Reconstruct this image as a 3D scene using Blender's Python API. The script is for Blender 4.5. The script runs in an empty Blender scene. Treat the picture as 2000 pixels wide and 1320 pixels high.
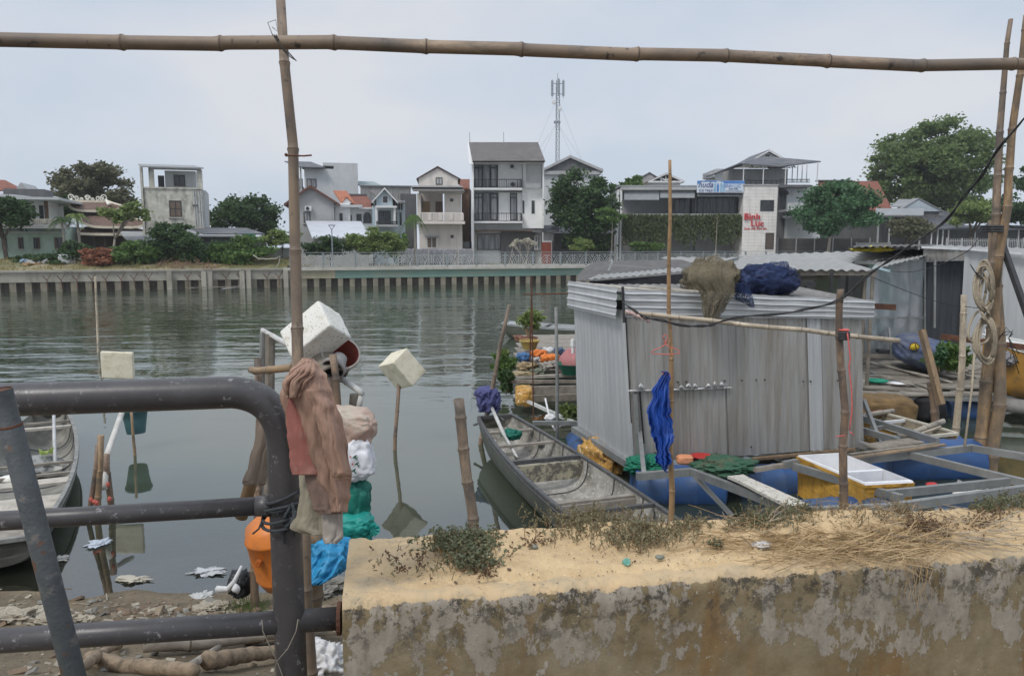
import bpy, bmesh, math, random
from mathutils import Vector, Matrix, Euler, noise
import numpy as np
R = math.radians
sc = bpy.context.scene
# ---------------- camera ----------------
F, CX, CY, CAMZ, PITCH, ROLL = 1500.0, 1000.0, 660.0, 3.05, R(6.84), 0.0
cam = bpy.data.cameras.new("camera"); camo = bpy.data.objects.new("camera", cam)
sc.collection.objects.link(camo); sc.camera = camo
camo.location = (0, 0, CAMZ); camo.rotation_euler = (R(90) - PITCH, 0, 0)
cam.lens = 27.0; cam.sensor_width = 36; cam.clip_start = 0.05; cam.clip_end = 3000
# ---------------- world / light ----------------
SUN_EL, SUN_AZ = R(52), R(-142)      # azimuth measured clockwise from +Y
w = bpy.data.worlds.new("World"); sc.world = w; w.use_nodes = True
nt = w.node_tree; nt.nodes.clear()
out = nt.nodes.new('ShaderNodeOutputWorld'); bg = nt.nodes.new('ShaderNodeBackground')
sky = nt.nodes.new('ShaderNodeTexSky'); sky.sky_type = 'NISHITA'; sky.sun_disc = False
sky.sun_elevation = SUN_EL; sky.sun_rotation = SUN_AZ; sky.altitude = 0; sky.air_density = 1.0; sky.dust_density = 2.0
bg.inputs['Strength'].default_value = 0.1
tc = nt.nodes.new('ShaderNodeTexCoord'); mp = nt.nodes.new('ShaderNodeMapping'); mp.inputs['Scale'].default_value = (1.0, 1.0, 2.6)
n1 = nt.nodes.new('ShaderNodeTexNoise'); n1.inputs['Scale'].default_value = 1.9; n1.inputs['Detail'].default_value = 5; n1.inputs['Roughness'].default_value = .5
cr = nt.nodes.new('ShaderNodeValToRGB')          # overcast: pale cloud sheet with thinner bluish places
cr.color_ramp.elements[0].position = .34; cr.color_ramp.elements[0].color = (5.0, 5.8, 6.95, 1)
cr.color_ramp.elements[1].position = .64; cr.color_ramp.elements[1].color = (6.95, 7.12, 7.55, 1)
e = cr.color_ramp.elements.new(.5); e.color = (5.95, 6.55, 7.45, 1)
mx = nt.nodes.new('ShaderNodeMixRGB'); mx.inputs[0].default_value = .93
nt.links.new(tc.outputs['Generated'], mp.inputs[0]); nt.links.new(mp.outputs[0], n1.inputs['Vector'])
nt.links.new(n1.outputs['Fac'], cr.inputs[0]); nt.links.new(sky.outputs[0], mx.inputs[1]); nt.links.new(cr.outputs[0], mx.inputs[2])
# overcast dome: brighter towards the zenith
sp = nt.nodes.new('ShaderNodeSeparateXYZ'); nt.links.new(tc.outputs['Generated'], sp.inputs[0])
zr = nt.nodes.new('ShaderNodeMapRange'); zr.inputs[1].default_value = .33; zr.inputs[2].default_value = .95; zr.inputs[3].default_value = .93; zr.inputs[4].default_value = 1.6; nt.links.new(sp.outputs['Z'], zr.inputs[0])
vm = nt.nodes.new('ShaderNodeVectorMath'); vm.operation = 'SCALE'; nt.links.new(mx.outputs[0], vm.inputs[0]); nt.links.new(zr.outputs[0], vm.inputs['Scale'])
nt.links.new(vm.outputs[0], bg.inputs['Color']); nt.links.new(bg.outputs[0], out.inputs[0])
sl = bpy.data.lights.new("sun", 'SUN'); sl.energy = 1.5; sl.angle = R(14); sl.color = (1, .96, .9)
so = bpy.data.objects.new("sun", sl); sc.collection.objects.link(so); so.location = (-20, -10, 40)
sd = Vector((math.sin(SUN_AZ) * math.cos(SUN_EL), math.cos(SUN_AZ) * math.cos(SUN_EL), math.sin(SUN_EL)))
so.rotation_euler = (-sd).to_track_quat('-Z', 'Y').to_euler()
sc.view_settings.view_transform = 'Standard'; sc.view_settings.look = 'None'
sc.view_settings.exposure = 0.2; sc.view_settings.gamma = 1.0; sc.view_settings.use_curve_mapping = False
sc.render.engine = 'CYCLES'
sc.cycles.max_bounces = 8; sc.cycles.transparent_max_bounces = 16

# ---------------- pixel -> world ----------------
_f = Vector((0, math.cos(PITCH), -math.sin(PITCH))); _u = Vector((0, math.sin(PITCH), math.cos(PITCH)))
def ray(px, py): return _f + _u * ((CY - py) / F) + Vector((1, 0, 0)) * ((px - CX) / F)
def PY(px, py, Y): d = ray(px, py); return Vector((0, 0, CAMZ)) + d * (Y / d.y)
def PZ(px, py, Z): d = ray(px, py); return Vector((0, 0, CAMZ)) + d * ((Z - CAMZ) / d.z)
def fz(py, Y): return PY(1000, py, Y).z
def fx(px, Y, py=450): return PY(px, py, Y).x

# ---------------- mesh helpers ----------------
C = sc.collection
rnd = random.Random(7)
class MB:
    def __init__(s): s.v = []; s.f = []; s.m = []
    def add(s, vs, fs, m=0):
        o = len(s.v); s.v += [tuple(p) for p in vs]; s.f += [tuple(i + o for i in f) for f in fs]; s.m += [m] * len(fs); return s
    def box(s, lo, hi, m=0):
        x0, y0, z0 = lo; x1, y1, z1 = hi
        if x0 > x1: x0, x1 = x1, x0
        if y0 > y1: y0, y1 = y1, y0
        if z0 > z1: z0, z1 = z1, z0
        v = [(x0,y0,z0),(x1,y0,z0),(x1,y1,z0),(x0,y1,z0),(x0,y0,z1),(x1,y0,z1),(x1,y1,z1),(x0,y1,z1)]
        return s.add(v, [(0,3,2,1),(4,5,6,7),(0,1,5,4),(1,2,6,5),(2,3,7,6),(3,0,4,7)], m)
    def obox(s, c, size, rot=None, m=0):
        rot = rot or Matrix.Identity(3); c = Vector(c); h = Vector(size) / 2
        v = [c + rot @ Vector((sx*h.x, sy*h.y, sz*h.z)) for sz in (-1,1) for sx, sy in ((-1,-1),(1,-1),(1,1),(-1,1))]
        return s.add(v, [(0,3,2,1),(4,5,6,7),(0,1,5,4),(1,2,6,5),(2,3,7,6),(3,0,4,7)], m)
    def beam(s, p0, p1, w_, h_, m=0, up=(0,0,1)):
        p0, p1 = Vector(p0), Vector(p1); d = (p1 - p0); L = d.length; d.normalize()
        u = Vector(up); 
        if abs(d.dot(u)) > .98: u = Vector((0,1,0))
        x = d.cross(u).normalized(); z = x.cross(d)
        rot = Matrix((x, d, z)).transposed()
        return s.obox((p0 + p1) / 2, (w_, L, h_), rot, m)
    def tube(s, pts, rad, n=8, m=0, cap=True):
        pts = [Vector(p) for p in pts]
        if not hasattr(rad, '__len__'): rad = [rad] * len(pts)
        d0 = (pts[1] - pts[0]).normalized(); a = Vector((0,0,1)) if abs(d0.z) < .9 else Vector((1,0,0))
        x = d0.cross(a).normalized(); vs = []
        for i, p in enumerate(pts):
            if i == 0: d = pts[1] - pts[0]
            elif i == len(pts) - 1: d = pts[-1] - pts[-2]
            else: d = (pts[i+1] - pts[i]).normalized() + (pts[i] - pts[i-1]).normalized()
            d.normalize(); x = (x - d * x.dot(d)).normalized(); y = d.cross(x)
            vs += [p + (x * math.cos(2*math.pi*k/n) + y * math.sin(2*math.pi*k/n)) * rad[i] for k in range(n)]
        fs = [(i*n+k, i*n+(k+1)%n, (i+1)*n+(k+1)%n, (i+1)*n+k) for i in range(len(pts)-1) for k in range(n)]
        if cap: fs += [tuple(range(n))[::-1], tuple(range((len(pts)-1)*n, len(pts)*n))]
        return s.add(vs, fs, m)
    def lathe(s, c, prof, n=20, m=0, rot=None):
        c = Vector(c); rot = rot or Matrix.Identity(3); vs = []
        for r_, z_ in prof: vs += [c + rot @ Vector((r_*math.cos(2*math.pi*k/n), r_*math.sin(2*math.pi*k/n), z_)) for k in range(n)]
        fs = [(i*n+k, i*n+(k+1)%n, (i+1)*n+(k+1)%n, (i+1)*n+k) for i in range(len(prof)-1) for k in range(n)]
        return s.add(vs, fs, m)
    def prism(s, poly, d, m=0):
        poly = [Vector(p) for p in poly]; d = Vector(d); n = len(poly)
        vs = poly + [p + d for p in poly]
        fs = [tuple(range(n)), tuple(range(n, 2*n))[::-1]] + [(i, i+n, (i+1)%n+n, (i+1)%n) for i in range(n)]
        return s.add(vs, fs, m)
    def grid(s, fn, nu, nv, m=0):
        vs = [fn(i/nu, j/nv) for j in range(nv+1) for i in range(nu+1)]
        fs = [(j*(nu+1)+i, j*(nu+1)+i+1, (j+1)*(nu+1)+i+1, (j+1)*(nu+1)+i) for j in range(nv) for i in range(nu)]
        return s.add(vs, fs, m)
    def build(s, name, mat, parent=None, smooth=False, solid=0, bevel=0, sub=0, origin=None):
        mats = mat if isinstance(mat, (list, tuple)) else [mat]
        a = np.array(s.v, dtype=float)
        if parent is not None: o0 = Vector(parent['_o'])
        elif origin is not None: o0 = Vector(origin)
        else: o0 = Vector(((a[:,0].min()+a[:,0].max())/2, (a[:,1].min()+a[:,1].max())/2, a[:,2].min()))
        a = a - np.array(o0)
        me = bpy.data.meshes.new(name); me.from_pydata(a.tolist(), [], s.f)
        for mm in mats: me.materials.append(mm)
        if len(mats) > 1: me.polygons.foreach_set('material_index', s.m)
        if smooth: me.polygons.foreach_set('use_smooth', [True]*len(me.polygons))
        me.update()
        bm = bmesh.new(); bm.from_mesh(me); bmesh.ops.recalc_face_normals(bm, faces=bm.faces[:]) if not getattr(s, 'leafy', False) else None
        bm.to_mesh(me); bm.free()
        o = bpy.data.objects.new(name, me); C.objects.link(o); o['_o'] = tuple(o0)
        if parent is not None:
            o.parent = parent
            if parent.get('_child'): pass
            o['_child'] = 1
            # children sit at the parent's origin, so geometry offsets match the root
        else: o.location = o0
        if solid: md = o.modifiers.new('solid', 'SOLIDIFY'); md.thickness = solid; md.offset = 0
        if bevel: md = o.modifiers.new('bevel', 'BEVEL'); md.width = bevel; md.segments = 2; md.limit_method = 'ANGLE'; md.angle_limit = R(40)
        if sub: md = o.modifiers.new('sub', 'SUBSURF'); md.levels = sub; md.render_levels = sub
        if smooth == 2: pass
        return o
def tag(o, label=None, cat=None, group=None, kind=None):
    if label: o['label'] = label
    if cat: o['category'] = cat
    if group: o['group'] = group
    if kind: o['kind'] = kind
    return o
def thing(name, label, cat, loc, group=None):
    o = bpy.data.objects.new(name, None); C.objects.link(o); o.location = loc; o['_o'] = tuple(loc); o.empty_display_size = .2
    return tag(o, label, cat, group)
def V(*a): return Vector(a)
def lerp(a, b, t): return a + (b - a) * t
def fbm(p, o=3): return noise.fractal(Vector(p), .9, 2.0, o)
def copy_tree(o, parent=None):
    c = o.copy(); C.objects.link(c)
    if parent is not None: c.parent = parent
    for ch in [x for x in o.children]: copy_tree(ch, c)
    return c

# ---------------- materials ----------------
def rgb(*c): return (c[0], c[1], c[2], 1)
def newmat(name):
    m = bpy.data.materials.new(name); m.use_nodes = True; nt = m.node_tree; b = nt.nodes['Principled BSDF']; return m, nt, b
def nd(nt, t, **kw):
    n = nt.nodes.new(t)
    for k, v in kw.items():
        if k.startswith('i_'):
            n.inputs[k[2:].replace('_', ' ')].default_value = v
        else: setattr(n, k, v)
    return n
def ntex(nt, scale, detail=5, rough=.6, stretch=(1,1,1), vec=None, loc=(0,0,0)):
    if vec is None:
        t = nd(nt, 'ShaderNodeTexCoord'); vec = t.outputs['Object']
    mp = nd(nt, 'ShaderNodeMapping'); mp.inputs['Scale'].default_value = stretch; mp.inputs['Location'].default_value = loc
    nt.links.new(vec, mp.inputs[0])
    n = nd(nt, 'ShaderNodeTexNoise'); n.inputs['Scale'].default_value = scale; n.inputs['Detail'].default_value = detail; n.inputs['Roughness'].default_value = rough
    nt.links.new(mp.outputs[0], n.inputs['Vector']); return n.outputs['Fac']
def ramp(nt, fac, a, b, ca=(0,0,0,1), cb=(1,1,1,1)):
    r = nd(nt, 'ShaderNodeValToRGB'); r.color_ramp.elements[0].position = a; r.color_ramp.elements[1].position = b
    r.color_ramp.elements[0].color = ca; r.color_ramp.elements[1].color = cb; nt.links.new(fac, r.inputs[0]); return r.outputs[0]
def mixc(nt, fac, a, b, mode='MIX'):
    m = nd(nt, 'ShaderNodeMixRGB'); m.blend_type = mode
    for i, x in ((0, fac), (1, a), (2, b)):
        if isinstance(x, (float, int, tuple)): m.inputs[i].default_value = x
        else: nt.links.new(x, m.inputs[i])
    return m.outputs[0]
def bumpn(nt, h, strength, dist, nrm=None):
    b = nd(nt, 'ShaderNodeBump'); b.inputs['Strength'].default_value = strength; b.inputs['Distance'].default_value = dist
    nt.links.new(h, b.inputs['Height'])
    if nrm is not None: nt.links.new(nrm, b.inputs['Normal'])
    return b.outputs[0]
_mc = {}
def M(name, c1, c2=None, scale=4, rough=.8, bump=.3, bscale=None, bdist=.01, metal=0, lo=.35, hi=.65,
      stretch=(1,1,1), stain=None, sscale=1.2, slo=.5, shi=.7, sstretch=(1,1,1), spec=.4, speck=None, spk=60):
    if name in _mc: return _mc[name]
    m, nt, b = newmat(name); c2 = c2 or tuple(x*.75 for x in c1)
    col = mixc(nt, ramp(nt, ntex(nt, scale, 6, .65, stretch), lo, hi), rgb(*c1), rgb(*c2))
    if stain: col = mixc(nt, ramp(nt, ntex(nt, sscale, 7, .7, sstretch, loc=(3,7,1)), slo, shi), col, rgb(*stain))
    if speck: col = mixc(nt, ramp(nt, ntex(nt, spk, 2, .5, loc=(9,2,5)), .62, .68), col, rgb(*speck))
    nt.links.new(col, b.inputs['Base Color']); b.inputs['Roughness'].default_value = rough; b.inputs['Metallic'].default_value = metal
    b.inputs['Specular IOR Level'].default_value = spec
    if bump: nt.links.new(bumpn(nt, ntex(nt, bscale or scale*6, 6, .65, stretch), bump, bdist), b.inputs['Normal'])
    _mc[name] = m; return m
def leafmat(name, c1, c2, trans=.35):
    if name in _mc: return _mc[name]
    m, nt, b = newmat(name)
    g = nd(nt, 'ShaderNodeNewGeometry')
    n = ntex(nt, .8, 4, .6)
    f = nd(nt, 'ShaderNodeMath', operation='MULTIPLY_ADD'); f.inputs[1].default_value = .7; nt.links.new(g.outputs['Random Per Island'], f.inputs[0])
    s2 = nd(nt, 'ShaderNodeMath', operation='MULTIPLY_ADD'); s2.inputs[1].default_value = .9; s2.inputs[2].default_value = -.25; nt.links.new(n, s2.inputs[0])
    nt.links.new(s2.outputs[0], f.inputs[2])
    col = mixc(nt, f.outputs[0], rgb(*c1), rgb(*c2))
    nt.links.new(col, b.inputs['Base Color']); b.inputs['Roughness'].default_value = .6; b.inputs['Specular IOR Level'].default_value = .25
    t = nd(nt, 'ShaderNodeBsdfTranslucent'); nt.links.new(col, t.inputs[0])
    mxs = nd(nt, 'ShaderNodeMixShader'); mxs.inputs[0].default_value = trans
    nt.links.new(b.outputs[0], mxs.inputs[1]); nt.links.new(t.outputs[0], mxs.inputs[2])
    nt.links.new(mxs.outputs[0], nt.nodes['Material Output'].inputs[0]); _mc[name] = m; return m

# tin sheets, tiles, timber ...
TIN = M('tin', (.44,.43,.41), (.34,.335,.32), 1.2, .5, .25, 30, .002, metal=.5, stain=(.19,.155,.115), sscale=1.0, slo=.46, shi=.8, stretch=(2,2,.25), sstretch=(5,5,.35))
TINL = M('tin_light', (.53,.54,.54), (.44,.45,.455), 1.5, .5, .25, 30, .002, metal=.4, stain=(.28,.27,.25), slo=.58, shi=.95, stretch=(3,3,.3), sstretch=(7,7,.4))
TINR = M('tin_roof', (.33,.33,.32), (.26,.26,.25), 2, .6, .3, 30, .003, metal=.2, stain=(.3,.27,.23), sscale=1.6, slo=.52, shi=.85)
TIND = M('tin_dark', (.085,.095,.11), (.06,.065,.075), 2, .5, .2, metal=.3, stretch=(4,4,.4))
RUST = M('rust', (.16,.07,.04), (.07,.035,.025), 8, .9, .5)
STEEL = M('galvanised', (.34,.345,.335), (.24,.245,.24), 5, .45, .2, metal=.5, stain=(.15,.12,.1), sscale=4, slo=.6, shi=.9)
WOOD = M('old_wood', (.27,.24,.20), (.15,.13,.105), 6, .9, .6, 30, .006, stretch=(1,1,1), stain=(.08,.07,.06), sscale=2.5)
WOODB = M('brown_wood', (.22,.15,.09), (.12,.08,.05), 8, .85, .5, 40, .004)
DARK = M('dark_void', (.02,.02,.022), (.012,.012,.014), 3, .9, .1)
BLACKM = M('black_metal', (.03,.03,.033), (.05,.05,.05), 5, .5, .1)
DRUM = M('blue_plastic', (.022,.07,.19), (.035,.10,.27), 2, .45, .1, stain=(.07,.085,.10), sscale=3, slo=.48, shi=.8, sstretch=(.5,1,1))
def bamboo_mat(name, a, b2, st):
    m, nt, b = newmat(name)
    n = ntex(nt, 14, 5, .6, (1,1,.06)); n2 = ntex(nt, 3, 5, .7, (1,1,.8), loc=(4,1,9)); n3 = ntex(nt, 40, 3, .6, loc=(1,8,3))
    col = mixc(nt, ramp(nt, n, .35, .68), rgb(*a), rgb(*b2)); col = mixc(nt, ramp(nt, n2, .44, .64), col, rgb(*st)); col = mixc(nt, ramp(nt, ntex(nt, 9, 7, .75, (1,1,.25), loc=(7,3,2)), .56, .68), col, rgb(*[x*1.35 for x in a]))
    col = mixc(nt, ramp(nt, n3, .62, .72), col, rgb(*[x*.5 for x in st]))
    nt.links.new(col, b.inputs['Base Color']); b.inputs['Roughness'].default_value = .6
    nt.links.new(bumpn(nt, n, .5, .003, bumpn(nt, n3, .4, .0015)), b.inputs['Normal']); _mc[name] = m; return m
BAM = bamboo_mat('bamboo', (.27,.20,.14), (.17,.125,.09), (.12,.10,.085))
BAMD = bamboo_mat('bamboo_dark', (.22,.15,.10), (.13,.085,.055), (.09,.075,.065))
BAML = bamboo_mat('bamboo_light', (.52,.44,.33), (.38,.30,.21), (.26,.22,.17))
BAMO = bamboo_mat('bamboo_ochre', (.30,.20,.11), (.21,.145,.085), (.14,.11,.08))
BAMG = bamboo_mat('bamboo_golden', (.40,.25,.12), (.28,.17,.08), (.2,.13,.07))
NODE = M('bamboo_node', (.17,.13,.10), (.09,.07,.055), 30, .8, .3)
def bamboo(name, p0, p1, r0, r1, mat, label=None, cat='pole', seg=.32, group=None, bend=0, parent=None, hollow=False, n=12, seed=1):
    p0, p1 = Vector(p0), Vector(p1); d = p1 - p0; L = d.length; q = Vector((0,0,1)).rotation_difference(d.normalized())
    rr = random.Random(seed); mb = MB(); z = 0; prof = []
    def rad(z): return r0 + (r1 - r0) * z / L
    zs = []; z = rr.uniform(.2, .9) * seg
    while z < L - seg*.25: zs.append(z); z += seg * rr.uniform(.85, 1.15)
    pts = [(0, rad(0), 0)]
    for z in zs:
        r = rad(z); w_ = max(r*.5, .004)
        pts += [(z-w_*2.2, r*1.0, 0), (z-w_, r*1.05, 0), (z-w_*.25, r*1.15, 1), (z+w_*.25, r*1.12, 1), (z+w_*.7, r*.99, 0), (z+w_*2.2, r*.97, 0)]
    pts.append((L, rad(L), 0)); pts = [p for i, p in enumerate(pts) if i == 0 or p[0] > pts[i-1][0]]
    pts = [p for p in pts if 0 <= p[0] <= L]
    ang = rr.uniform(0, 6.28); kinks = {}
    k = 0; kx = ky = 0
    vs = []
    for i, (z, r, mm) in enumerate(pts):
        b_ = bend * 4 * (z/L) * (1 - z/L)
        wx = fbm((z*1.3/seg*.3, seed*3.1, 0)) * r0 * .9; wy = fbm((z*1.3/seg*.3, seed*7.7, 5)) * r0 * .9
        vs += [(b_*math.cos(ang)+wx+r*math.cos(2*math.pi*k/n), b_*math.sin(ang)+wy+r*math.sin(2*math.pi*k/n), z) for k in range(n)]
    N = len(pts); fs = []; ms = []
    for i in range(N-1):
        for k in range(n):
            fs.append((i*n+k, i*n+(k+1)%n, (i+1)*n+(k+1)%n, (i+1)*n+k)); ms.append(1 if pts[i][2] and pts[i+1][2] else 0)
    fs.append(tuple(range(n))[::-1]); ms.append(0)
    if hollow:
        o = len(vs); rt = rad(L)
        for zz in (L, L-.12): vs += [(wx+rt*.72*math.cos(2*math.pi*k/n), wy+rt*.72*math.sin(2*math.pi*k/n), zz) for k in range(n)]
        for k in range(n):
            fs.append(((N-1)*n+k, (N-1)*n+(k+1)%n, o+(k+1)%n, o+k)); ms.append(0)
            fs.append((o+k, o+(k+1)%n, o+n+(k+1)%n, o+n+k)); ms.append(1)
        fs.append(tuple(range(o+n, o+2*n))); ms.append(1)
    else: fs.append(tuple(range((N-1)*n, N*n))); ms.append(0)
    me = bpy.data.meshes.new(name); me.from_pydata(vs, [], fs); me.materials.append(mat); me.materials.append(NODE)
    me.polygons.foreach_set('material_index', ms); me.polygons.foreach_set('use_smooth', [len(f) == 4 for f in fs]); me.update()
    o = bpy.data.objects.new(name, me); C.objects.link(o)
    o.rotation_euler = q.to_euler(); 
    if parent is not None: o.parent = parent; o.location = p0 - Vector(parent['_o'])
    else: o.location = p0
    if label: tag(o, label, cat, group)
    return o
# ribbed sheet between two vertical lines (real ribs)
def ribbed(mb, a, b, za0, za1, zb0=None, zb1=None, pitch=.18, depth=.02, kind='trap', m=0, zig=0):
    """wall sheet from point a to b (x,y), z from za0..za1 at a and zb0..zb1 at b, ribs vertical"""
    zb0 = za0 if zb0 is None else zb0; zb1 = za1 if zb1 is None else zb1
    a, b = Vector((a[0], a[1], 0)), Vector((b[0], b[1], 0)); d = b - a; L = d.length; d.normalize(); nrm = Vector((d.y, -d.x, 0))
    if kind == 'trap': pr = [(0,0),(.62,0),(.70,1),(.78,1),(.80,.4),(.88,.4),(.92,0)]
    else: pr = [(k/8, .5-.5*math.cos(2*math.pi*k/8)) for k in range(8)]
    xs = []; k = 0
    while k*pitch < L: xs += [((k+u)*pitch, h) for u, h in pr if (k+u)*pitch < L]; k += 1
    xs.append((L, 0)); vs = []; 
    for x, h in xs:
        t = x/L; z0 = lerp(za0, zb0, t) + (zig*noise.noise(Vector((x*3, za0, 1))) if zig else 0); z1 = lerp(za1, zb1, t)
        p = a + d*x + nrm*(h*depth); vs += [(p.x, p.y, z0), (p.x, p.y, z1)]
    mb.add(vs, [(2*i, 2*i+2, 2*i+3, 2*i+1) for i in range(len(xs)-1)], m)
# corrugated sheet spanning 4 corners, ribs running from edge(a-b) to edge(d-c)
def corr(mb, a, b, c, d, pitch=.12, depth=.02, m=0, rough=0, seed=0, kind='sin', nv=6, skirt=0):
    a, b, c, d = map(Vector, (a, b, c, d)); L = (b - a).length; n = max(2, int(L/pitch)); nrm = (b-a).cross(d-a).normalized()
    N = n*8
    def fn(u, v):
        p = lerp(lerp(a, b, u), lerp(d, c, u), v)
        h = .5-.5*math.cos(2*math.pi*n*u) if kind == 'sin' else (1 if (n*u) % 1 > .72 and (n*u) % 1 < .9 else 0)
        return p + nrm*(h*depth + rough*fbm((p.x*1.5+seed, p.y*1.5, p.z*1.5)))
    mb.grid(fn, N, nv, m)
# hanging cloth from rows of (py, pxL, pxR, dY)
def drape(name, rows, Y, mat, parent=None, folds=5, amp=.02, bulge=.05, nu=40, sub=6, seed=1, solid=.004, hem=0, edge=0, crease=.8, slant=1.2):
    mb = MB(); R_ = len(rows) - 1; nv = R_*sub
    def fn(u, v):
        t = v*R_; i = min(int(t), R_-1); f = t - i; f2 = f*f*(3-2*f)
        a, b = rows[i], rows[i+1]
        py = lerp(a[0], b[0], f); l = lerp(a[1], b[1], f2); r_ = lerp(a[2], b[2], f2); dy = lerp(a[3], b[3], f2)
        if hem and v > .8: py += hem*math.sin(u*9+seed)*(v-.8)/.2
        l += edge*noise.noise(Vector((v*9, 1, seed)))+edge*.5*noise.noise(Vector((v*23, 1, seed))); r_ += edge*noise.noise(Vector((v*8, 5, seed)))+edge*.5*noise.noise(Vector((v*21, 5, seed)))
        wx = (r_-l)
        ph = u*folds*2*math.pi + v*slant + .8*noise.noise(Vector((u*3, v*1.6, seed))) + seed
        yy = Y + dy - bulge*math.sin(math.pi*u) + amp*(1-2*abs(math.sin(ph/2+.6*noise.noise(Vector((u*2,v*3,seed)))))**.75) * (.12+.88*v) + amp*.35*fbm((u*3, v*4, seed*2.3), 3) + amp*crease*(abs(noise.noise(Vector((u*5+v*slant*2, v*2.6-u*.8, seed))))*2.2-.5) + amp*crease*.5*abs(noise.noise(Vector((u*11-v*slant*2.5, v*5, seed+7))))
        px = l + wx*(u + .03*math.sin(ph*1.0+1))
        return PY(px, py, yy)
    mb.grid(fn, nu, nv); o = mb.build(name, mat, parent, smooth=True, solid=solid); return o
def blob(mb, c, rx, ry, rz, amp=.15, freq=2.0, seed=0, sub=4, power=1.0, crease=0, m=0, rot=None):
    bm = bmesh.new(); bmesh.ops.create_icosphere(bm, subdivisions=sub, radius=1)
    c = Vector(c); vs = []
    for v in bm.verts:
        p = v.co.copy()
        if power != 1.0: p = Vector([math.copysign(abs(t)**power, t) for t in p])
        k = 1 + amp*fbm(p*freq + Vector((seed*1.7, seed*.3, seed)), 4)
        if crease: k -= crease*abs(noise.noise(p*freq*2.2 + Vector((seed, 3, 1))))
        q = Vector((p.x*rx*k, p.y*ry*k, p.z*rz*k))
        if rot: q = rot @ q
        vs.append(c + q)
    mb.add(vs, [tuple(v.index for v in f.verts) for f in bm.faces], m); bm.free(); return mb
# ================= SETTING =================
# quay line (front edge of far bank), X -> Y
QP = [(-140, 30), (-70, 40.5), (-34.2, 50.6), (-16.7, 57.0), (4.2, 63.5), (33.4, 76.0), (70, 97), (140, 150)]
def qY(x):
    for (a, b), (c, d) in zip(QP, QP[1:]):
        if a <= x <= c: return b + (d-b)*(x-a)/(c-a)
    return QP[-1][1]
ZB = 1.38     # far bank level
# water
def water_mat():
    m, nt, b = newmat('river_water')
    t = nd(nt, 'ShaderNodeTexCoord'); ob = t.outputs['Object']
    sep = nd(nt, 'ShaderNodeSeparateXYZ'); nt.links.new(ob, sep.inputs[0])
    h1 = ntex(nt, .95, 3, .5, (.42, 1.2, 1), ob)            # ripples, crests across the view
    h2 = ntex(nt, .55, 2, .4, (.5, 1.3, 1), ob, (5,2,0)); h3 = ntex(nt, 4, 2, .5, (.5, 1.2, 1), ob, (1,9,0))
    patch = ntex(nt, .07, 3, .5, (.7, 1.4, 1), ob, (2.3,4,0))
    zone = nd(nt, 'ShaderNodeMapRange'); zone.inputs[1].default_value = 12.5; zone.inputs[2].default_value = 20; nt.links.new(sep.outputs['Y'], zone.inputs[0]); zone.interpolation_type = 'SMOOTHSTEP'
    pr = nd(nt, 'ShaderNodeMapRange'); pr.inputs[1].default_value = .3; pr.inputs[2].default_value = .68; pr.inputs[3].default_value = .3; pr.inputs[4].default_value = 1.5; nt.links.new(patch, pr.inputs[0])
    mul = nd(nt, 'ShaderNodeMath', operation='MULTIPLY'); nt.links.new(zone.outputs[0], mul.inputs[0]); nt.links.new(pr.outputs[0], mul.inputs[1])
    am = nd(nt, 'ShaderNodeMath', operation='MULTIPLY_ADD'); am.inputs[1].default_value = .62; am.inputs[2].default_value = .042; nt.links.new(mul.outputs[0], am.inputs[0])
    s = nd(nt, 'ShaderNodeMath', operation='MULTIPLY_ADD'); s.inputs[1].default_value = .6; nt.links.new(h2, s.inputs[0]); nt.links.new(h1, s.inputs[2])
    s2 = nd(nt, 'ShaderNodeMath', operation='MULTIPLY_ADD'); s2.inputs[1].default_value = .12; nt.links.new(h3, s2.inputs[0]); nt.links.new(s.outputs[0], s2.inputs[2])
    hh = nd(nt, 'ShaderNodeMath', operation='MULTIPLY'); nt.links.new(s2.outputs[0], hh.inputs[0]); nt.links.new(am.outputs[0], hh.inputs[1])
    bp = bumpn(nt, hh.outputs[0], 1.0, .085)
    fr = nd(nt, 'ShaderNodeFresnel'); fr.inputs['IOR'].default_value = 2.7; nt.links.new(bp, fr.inputs['Normal'])
    gl = nd(nt, 'ShaderNodeBsdfGlossy'); gl.inputs['Roughness'].default_value = .025; gl.inputs['Color'].default_value = (.93,.95,.95,1); nt.links.new(bp, gl.inputs['Normal'])
    df = nd(nt, 'ShaderNodeBsdfDiffuse'); df.inputs['Color'].default_value = (.052,.064,.042,1)
    tr = nd(nt, 'ShaderNodeBsdfTransparent'); tr.inputs['Color'].default_value = (.74,.70,.56,1)
    dep = nd(nt, 'ShaderNodeMapRange'); dep.inputs[1].default_value = 6.2; dep.inputs[2].default_value = 9.8; nt.links.new(sep.outputs['Y'], dep.inputs[0])   # murkier where deeper
    mu = nd(nt, 'ShaderNodeMixShader'); nt.links.new(dep.outputs[0], mu.inputs[0]); nt.links.new(tr.outputs[0], mu.inputs[1]); nt.links.new(df.outputs[0], mu.inputs[2])
    mm = nd(nt, 'ShaderNodeMixShader'); nt.links.new(fr.outputs[0], mm.inputs[0]); nt.links.new(mu.outputs[0], mm.inputs[1]); nt.links.new(gl.outputs[0], mm.inputs[2])
    nt.links.new(mm.outputs[0], nt.nodes['Material Output'].inputs[0]); return m
mb = MB(); mb.add([(-200,2,0),(200,2,0),(200,170,0),(-200,170,0)], [(0,1,2,3)])
tag(mb.build('water', water_mat(), origin=(0,0,0)), kind='structure')
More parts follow.
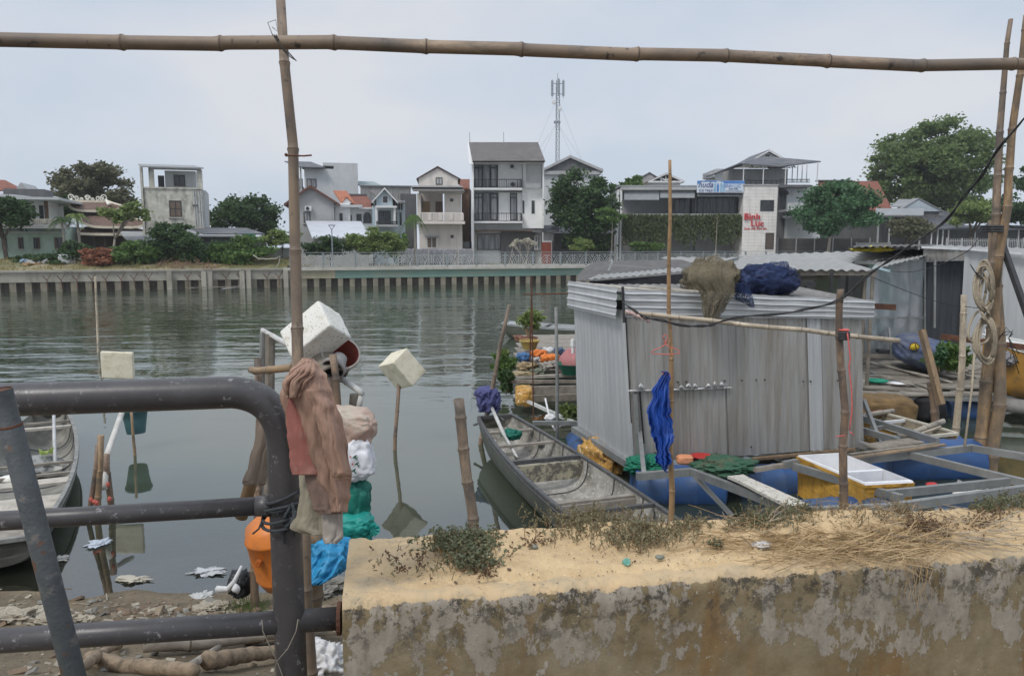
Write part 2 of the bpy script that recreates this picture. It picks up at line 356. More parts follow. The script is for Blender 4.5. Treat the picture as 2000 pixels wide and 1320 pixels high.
# riverbed + near shore (one terrain sheet), z by distance
MUD = M('shore_mud', (.19,.15,.095), (.11,.085,.055), 2.5, .9, .8, 25, .02, stain=(.30,.27,.21), sscale=6, slo=.62, shi=.75, speck=(.05,.045,.035), spk=35)
def shoreZ(x, y):
    pts = [(-30,1.65),(0,1.65),(2.6,1.45),(3.5,.95),(4.5,.48),(5.5,.22),(6.3,.03),(7.2,-.12),(8.6,-.3),(10,-.8),(14,-2),(30,-2.5)]
    yy = y + .35*noise.noise(Vector((x*.5, 1, 2))) + (0 if x < -1 else min(1.6, (x+1)*.8))
    for (a, b), (c, d) in zip(pts, pts[1:]):
        if a <= yy <= c: z = lerp(b, d, (yy-a)/(c-a)); break
    else: z = -2.5
    return z + .035*fbm((x*1.7, y*1.7, 3), 5)*(1 if y > 2.5 else .3)
mb = MB(); ys = [-30,-10,-3,0,1] + [1.5+.1*k for k in range(80)] + [10,11,13,16,22,30]; xs = [-60,-30,-18,-12] + [-9+.12*k for k in range(110)] + [6,10,18,30,60]
vs = [(x, y, shoreZ(x, y)) for y in ys for x in xs]; nx_ = len(xs)
mb.add(vs, [(j*nx_+i, j*nx_+i+1, (j+1)*nx_+i+1, (j+1)*nx_+i) for j in range(len(ys)-1) for i in range(nx_-1)])
tag(mb.build('shore_ground', MUD, smooth=True, origin=(0,0,0)), kind='structure')
# far bank ground
BANK = M('bank_soil', (.30,.25,.16), (.20,.18,.11), .5, .95, .5, 8, .05, stain=(.10,.12,.05), sscale=.25, slo=.45, shi=.65)
mb = MB(); n = len(QP); vs = [(x, y+.05, ZB-.02) for x, y in QP] + [(x*1.1, 172, ZB-.02) for x, y in QP]
mb.add(vs, [(i, i+1, n+i+1, n+i) for i in range(n-1)]); tag(mb.build('far_bank_ground', BANK, origin=(0,60,ZB)), kind='structure')
PAVE = M('paving', (.38,.37,.35), (.3,.29,.27), 1.5, .9, .3)
mb = MB(); vs = []; seg = [-16.7+ (33.4+16.7)*k/24 for k in range(25)] + [45, 70, 100]
for x in seg: vs += [(x, qY(x)+.06, ZB+.01), (x, qY(x)+5.0, ZB+.01)]
mb.add(vs, [(2*i, 2*i+2, 2*i+3, 2*i+1) for i in range(len(seg)-1)]); tag(mb.build('pavement', PAVE, origin=(0,60,ZB)), kind='structure')

# ---- quay wall: coping, beam and sheet piles ----
CONC = M('quay_concrete', (.36,.34,.29), (.27,.25,.21), .8, .9, .5, 12, .02, stain=(.14,.13,.10), sscale=1.0, slo=.5, shi=.75, sstretch=(1.5,1.5,.4))
CONL = M('coping_concrete', (.48,.46,.41), (.38,.36,.31), 1.5, .9, .4, 12, .01, stain=(.22,.21,.17), sscale=2, slo=.55, shi=.8)
TEAL = M('teal_painted_concrete', (.13,.22,.19), (.17,.26,.21), 1.0, .75, .3, stain=(.27,.26,.20), sscale=.6, slo=.5, shi=.72, sstretch=(.5,.5,3))
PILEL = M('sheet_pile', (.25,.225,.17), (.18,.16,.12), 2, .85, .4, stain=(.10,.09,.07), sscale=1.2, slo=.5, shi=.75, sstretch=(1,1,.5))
PILED = M('sheet_pile_shade', (.10,.085,.068), (.06,.052,.045), 2, .9, .4)  # darker copy for webs and recess faces, shade put into the colour
q = thing('quay_wall', 'long concrete quay wall on sheet piles along the far bank, partly painted teal', 'quay wall', (0, 62, 0))
def qstrip(name, x0, x1, z0, z1, out, mat, back=.0, n=30):
    mb = MB(); vs = []
    for k in range(n+1):
        x = lerp(x0, x1, k/n); y = qY(x)
        vs += [(x, y-out, z0), (x, y-out, z1), (x, y+back, z1), (x, y+back, z0)]
    fs = []
    for k in range(n):
        for j in range(4): fs.append((4*k+j, 4*k+(j+1)%4, 4*k+4+(j+1)%4, 4*k+4+j))
    fs += [(0,1,2,3), (4*n,4*n+1,4*n+2,4*n+3)]; mb.add(vs, fs); return mb.build(name, mat, q)
XT = fx(655, 58.5)
qstrip('beam', -140, -16.9, .62, 1.28, .02, CONC, .4)
qstrip('coping', -140, -16.9, 1.28, 1.40, .16, CONC, .5)
qstrip('coping', -16.86, 140, 1.22, 1.44, .22, CONL, .5)
qstrip('teal_beam', XT, 140, .62, 1.22, .02, TEAL, .4)
qstrip('beam', -16.86, XT-.01, .62, 1.22, .02, M('bare_beam', (.36,.32,.22), (.27,.24,.17), 1, .9, .4, stain=(.12,.22,.18), sscale=.8, slo=.55, shi=.7), .4)
mb = MB(); x = -140.; nf = 0
vs = []
while x < 140:
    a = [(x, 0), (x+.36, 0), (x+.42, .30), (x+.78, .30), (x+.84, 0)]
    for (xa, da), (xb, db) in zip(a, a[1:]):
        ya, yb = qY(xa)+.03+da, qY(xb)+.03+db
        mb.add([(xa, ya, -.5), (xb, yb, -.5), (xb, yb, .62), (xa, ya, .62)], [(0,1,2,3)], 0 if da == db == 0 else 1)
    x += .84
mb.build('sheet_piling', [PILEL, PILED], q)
for px in (343, 401, 411, 467, 478, 545):
    X = fx(px, 55, 550); Y = qY(X); mb = MB(); mb.box((X-.17, Y-.36, -.5), (X+.17, Y-.19, 1.26)); mb.build('buttress', CONC, q)
mb = MB()
for px in (55, 130, 152, 176, 200, 222, 247, 268, 292, 358, 382, 425, 450, 498, 520):
    X = fx(px, 54, 545); Y = qY(X)-.07
    mb.tube([(X-.35, Y, 1.22), (X+.08, Y-.02, .72), (X+.1, Y, .1)], .025, 5); mb.tube([(X+.35, Y, 1.2), (X+.08, Y-.03, .75)], .02, 5)
mb.build('rusty_rods', RUST, q)
mb = MB(); Xa = fx(360, 53, 560); mb.beam((Xa, qY(Xa)-.9, .12), (fx(462, 54, 560), qY(fx(462,54,560))-.9, .16), .25, .06); tag(mb.build('plank', WOOD), 'narrow grey plank floating along the foot of the far quay', 'plank')
# ---- promenade railing ----
RAILM = M('rail_paint', (.46,.48,.47), (.36,.38,.37), 3, .55, .1); RAILD = M('rail_post', (.24,.27,.28), (.18,.2,.21), 3, .6, .1)
def railing(xa, xb, lab):
    rt = thing('promenade_railing', lab, 'railing', (xa, qY(xa), 1.44))
    PW = 1.14; cnt = 0
    # total length along X, panels placed on the curve
    mbp = MB(); w_ = PW-.08; h0, h1 = .10, .90
    def seg2(a, b, r=.022): mbp.beam((a[0], 0, a[1]), (b[0], 0, b[1]), .035, r*2, up=(0,1,0))
    for z in (h0, h1): seg2((0,z),(w_,z))
    for x in (0, w_): seg2((x,h0),(x,h1))
    for cx0, sgn in ((0, 1), (w_, -1)):
        for r_ in (.22, .36, .50):
            if r_ > .4 and False: continue
            pa = [(cx0 + sgn*r_*math.cos(t), h0 + r_*1.45*math.sin(t)) for t in [k*math.pi/2/7 for k in range(8)]]
            pa = [(min(max(p_[0], 0), w_), min(p_[1], h1)) for p_ in pa]
            for a, b in zip(pa, pa[1:]): seg2(a, b, .018)
    for a, b in (((w_/2-.12, h1), (w_/2, h1-.25)), ((w_/2+.12, h1), (w_/2, h1-.25)), ((w_/2,h0),(w_/2,h0+.2))): seg2(a, b, .016)
    me = None; X = xa; k = 0
    while X < xb and cnt < 97:
        a = Vector((X, qY(X), 1.44)); sl_ = (qY(X+1)-qY(X)); ang = math.atan(sl_); d = Vector((math.cos(ang), math.sin(ang), 0))
        if k % 2 == 0:
            pm = MB(); pm.box((-.06, -.05, 0), (.06, .05, 1.06)) 
            if k == 0: P0 = pm.build('rail_post', RAILD, rt); P0me = P0.data; P0me.transform(Matrix.Translation(-(Vector((0,0,0))-Vector(rt['_o'])))); po = P0
            else: po = bpy.data.objects.new('rail_post', P0me); C.objects.link(po); po.parent = rt
            po.location = a - Vector(rt['_o']); po.rotation_euler.z = ang
        if me is None:
            o = mbp.build('rail_panel', RAILM, rt); me = o.data; me.transform(Matrix.Translation(Vector(rt['_o'])))
        else: o = bpy.data.objects.new('rail_panel', me); C.objects.link(o); o.parent = rt
        o.location = a + d*.07 - Vector(rt['_o']); o.rotation_euler.z = ang
        X += d.x*PW*1.04; k += 1; cnt += 1
    mb = MB(); n = max(1, int((X-xa)/3)); pts = [(lerp(xa, X, i/n), qY(lerp(xa, X, i/n)), 1.44+1.09) for i in range(n+1)]
    for a, b in zip(pts, pts[1:]): mb.beam(a, b, .09, .05)
    mb.build('handrail', RAILD, rt)
railing(-16.4, 78, 'long pale metal promenade railing with arch pattern panels on the far quay')
railing(-44, fx(22, 51.5, 520)-1.0, 'short piece of arch pattern railing at the left edge beside dumped rubbish')
# ================= FAR BUILDINGS =================
def wallmat(name, c, dirt=(.2,.19,.17), lo=.52, hi=.85, sc_=.5):
    return M(name, c, tuple(x*.86 for x in c), .8, .85, .25, 14, .01, stain=dirt, sscale=sc_*1.6, slo=lo, shi=hi, sstretch=(1.6,1.6,.35))
WHITE = wallmat('white_wall', (.82,.82,.81), (.42,.41,.39), .62, .95)
CREAM = wallmat('cream_wall', (.66,.61,.56), (.36,.33,.3), .5, .85)
GREYW = wallmat('grey_render', (.42,.42,.42), (.26,.26,.25), .5, .85)
PALEG = wallmat('pale_grey_wall', (.55,.57,.58), (.4,.4,.4), .5, .85)
MOULD = M('mouldy_wall', (.62,.60,.53), (.44,.42,.36), 1.5, .85, .25, 14, .01, stain=(.17,.165,.145), sscale=1.6, slo=.47, shi=.7, sstretch=(1.2,1.2,.7))
MINT = wallmat('mint_wall', (.45,.58,.50), (.25,.3,.26), .5, .8)
BLUEW = wallmat('pale_blue_wall', (.50,.60,.65), (.35,.4,.42), .55, .85)
BROWNW = wallmat('brown_wall', (.11,.085,.07), (.06,.05,.045), .45, .8)
DARKW = wallmat('dark_render', (.15,.15,.155), (.08,.08,.08), .4, .75, 1)
BRICK = M('old_brick', (.22,.13,.09), (.15,.10,.075), 6, .9, .4, stain=(.1,.09,.08), sscale=1)
FRAMED = M('dark_frame', (.045,.045,.05), (.03,.03,.03), 4, .5, .05); FRAMEW = M('white_frame', (.7,.7,.7), (.6,.6,.6), 4, .5, .05)
SHUT = M('brown_shutter', (.18,.13,.10), (.12,.09,.07), 5, .7, .2)
def glassmat(name, c, c2=None):
    m, nt, b = newmat(name); c2 = c2 or tuple(x*.5 for x in c)
    n = ntex(nt, 2.2, 3, .5, (2.2,1,.2)); col = mixc(nt, ramp(nt, n, .42, .58), rgb(*c), rgb(*c2))
    nt.links.new(col, b.inputs['Base Color']); b.inputs['Roughness'].default_value = .12; return m
GLD = glassmat('dark_glass', (.05,.055,.06), (.02,.022,.025)); GLC = glassmat('curtained_glass', (.33,.33,.34), (.16,.165,.175))
ORN = M('shiny_orange', (.5,.2,.1))
def tilemat(name, c1, c2, sx=3.2):
    m, nt, b = newmat(name)
    t = nd(nt, 'ShaderNodeTexCoord'); mp = nd(nt, 'ShaderNodeMapping'); nt.links.new(t.outputs['Object'], mp.inputs[0])
    cb = nd(nt, 'ShaderNodeSeparateXYZ'); nt.links.new(mp.outputs[0], cb.inputs[0]); cm = nd(nt, 'ShaderNodeCombineXYZ')
    yz = nd(nt, 'ShaderNodeMath', operation='ADD'); nt.links.new(cb.outputs[1], yz.inputs[0]); nt.links.new(cb.outputs[2], yz.inputs[1])
    nt.links.new(cb.outputs[0], cm.inputs[0]); nt.links.new(yz.outputs[0], cm.inputs[1])
    br = nd(nt, 'ShaderNodeTexBrick'); nt.links.new(cm.outputs[0], br.inputs['Vector']); br.inputs['Scale'].default_value = 1
    br.inputs['Brick Width'].default_value = .28; br.inputs['Row Height'].default_value = .36; br.inputs['Mortar Size'].default_value = .03; br.inputs['Bias'].default_value = 0
    br.inputs['Color1'].default_value = rgb(*c1); br.inputs['Color2'].default_value = rgb(*c2); br.inputs['Mortar'].default_value = rgb(*[x*.45 for x in c2])
    n = ramp(nt, ntex(nt, 1.2, 6, .7), .45, .75); col = mixc(nt, n, br.outputs['Color'], rgb(*[x*.45 for x in c1]))
    nt.links.new(col, b.inputs['Base Color']); b.inputs['Roughness'].default_value = .85
    nt.links.new(bumpn(nt, br.outputs['Fac'], -.6, .03), b.inputs['Normal']); return m
TILER = tilemat('red_tiles', (.30,.11,.07), (.22,.08,.055)); TILEO = tilemat('orange_tiles', (.50,.19,.10), (.42,.15,.085)); TILEG = tilemat('grey_tiles', (.20,.185,.175), (.13,.12,.115)); TILEB = tilemat('brown_tiles', (.20,.13,.10), (.15,.09,.07))
SHEET = M('roof_sheet', (.30,.31,.32), (.23,.24,.25), 1.2, .6, .2, stain=(.28,.26,.24), sscale=.8, slo=.5, shi=.8)
SHEETD = M('dark_roof_sheet', (.10,.105,.12), (.07,.075,.085), 1, .6, .2, stain=(.17,.16,.15), sscale=.7)

class Bld:
    def __init__(s, name, label, cat, px, Y, group=None):
        s.Y = Y; s.o = thing(name, label, cat, (fx(px, Y, 470), Y, ZB), group)
    def bx(s, x0, x1, y0, y1, dy0=0, dy1=4, name='wall', mat=None, parent=None, bevel=0):
        """box: front face at Y+dy0, back at Y+dy1; y1=None goes to the ground"""
        Yf = s.Y+dy0; zb = ZB-.02 if y1 is None else fz(y1, Yf)
        mb = MB(); mb.box((fx(x0, Yf), Yf, zb), (fx(x1, Yf), s.Y+dy1, fz(y0, Yf))); return mb.build(name, mat, parent or s.o, bevel=bevel)
    def win(s, x0, x1, y0, y1, dy=0, nx=2, ny=1, fr=None, gl=None, name='window', t=.07, sill=False, shut=None):
        fr = fr or FRAMED; gl = gl or GLD; Yf = s.Y+dy; X0, X1, Z1, Z0 = fx(x0, Yf), fx(x1, Yf), fz(y0, Yf), fz(y1, Yf)
        mb = MB(); d0, d1 = Yf-.05, Yf+.0
        mb.box((X0, d0, Z0), (X0+t, d1, Z1)); mb.box((X1-t, d0, Z0), (X1, d1, Z1)); mb.box((X0+t, d0+.002, Z1-t), (X1-t, d1, Z1)); mb.box((X0+t, d0+.002, Z0), (X1-t, d1, Z0+t))
        for k in range(1, nx): xx = lerp(X0, X1, k/nx); mb.box((xx-t*.4, d0+.006, Z0+t), (xx+t*.4, d1, Z1-t))
        for k in range(1, ny): zz = lerp(Z0, Z1, k/ny); mb.box((X0+t, d0+.009, zz-t*.35), (X1-t, d1, zz+t*.35))
        w_ = mb.build(name, fr, s.o)
        mb = MB(); mb.box((X0+t*.5, Yf-.02, Z0+t*.5), (X1-t*.5, Yf-.012, Z1-t*.5)); mb.build('pane', gl, w_)
        if sill: mb = MB(); mb.box((X0-.1, Yf-.14, Z0-.1), (X1+.1, Yf-.003, Z0-.005)); mb.build('sill', CONL, w_)
        if shut:
            for xx, k in ((X0-(X1-X0)*.5, 0), (X1, 1)):
                if shut in (3, k+1): mb = MB(); mb.box((xx+.01, Yf-.07, Z0), (xx+(X1-X0)*.5-.01, Yf-.03, Z1)); mb.build('shutter', SHUT, w_)
        return w_
    def slab(s, x0, x1, y0, y1, dy0, dy1, name, mat): return s.bx(x0, x1, y0, y1, dy0, dy1, name, mat)
    def gable(s, xl, xa, xr, ya, ye, dy0, dy1, mat, rmat=None, ov=.35, th=.12, name='gable', trim=None):
        """gable wall facing viewer with pitched roof running back"""
        Y0 = s.Y+dy0; XL, XA, XR, ZA, ZE = fx(xl, Y0), fx(xa, Y0), fx(xr, Y0), fz(ya, Y0), fz(ye, Y0)
        mb = MB(); mb.prism([(XL, Y0, ZE), (XR, Y0, ZE), (XA, Y0, ZA-.05)], (0, dy1-dy0, 0)); g = mb.build(name, mat, s.o)
        if rmat:
            for sx, X in ((-1, XL), (1, XR)):
                mb = MB(); sl_ = (ZA-ZE)/abs(X-XA); xo = X + sx*ov; zo = ZE - ov*sl_
                mb.prism([(XA, Y0-ov, ZA), (xo, Y0-ov, zo), (xo, Y0-ov, zo+th), (XA, Y0-ov, ZA+th)], (0, dy1-dy0+2*ov, 0)); mb.build('roof', rmat, s.o)
                if trim:
                    mb = MB(); mb.prism([(XA, Y0-ov-.05, ZA-.08), (xo, Y0-ov-.05, zo-.08), (xo, Y0-ov-.05, zo+th*.7), (XA, Y0-ov-.05, ZA+th*.7)], (0, .047, 0)); mb.build('bargeboard', trim, s.o)
        return g
    def slope(s, x0, x1, yt, yb, dyt, dyb, mat, th=.1, x0t=None, x1t=None, name='roof'):
        """roof plane: lower front edge (yb at Y+dyb), upper back edge (yt at Y+dyt)"""
        x0t = x0 if x0t is None else x0t; x1t = x1 if x1t is None else x1t
        Yb, Yt = s.Y+dyb, s.Y+dyt
        a, b, c, d = (fx(x0,Yb), Yb, fz(yb,Yb)), (fx(x1,Yb), Yb, fz(yb,Yb)), (fx(x1t,Yt), Yt, fz(yt,Yt)), (fx(x0t,Yt), Yt, fz(yt,Yt))
        mb = MB(); mb.prism([a, b, c, d], (0, 0, -th)); return mb.build(name, mat, s.o)
    def rail(s, x0, x1, y0, y1, dy, mat=None, n=12, name='balcony_rail', r=.025, solid=False):
        mat = mat or FRAMED; Yf = s.Y+dy; X0, X1, Z1, Z0 = fx(x0, Yf), fx(x1, Yf), fz(y0, Yf), fz(y1, Yf); mb = MB()
        mb.box((X0, Yf-.04, Z1-.07), (X1, Yf+.04, Z1)); mb.box((X0, Yf-.03, Z0), (X1, Yf+.03, Z0+.06))
        for k in range(n+1):
            x = lerp(X0+r, X1-r, k/n); rr = r*(2.2 if k % 6 == 0 else 1); mb.box((x-rr, Yf-rr, Z0+.06), (x+rr, Yf+rr, Z1-.07))
        return mb.build(name, mat, s.o)
    def ac(s, x0, x1, y0, y1, dy):
        Yf = s.Y+dy; a = s.bx(x0, x1, y0, y1, dy-.35, dy-.003, 'air_conditioner', FRAMEW, bevel=.02)
        r_ = (fz(y0,Yf)-fz(y1,Yf))*.4; mb = MB(); cx = fx(lerp(x0,x1,.42), Yf-.35); cz = fz((y0+y1)/2, Yf-.35)
        mb.lathe((cx, Yf-.36, cz), [(0,0),(r_,0),(r_,.012),(r_*.85,.012),(r_*.8,.004),(0,.004)], 14, rot=Matrix.Rotation(R(90), 3, 'X')); mb.build('fan_grille', FRAMED, a)

# --- B1 mint two-storey house, left edge
b = Bld('mint_house', 'mint green two-storey house with white upper floor and red tiled roof at the left edge', 'house', 40, 61)
b.bx(-90, 128, 441, None, 0, 7, 'wall', MINT); b.bx(-90, 100, 378, 441, 1.2, 7, 'upper_wall', WHITE)
b.bx(20, 100, 369, 385, 1.0, 3.6, 'parapet', DARKW); b.slope(-60, 84, 354, 373, 8.0, 3.8, TILER, x1t=74); b.gable(66, 76, 90, 356, 371, 3.9, 8, GREYW)
b.slab(-60, 112, 384, 389, -1.0, 6.9, 'eave_slab', PALEG); b.slope(-60, 60, 378, 383, 2, -.6, SHEET, x1t=20)
b.slab(-60, 118, 437, 446, -1.2, .003, 'balcony_floor', GREYW); b.rail(54, 116, 427, 438, -1.1, CONL, 14, r=.06)
for x0, x1, gl in ((74, 81, GLD), (89, 97, GLD)): b.win(x0, x1, 401, 428, 1.2, 1, 1, gl=gl, name='balcony_door')
b.bx(97, 103, 392, 430, .9, 1.19, 'brick_pillar', BRICK); b.ac(57, 65, 388, 397, 1.2)
for x0, x1, s_ in ((37, 44, 1), (64, 73, 2), (111, 122, 1)): b.win(x0, x1, 464, 486, 0, 1, 1, sill=True, shut=s_)
b.win(2, 12, 464, 486, 0, 2, 1, sill=True); b.slab(-60, 128, 452, 455, -.5, -.003, 'canopy', PALEG)
# --- B2 temple
b = Bld('temple', 'brown temple with two-tiered tiled roof and ornate white carved ridge', 'temple', 208, 66)
CREAMT = M('temple_trim', (.72,.66,.54), (.55,.5,.4), 3, .8, .2)
b.bx(158, 262, 456, None, 0, 7, 'wall', BROWNW); b.bx(172, 236, 413, 423, 2.6, 5, 'upper_wall', BROWNW); b.bx(168, 250, 443, 457, .4, 6, 'fascia', M('temple_fascia', (.16,.12,.1)))
def curved_roof(b, xl, xr, yr, ye, xrl, xrr, dyf, dyr, up=6):
    n = 14; Yf, Yr = b.Y+dyf, b.Y+dyr; mb = MB()
    def fn(u, v):
        lift = (abs(u-.5)*2)**5*up; X = lerp(fx(lerp(xl, xr, u), Yf), fx(lerp(xrl, xrr, u), Yr), v)
        z = lerp(fz(ye-lift, Yf), fz(yr, Yr), v**1.25); return (X, lerp(Yf, Yr, v), z)
    mb.grid(fn, n*2, 8); r_ = mb.build('tiled_roof', TILEB, b.o, solid=.12)
    mb = MB()
    for k in range(n*2):
        a, c = Vector(fn(k/n/2, 0)), Vector(fn((k+1)/n/2, 0)); mb.beam(a+V(0,-.06,.0), c+V(0,-.06,.0), .1, .2)
    for u in (0, 1): mb.tube([Vector(fn(u, k/6))+V(0,0,.12) for k in range(7)], .1, 6)
    mb.build('eave_trim', CREAMT, b.o); return r_
curved_roof(b, 150, 252, 395, 413, 172, 238, 1.5, 4, 9); curved_roof(b, 152, 285, 423, 444, 168, 240, -1.2, 1.6, 10); curved_roof(b, 140, 290, 449, 458, 160, 262, -1.6, -.2, 2)
b.bx(170, 240, 392, 397, 3.7, 4.1, 'ridge_beam', CREAMT)
mb = MB(); Yr = b.Y+3.9
def curl(cx, cy, r_, sgn, turns=1.3, r0=.05):
    pts = []; 
    for k in range(14): t = k/13; a = t*turns*2*math.pi; rr = r_*(1-.75*t); pts.append((fx(cx, Yr)+sgn*rr*math.cos(a), Yr, fz(cy, Yr)+rr*math.sin(a)))
    mb.tube(pts, [r0*(1-.4*k/13) for k in range(14)], 6)
for x, y, r_, s_ in ((170,387,.28,1),(181,389,.22,-1),(190,391,.16,1),(202,388,.25,1),(202,387,.22,-1),(212,391,.15,-1),(222,389,.22,1),(234,387,.3,-1),(229,390,.18,1)): curl(x, y, r_, s_, r0=.06)
for x0, x1 in ((143, 160), (262, 272)):
    pass
mb.tube([(fx(172,Yr),Yr,fz(392,Yr)), (fx(164,Yr),Yr-1,fz(402,Yr)), (fx(155,Yr),Yr-1.8,fz(407,Yr)), (fx(145,Yr),Yr-2.3,fz(406,Yr)), (fx(139,Yr),Yr-2.4,fz(398,Yr))], [.12,.14,.15,.12,.05], 7)
mb.tube([(fx(238,Yr),Yr,fz(392,Yr)), (fx(246,Yr),Yr-1,fz(401,Yr)), (fx(257,Yr),Yr-2.3,fz(400,Yr))], [.12,.14,.06], 7)
mb.build('carved_ridge_ornament', M('white_carving', (.75,.74,.68), (.6,.58,.52), 5, .8, .2), b.o)
for x in (172, 192, 232, 250): b.bx(x, x+3, 457, None, -1.2, -.9, 'column', BROWNW)
# --- B3 mouldy concrete house
b = Bld('concrete_house', 'narrow mouldy concrete house with open roof terrace and steel canopy', 'house', 345, 64)
b.bx(286, 400, 369, None, 0, 6, 'wall', MOULD); b.bx(400.2, 408, 371, None, .4, 3, 'side_wing', PALEG)
b.bx(339, 399, 334, 369, 1.6, 5.9, 'penthouse_wall', PALEG); b.win(356, 378, 342, 364, 1.6, 2, 1, sill=True)
b.bx(327, 338.6, 344, 369, 1.8, 2.0, 'terrace_door', FRAMED)
for x0, x1 in ((279, 283), (298, 308)): b.bx(x0, x1, 327, 370 if x0 > 290 else None, -.15 if x0 < 290 else .2, .4, 'column', MOULD)
b.bx(390, 400, 331, 368.8, .02, .5, 'column', MOULD); b.slope(281, 401, 322.5, 326, 2.2, -.4, SHEET, x0t=294); b.bx(300, 399, 327.8, 332, .0, .15, 'roof_beam', GREYW)
b.win(333, 357, 392, 424, 0, 2, 2, sill=True, gl=SHUT); b.bx(378, 388, 399, 403, -.1, .05, 'vent', DARKW); b.bx(286, 400, 366, 369, -.1, .05, 'ledge', MOULD)
mb = MB(); Y3 = b.Y-.05
for px in (382, 386, 392, 396): mb.tube([(fx(px,Y3),Y3,fz(372,Y3)),(fx(px+1,Y3),Y3-.02,fz(440,Y3))], .04, 5)
mb.build('drain_pipe', PALEG, b.o)
b = Bld('low_shed', 'low white shed with pale sheet roof in front of the concrete house', 'shed', 290, 61)
b.bx(253, 300, 469, None, 0, 4, 'wall', CREAM); b.slope(243, 332, 452, 469, 5, -.6, SHEET, x0t=268, x1t=326)
b = Bld('tin_lean_to', 'long low lean-to with curled grey sheet roof among the bushes', 'shed', 400, 60)
b.slope(328, 474, 446, 460, 5, -.5, SHEET, x0t=362, x1t=452); b.bx(345, 520, 462, None, 0, 4, 'wall', DARKW); b.slope(400, 522, 445, 456, 5.5, .2, SHEETD)
b.bx(478, 500, 456, 470, -.1, 0, 'green_tarp', M('green_tarp', (.02,.16,.12)))
# --- B4 grey gable house
b = Bld('grey_gable_house', 'grey rendered gable house with red roof edges and air conditioner', 'house', 620, 71)
b.bx(568, 654, 395, None, 0, 7, 'wall', GREYW); b.gable(568, 609, 655, 366, 395, -.001, 7, GREYW, TILER, ov=.5, th=.16, trim=M('dark_red_trim', (.13,.06,.045)))
b.win(594, 607, 414, 436, 0, 2, 1, gl=GLC, sill=True); b.ac(595, 608, 403, 412, 0); b.bx(565, 568, 390, None, -.1, .3, 'drain_pipe', PALEG)
# --- B6 white wing
b = Bld('white_bungalow', 'white low house with small orange tiled roof and arched porch', 'house', 695, 72.5)
b.bx(655.5, 685, 397, None, 0, 6, 'wall', WHITE); b.bx(685.3, 734, 406, None, .5, 6, 'wall', WHITE); b.slab(652, 707, 400, 405, -.4, .49, 'eave_slab', PALEG)
b.slope(674, 700, 373, 398, 5, 1.2, TILEO); b.gable(674, 682, 694, 386, 397, .9, 2, WHITE, TILEO, ov=.15, th=.08)
b.slope(701, 737, 380, 405, 5.2, .2, TILER); b.bx(699, 738, 379, 382, 4.6, 5.3, 'ridge', DARKW)
b.win(664, 670, 417, 432, 0, 1, 1); b.win(686, 690, 420, 432, .5, 1, 1); b.win(699, 709, 418, 434, .5, 2, 1)
b.slab(700, 736, 405, 408, -.3, .49, 'cornice', FRAMEW)
mb = MB(); Ya = b.Y+.45; cxx, r_ = fx(720, Ya), (fx(728,Ya)-fx(712,Ya))/2; z0 = fz(424, Ya)
mb.prism([(cxx-r_, Ya, fz(436,Ya)), (cxx+r_, Ya, fz(436,Ya))] + [(cxx+r_*math.cos(t), Ya, z0+r_*1.2*math.sin(t)) for t in [math.pi*k/8 for k in range(9)]], (0, .04, 0)); mb.build('arched_door', GLD, b.o)
# --- B5 tall block behind
b = Bld('tall_block', 'tall blank pale grey block with roof terrace canopy behind the gable house', 'building', 645, 84)
b.bx(598, 702, 330, None, 0, 9, 'wall', PALEG); b.bx(655, 702, 318, 330, .01, 9, 'parapet_wall', PALEG); b.slab(634, 656, 318, 324, 0, 8, 'roof_slab', PALEG)
b.slope(586, 636, 317, 327, 7, -.8, SHEETD); b.bx(590, 593, 327, None, .1, .4, 'column', GREYW); b.bx(589, 598, 366, None, .6, 8, 'stair_wall', GREYW)
b.win(602, 621, 350, 367, 0, 2, 1, gl=GLC); b.win(590.5, 597, 350, 369, .6, 1, 1)
mb = MB()
for k in range(9):
    blob(mb, (fx(601+k*5, b.Y+.6), b.Y+.6, fz(328, b.Y)), .25, .2, .2, .5, 3, k, 2)
mb.build('roof_plants', leafmat('roof_leaves', (.05,.08,.03), (.1,.13,.06)), b.o)
# --- B7 pale blue villa
b = Bld('pale_blue_villa', 'small pale blue villa with steep white gable and columned porch', 'house', 765, 71)
b.bx(734, 773, 402, None, 1.2, 6, 'wall', BLUEW); b.bx(773.2, 799, 392, None, 1.6, 9, 'side_wall', BLUEW)
b.bx(738, 769, 386, 402, .3, 5.9, 'attic_wall', BLUEW); b.gable(738, 753.5, 769, 369, 386, .3, 6, BLUEW, TILEG, ov=.45, th=.12, trim=FRAMEW)
b.win(749, 761, 382, 398, .3, 1, 1, fr=FRAMEW); b.slab(733, 774, 402, 406, -.4, 1.19, 'cornice', FRAMEW); b.slope(755, 797, 372, 396, 8, .6, TILEG, x0t=754, x1t=778)
for x in (736, 771): 
    mb = MB(); Yc = b.Y-.1; mb.lathe((fx(x,Yc), Yc, fz(440,Yc)), [(.16,0),(.13,.1),(.12,fz(408,Yc)-fz(440,Yc)-.1),(.17,fz(406,Yc)-fz(440,Yc))], 12); mb.build('column', FRAMEW, b.o)
b.win(741, 769, 412, 438, 1.2, 4, 1, gl=GLD, name='porch_door'); b.slab(733, 776, 439, 443, -.5, 1.19, 'porch_floor', GREYW); b.rail(734, 775, 432, 439, -.4, FRAMED, 16)
for x in (776, 781, 786, 791): b.win(x, x+3, 398, 410, 1.6, 1, 1, t=.04)
b.win(779, 783, 415, 440, 1.6, 1, 1, t=.04); b.win(788, 792, 415, 440, 1.6, 1, 1, t=.04)
b = Bld('tin_warehouse', 'weathered corrugated warehouse wall rising behind the pale blue villa', 'shed', 755, 85)
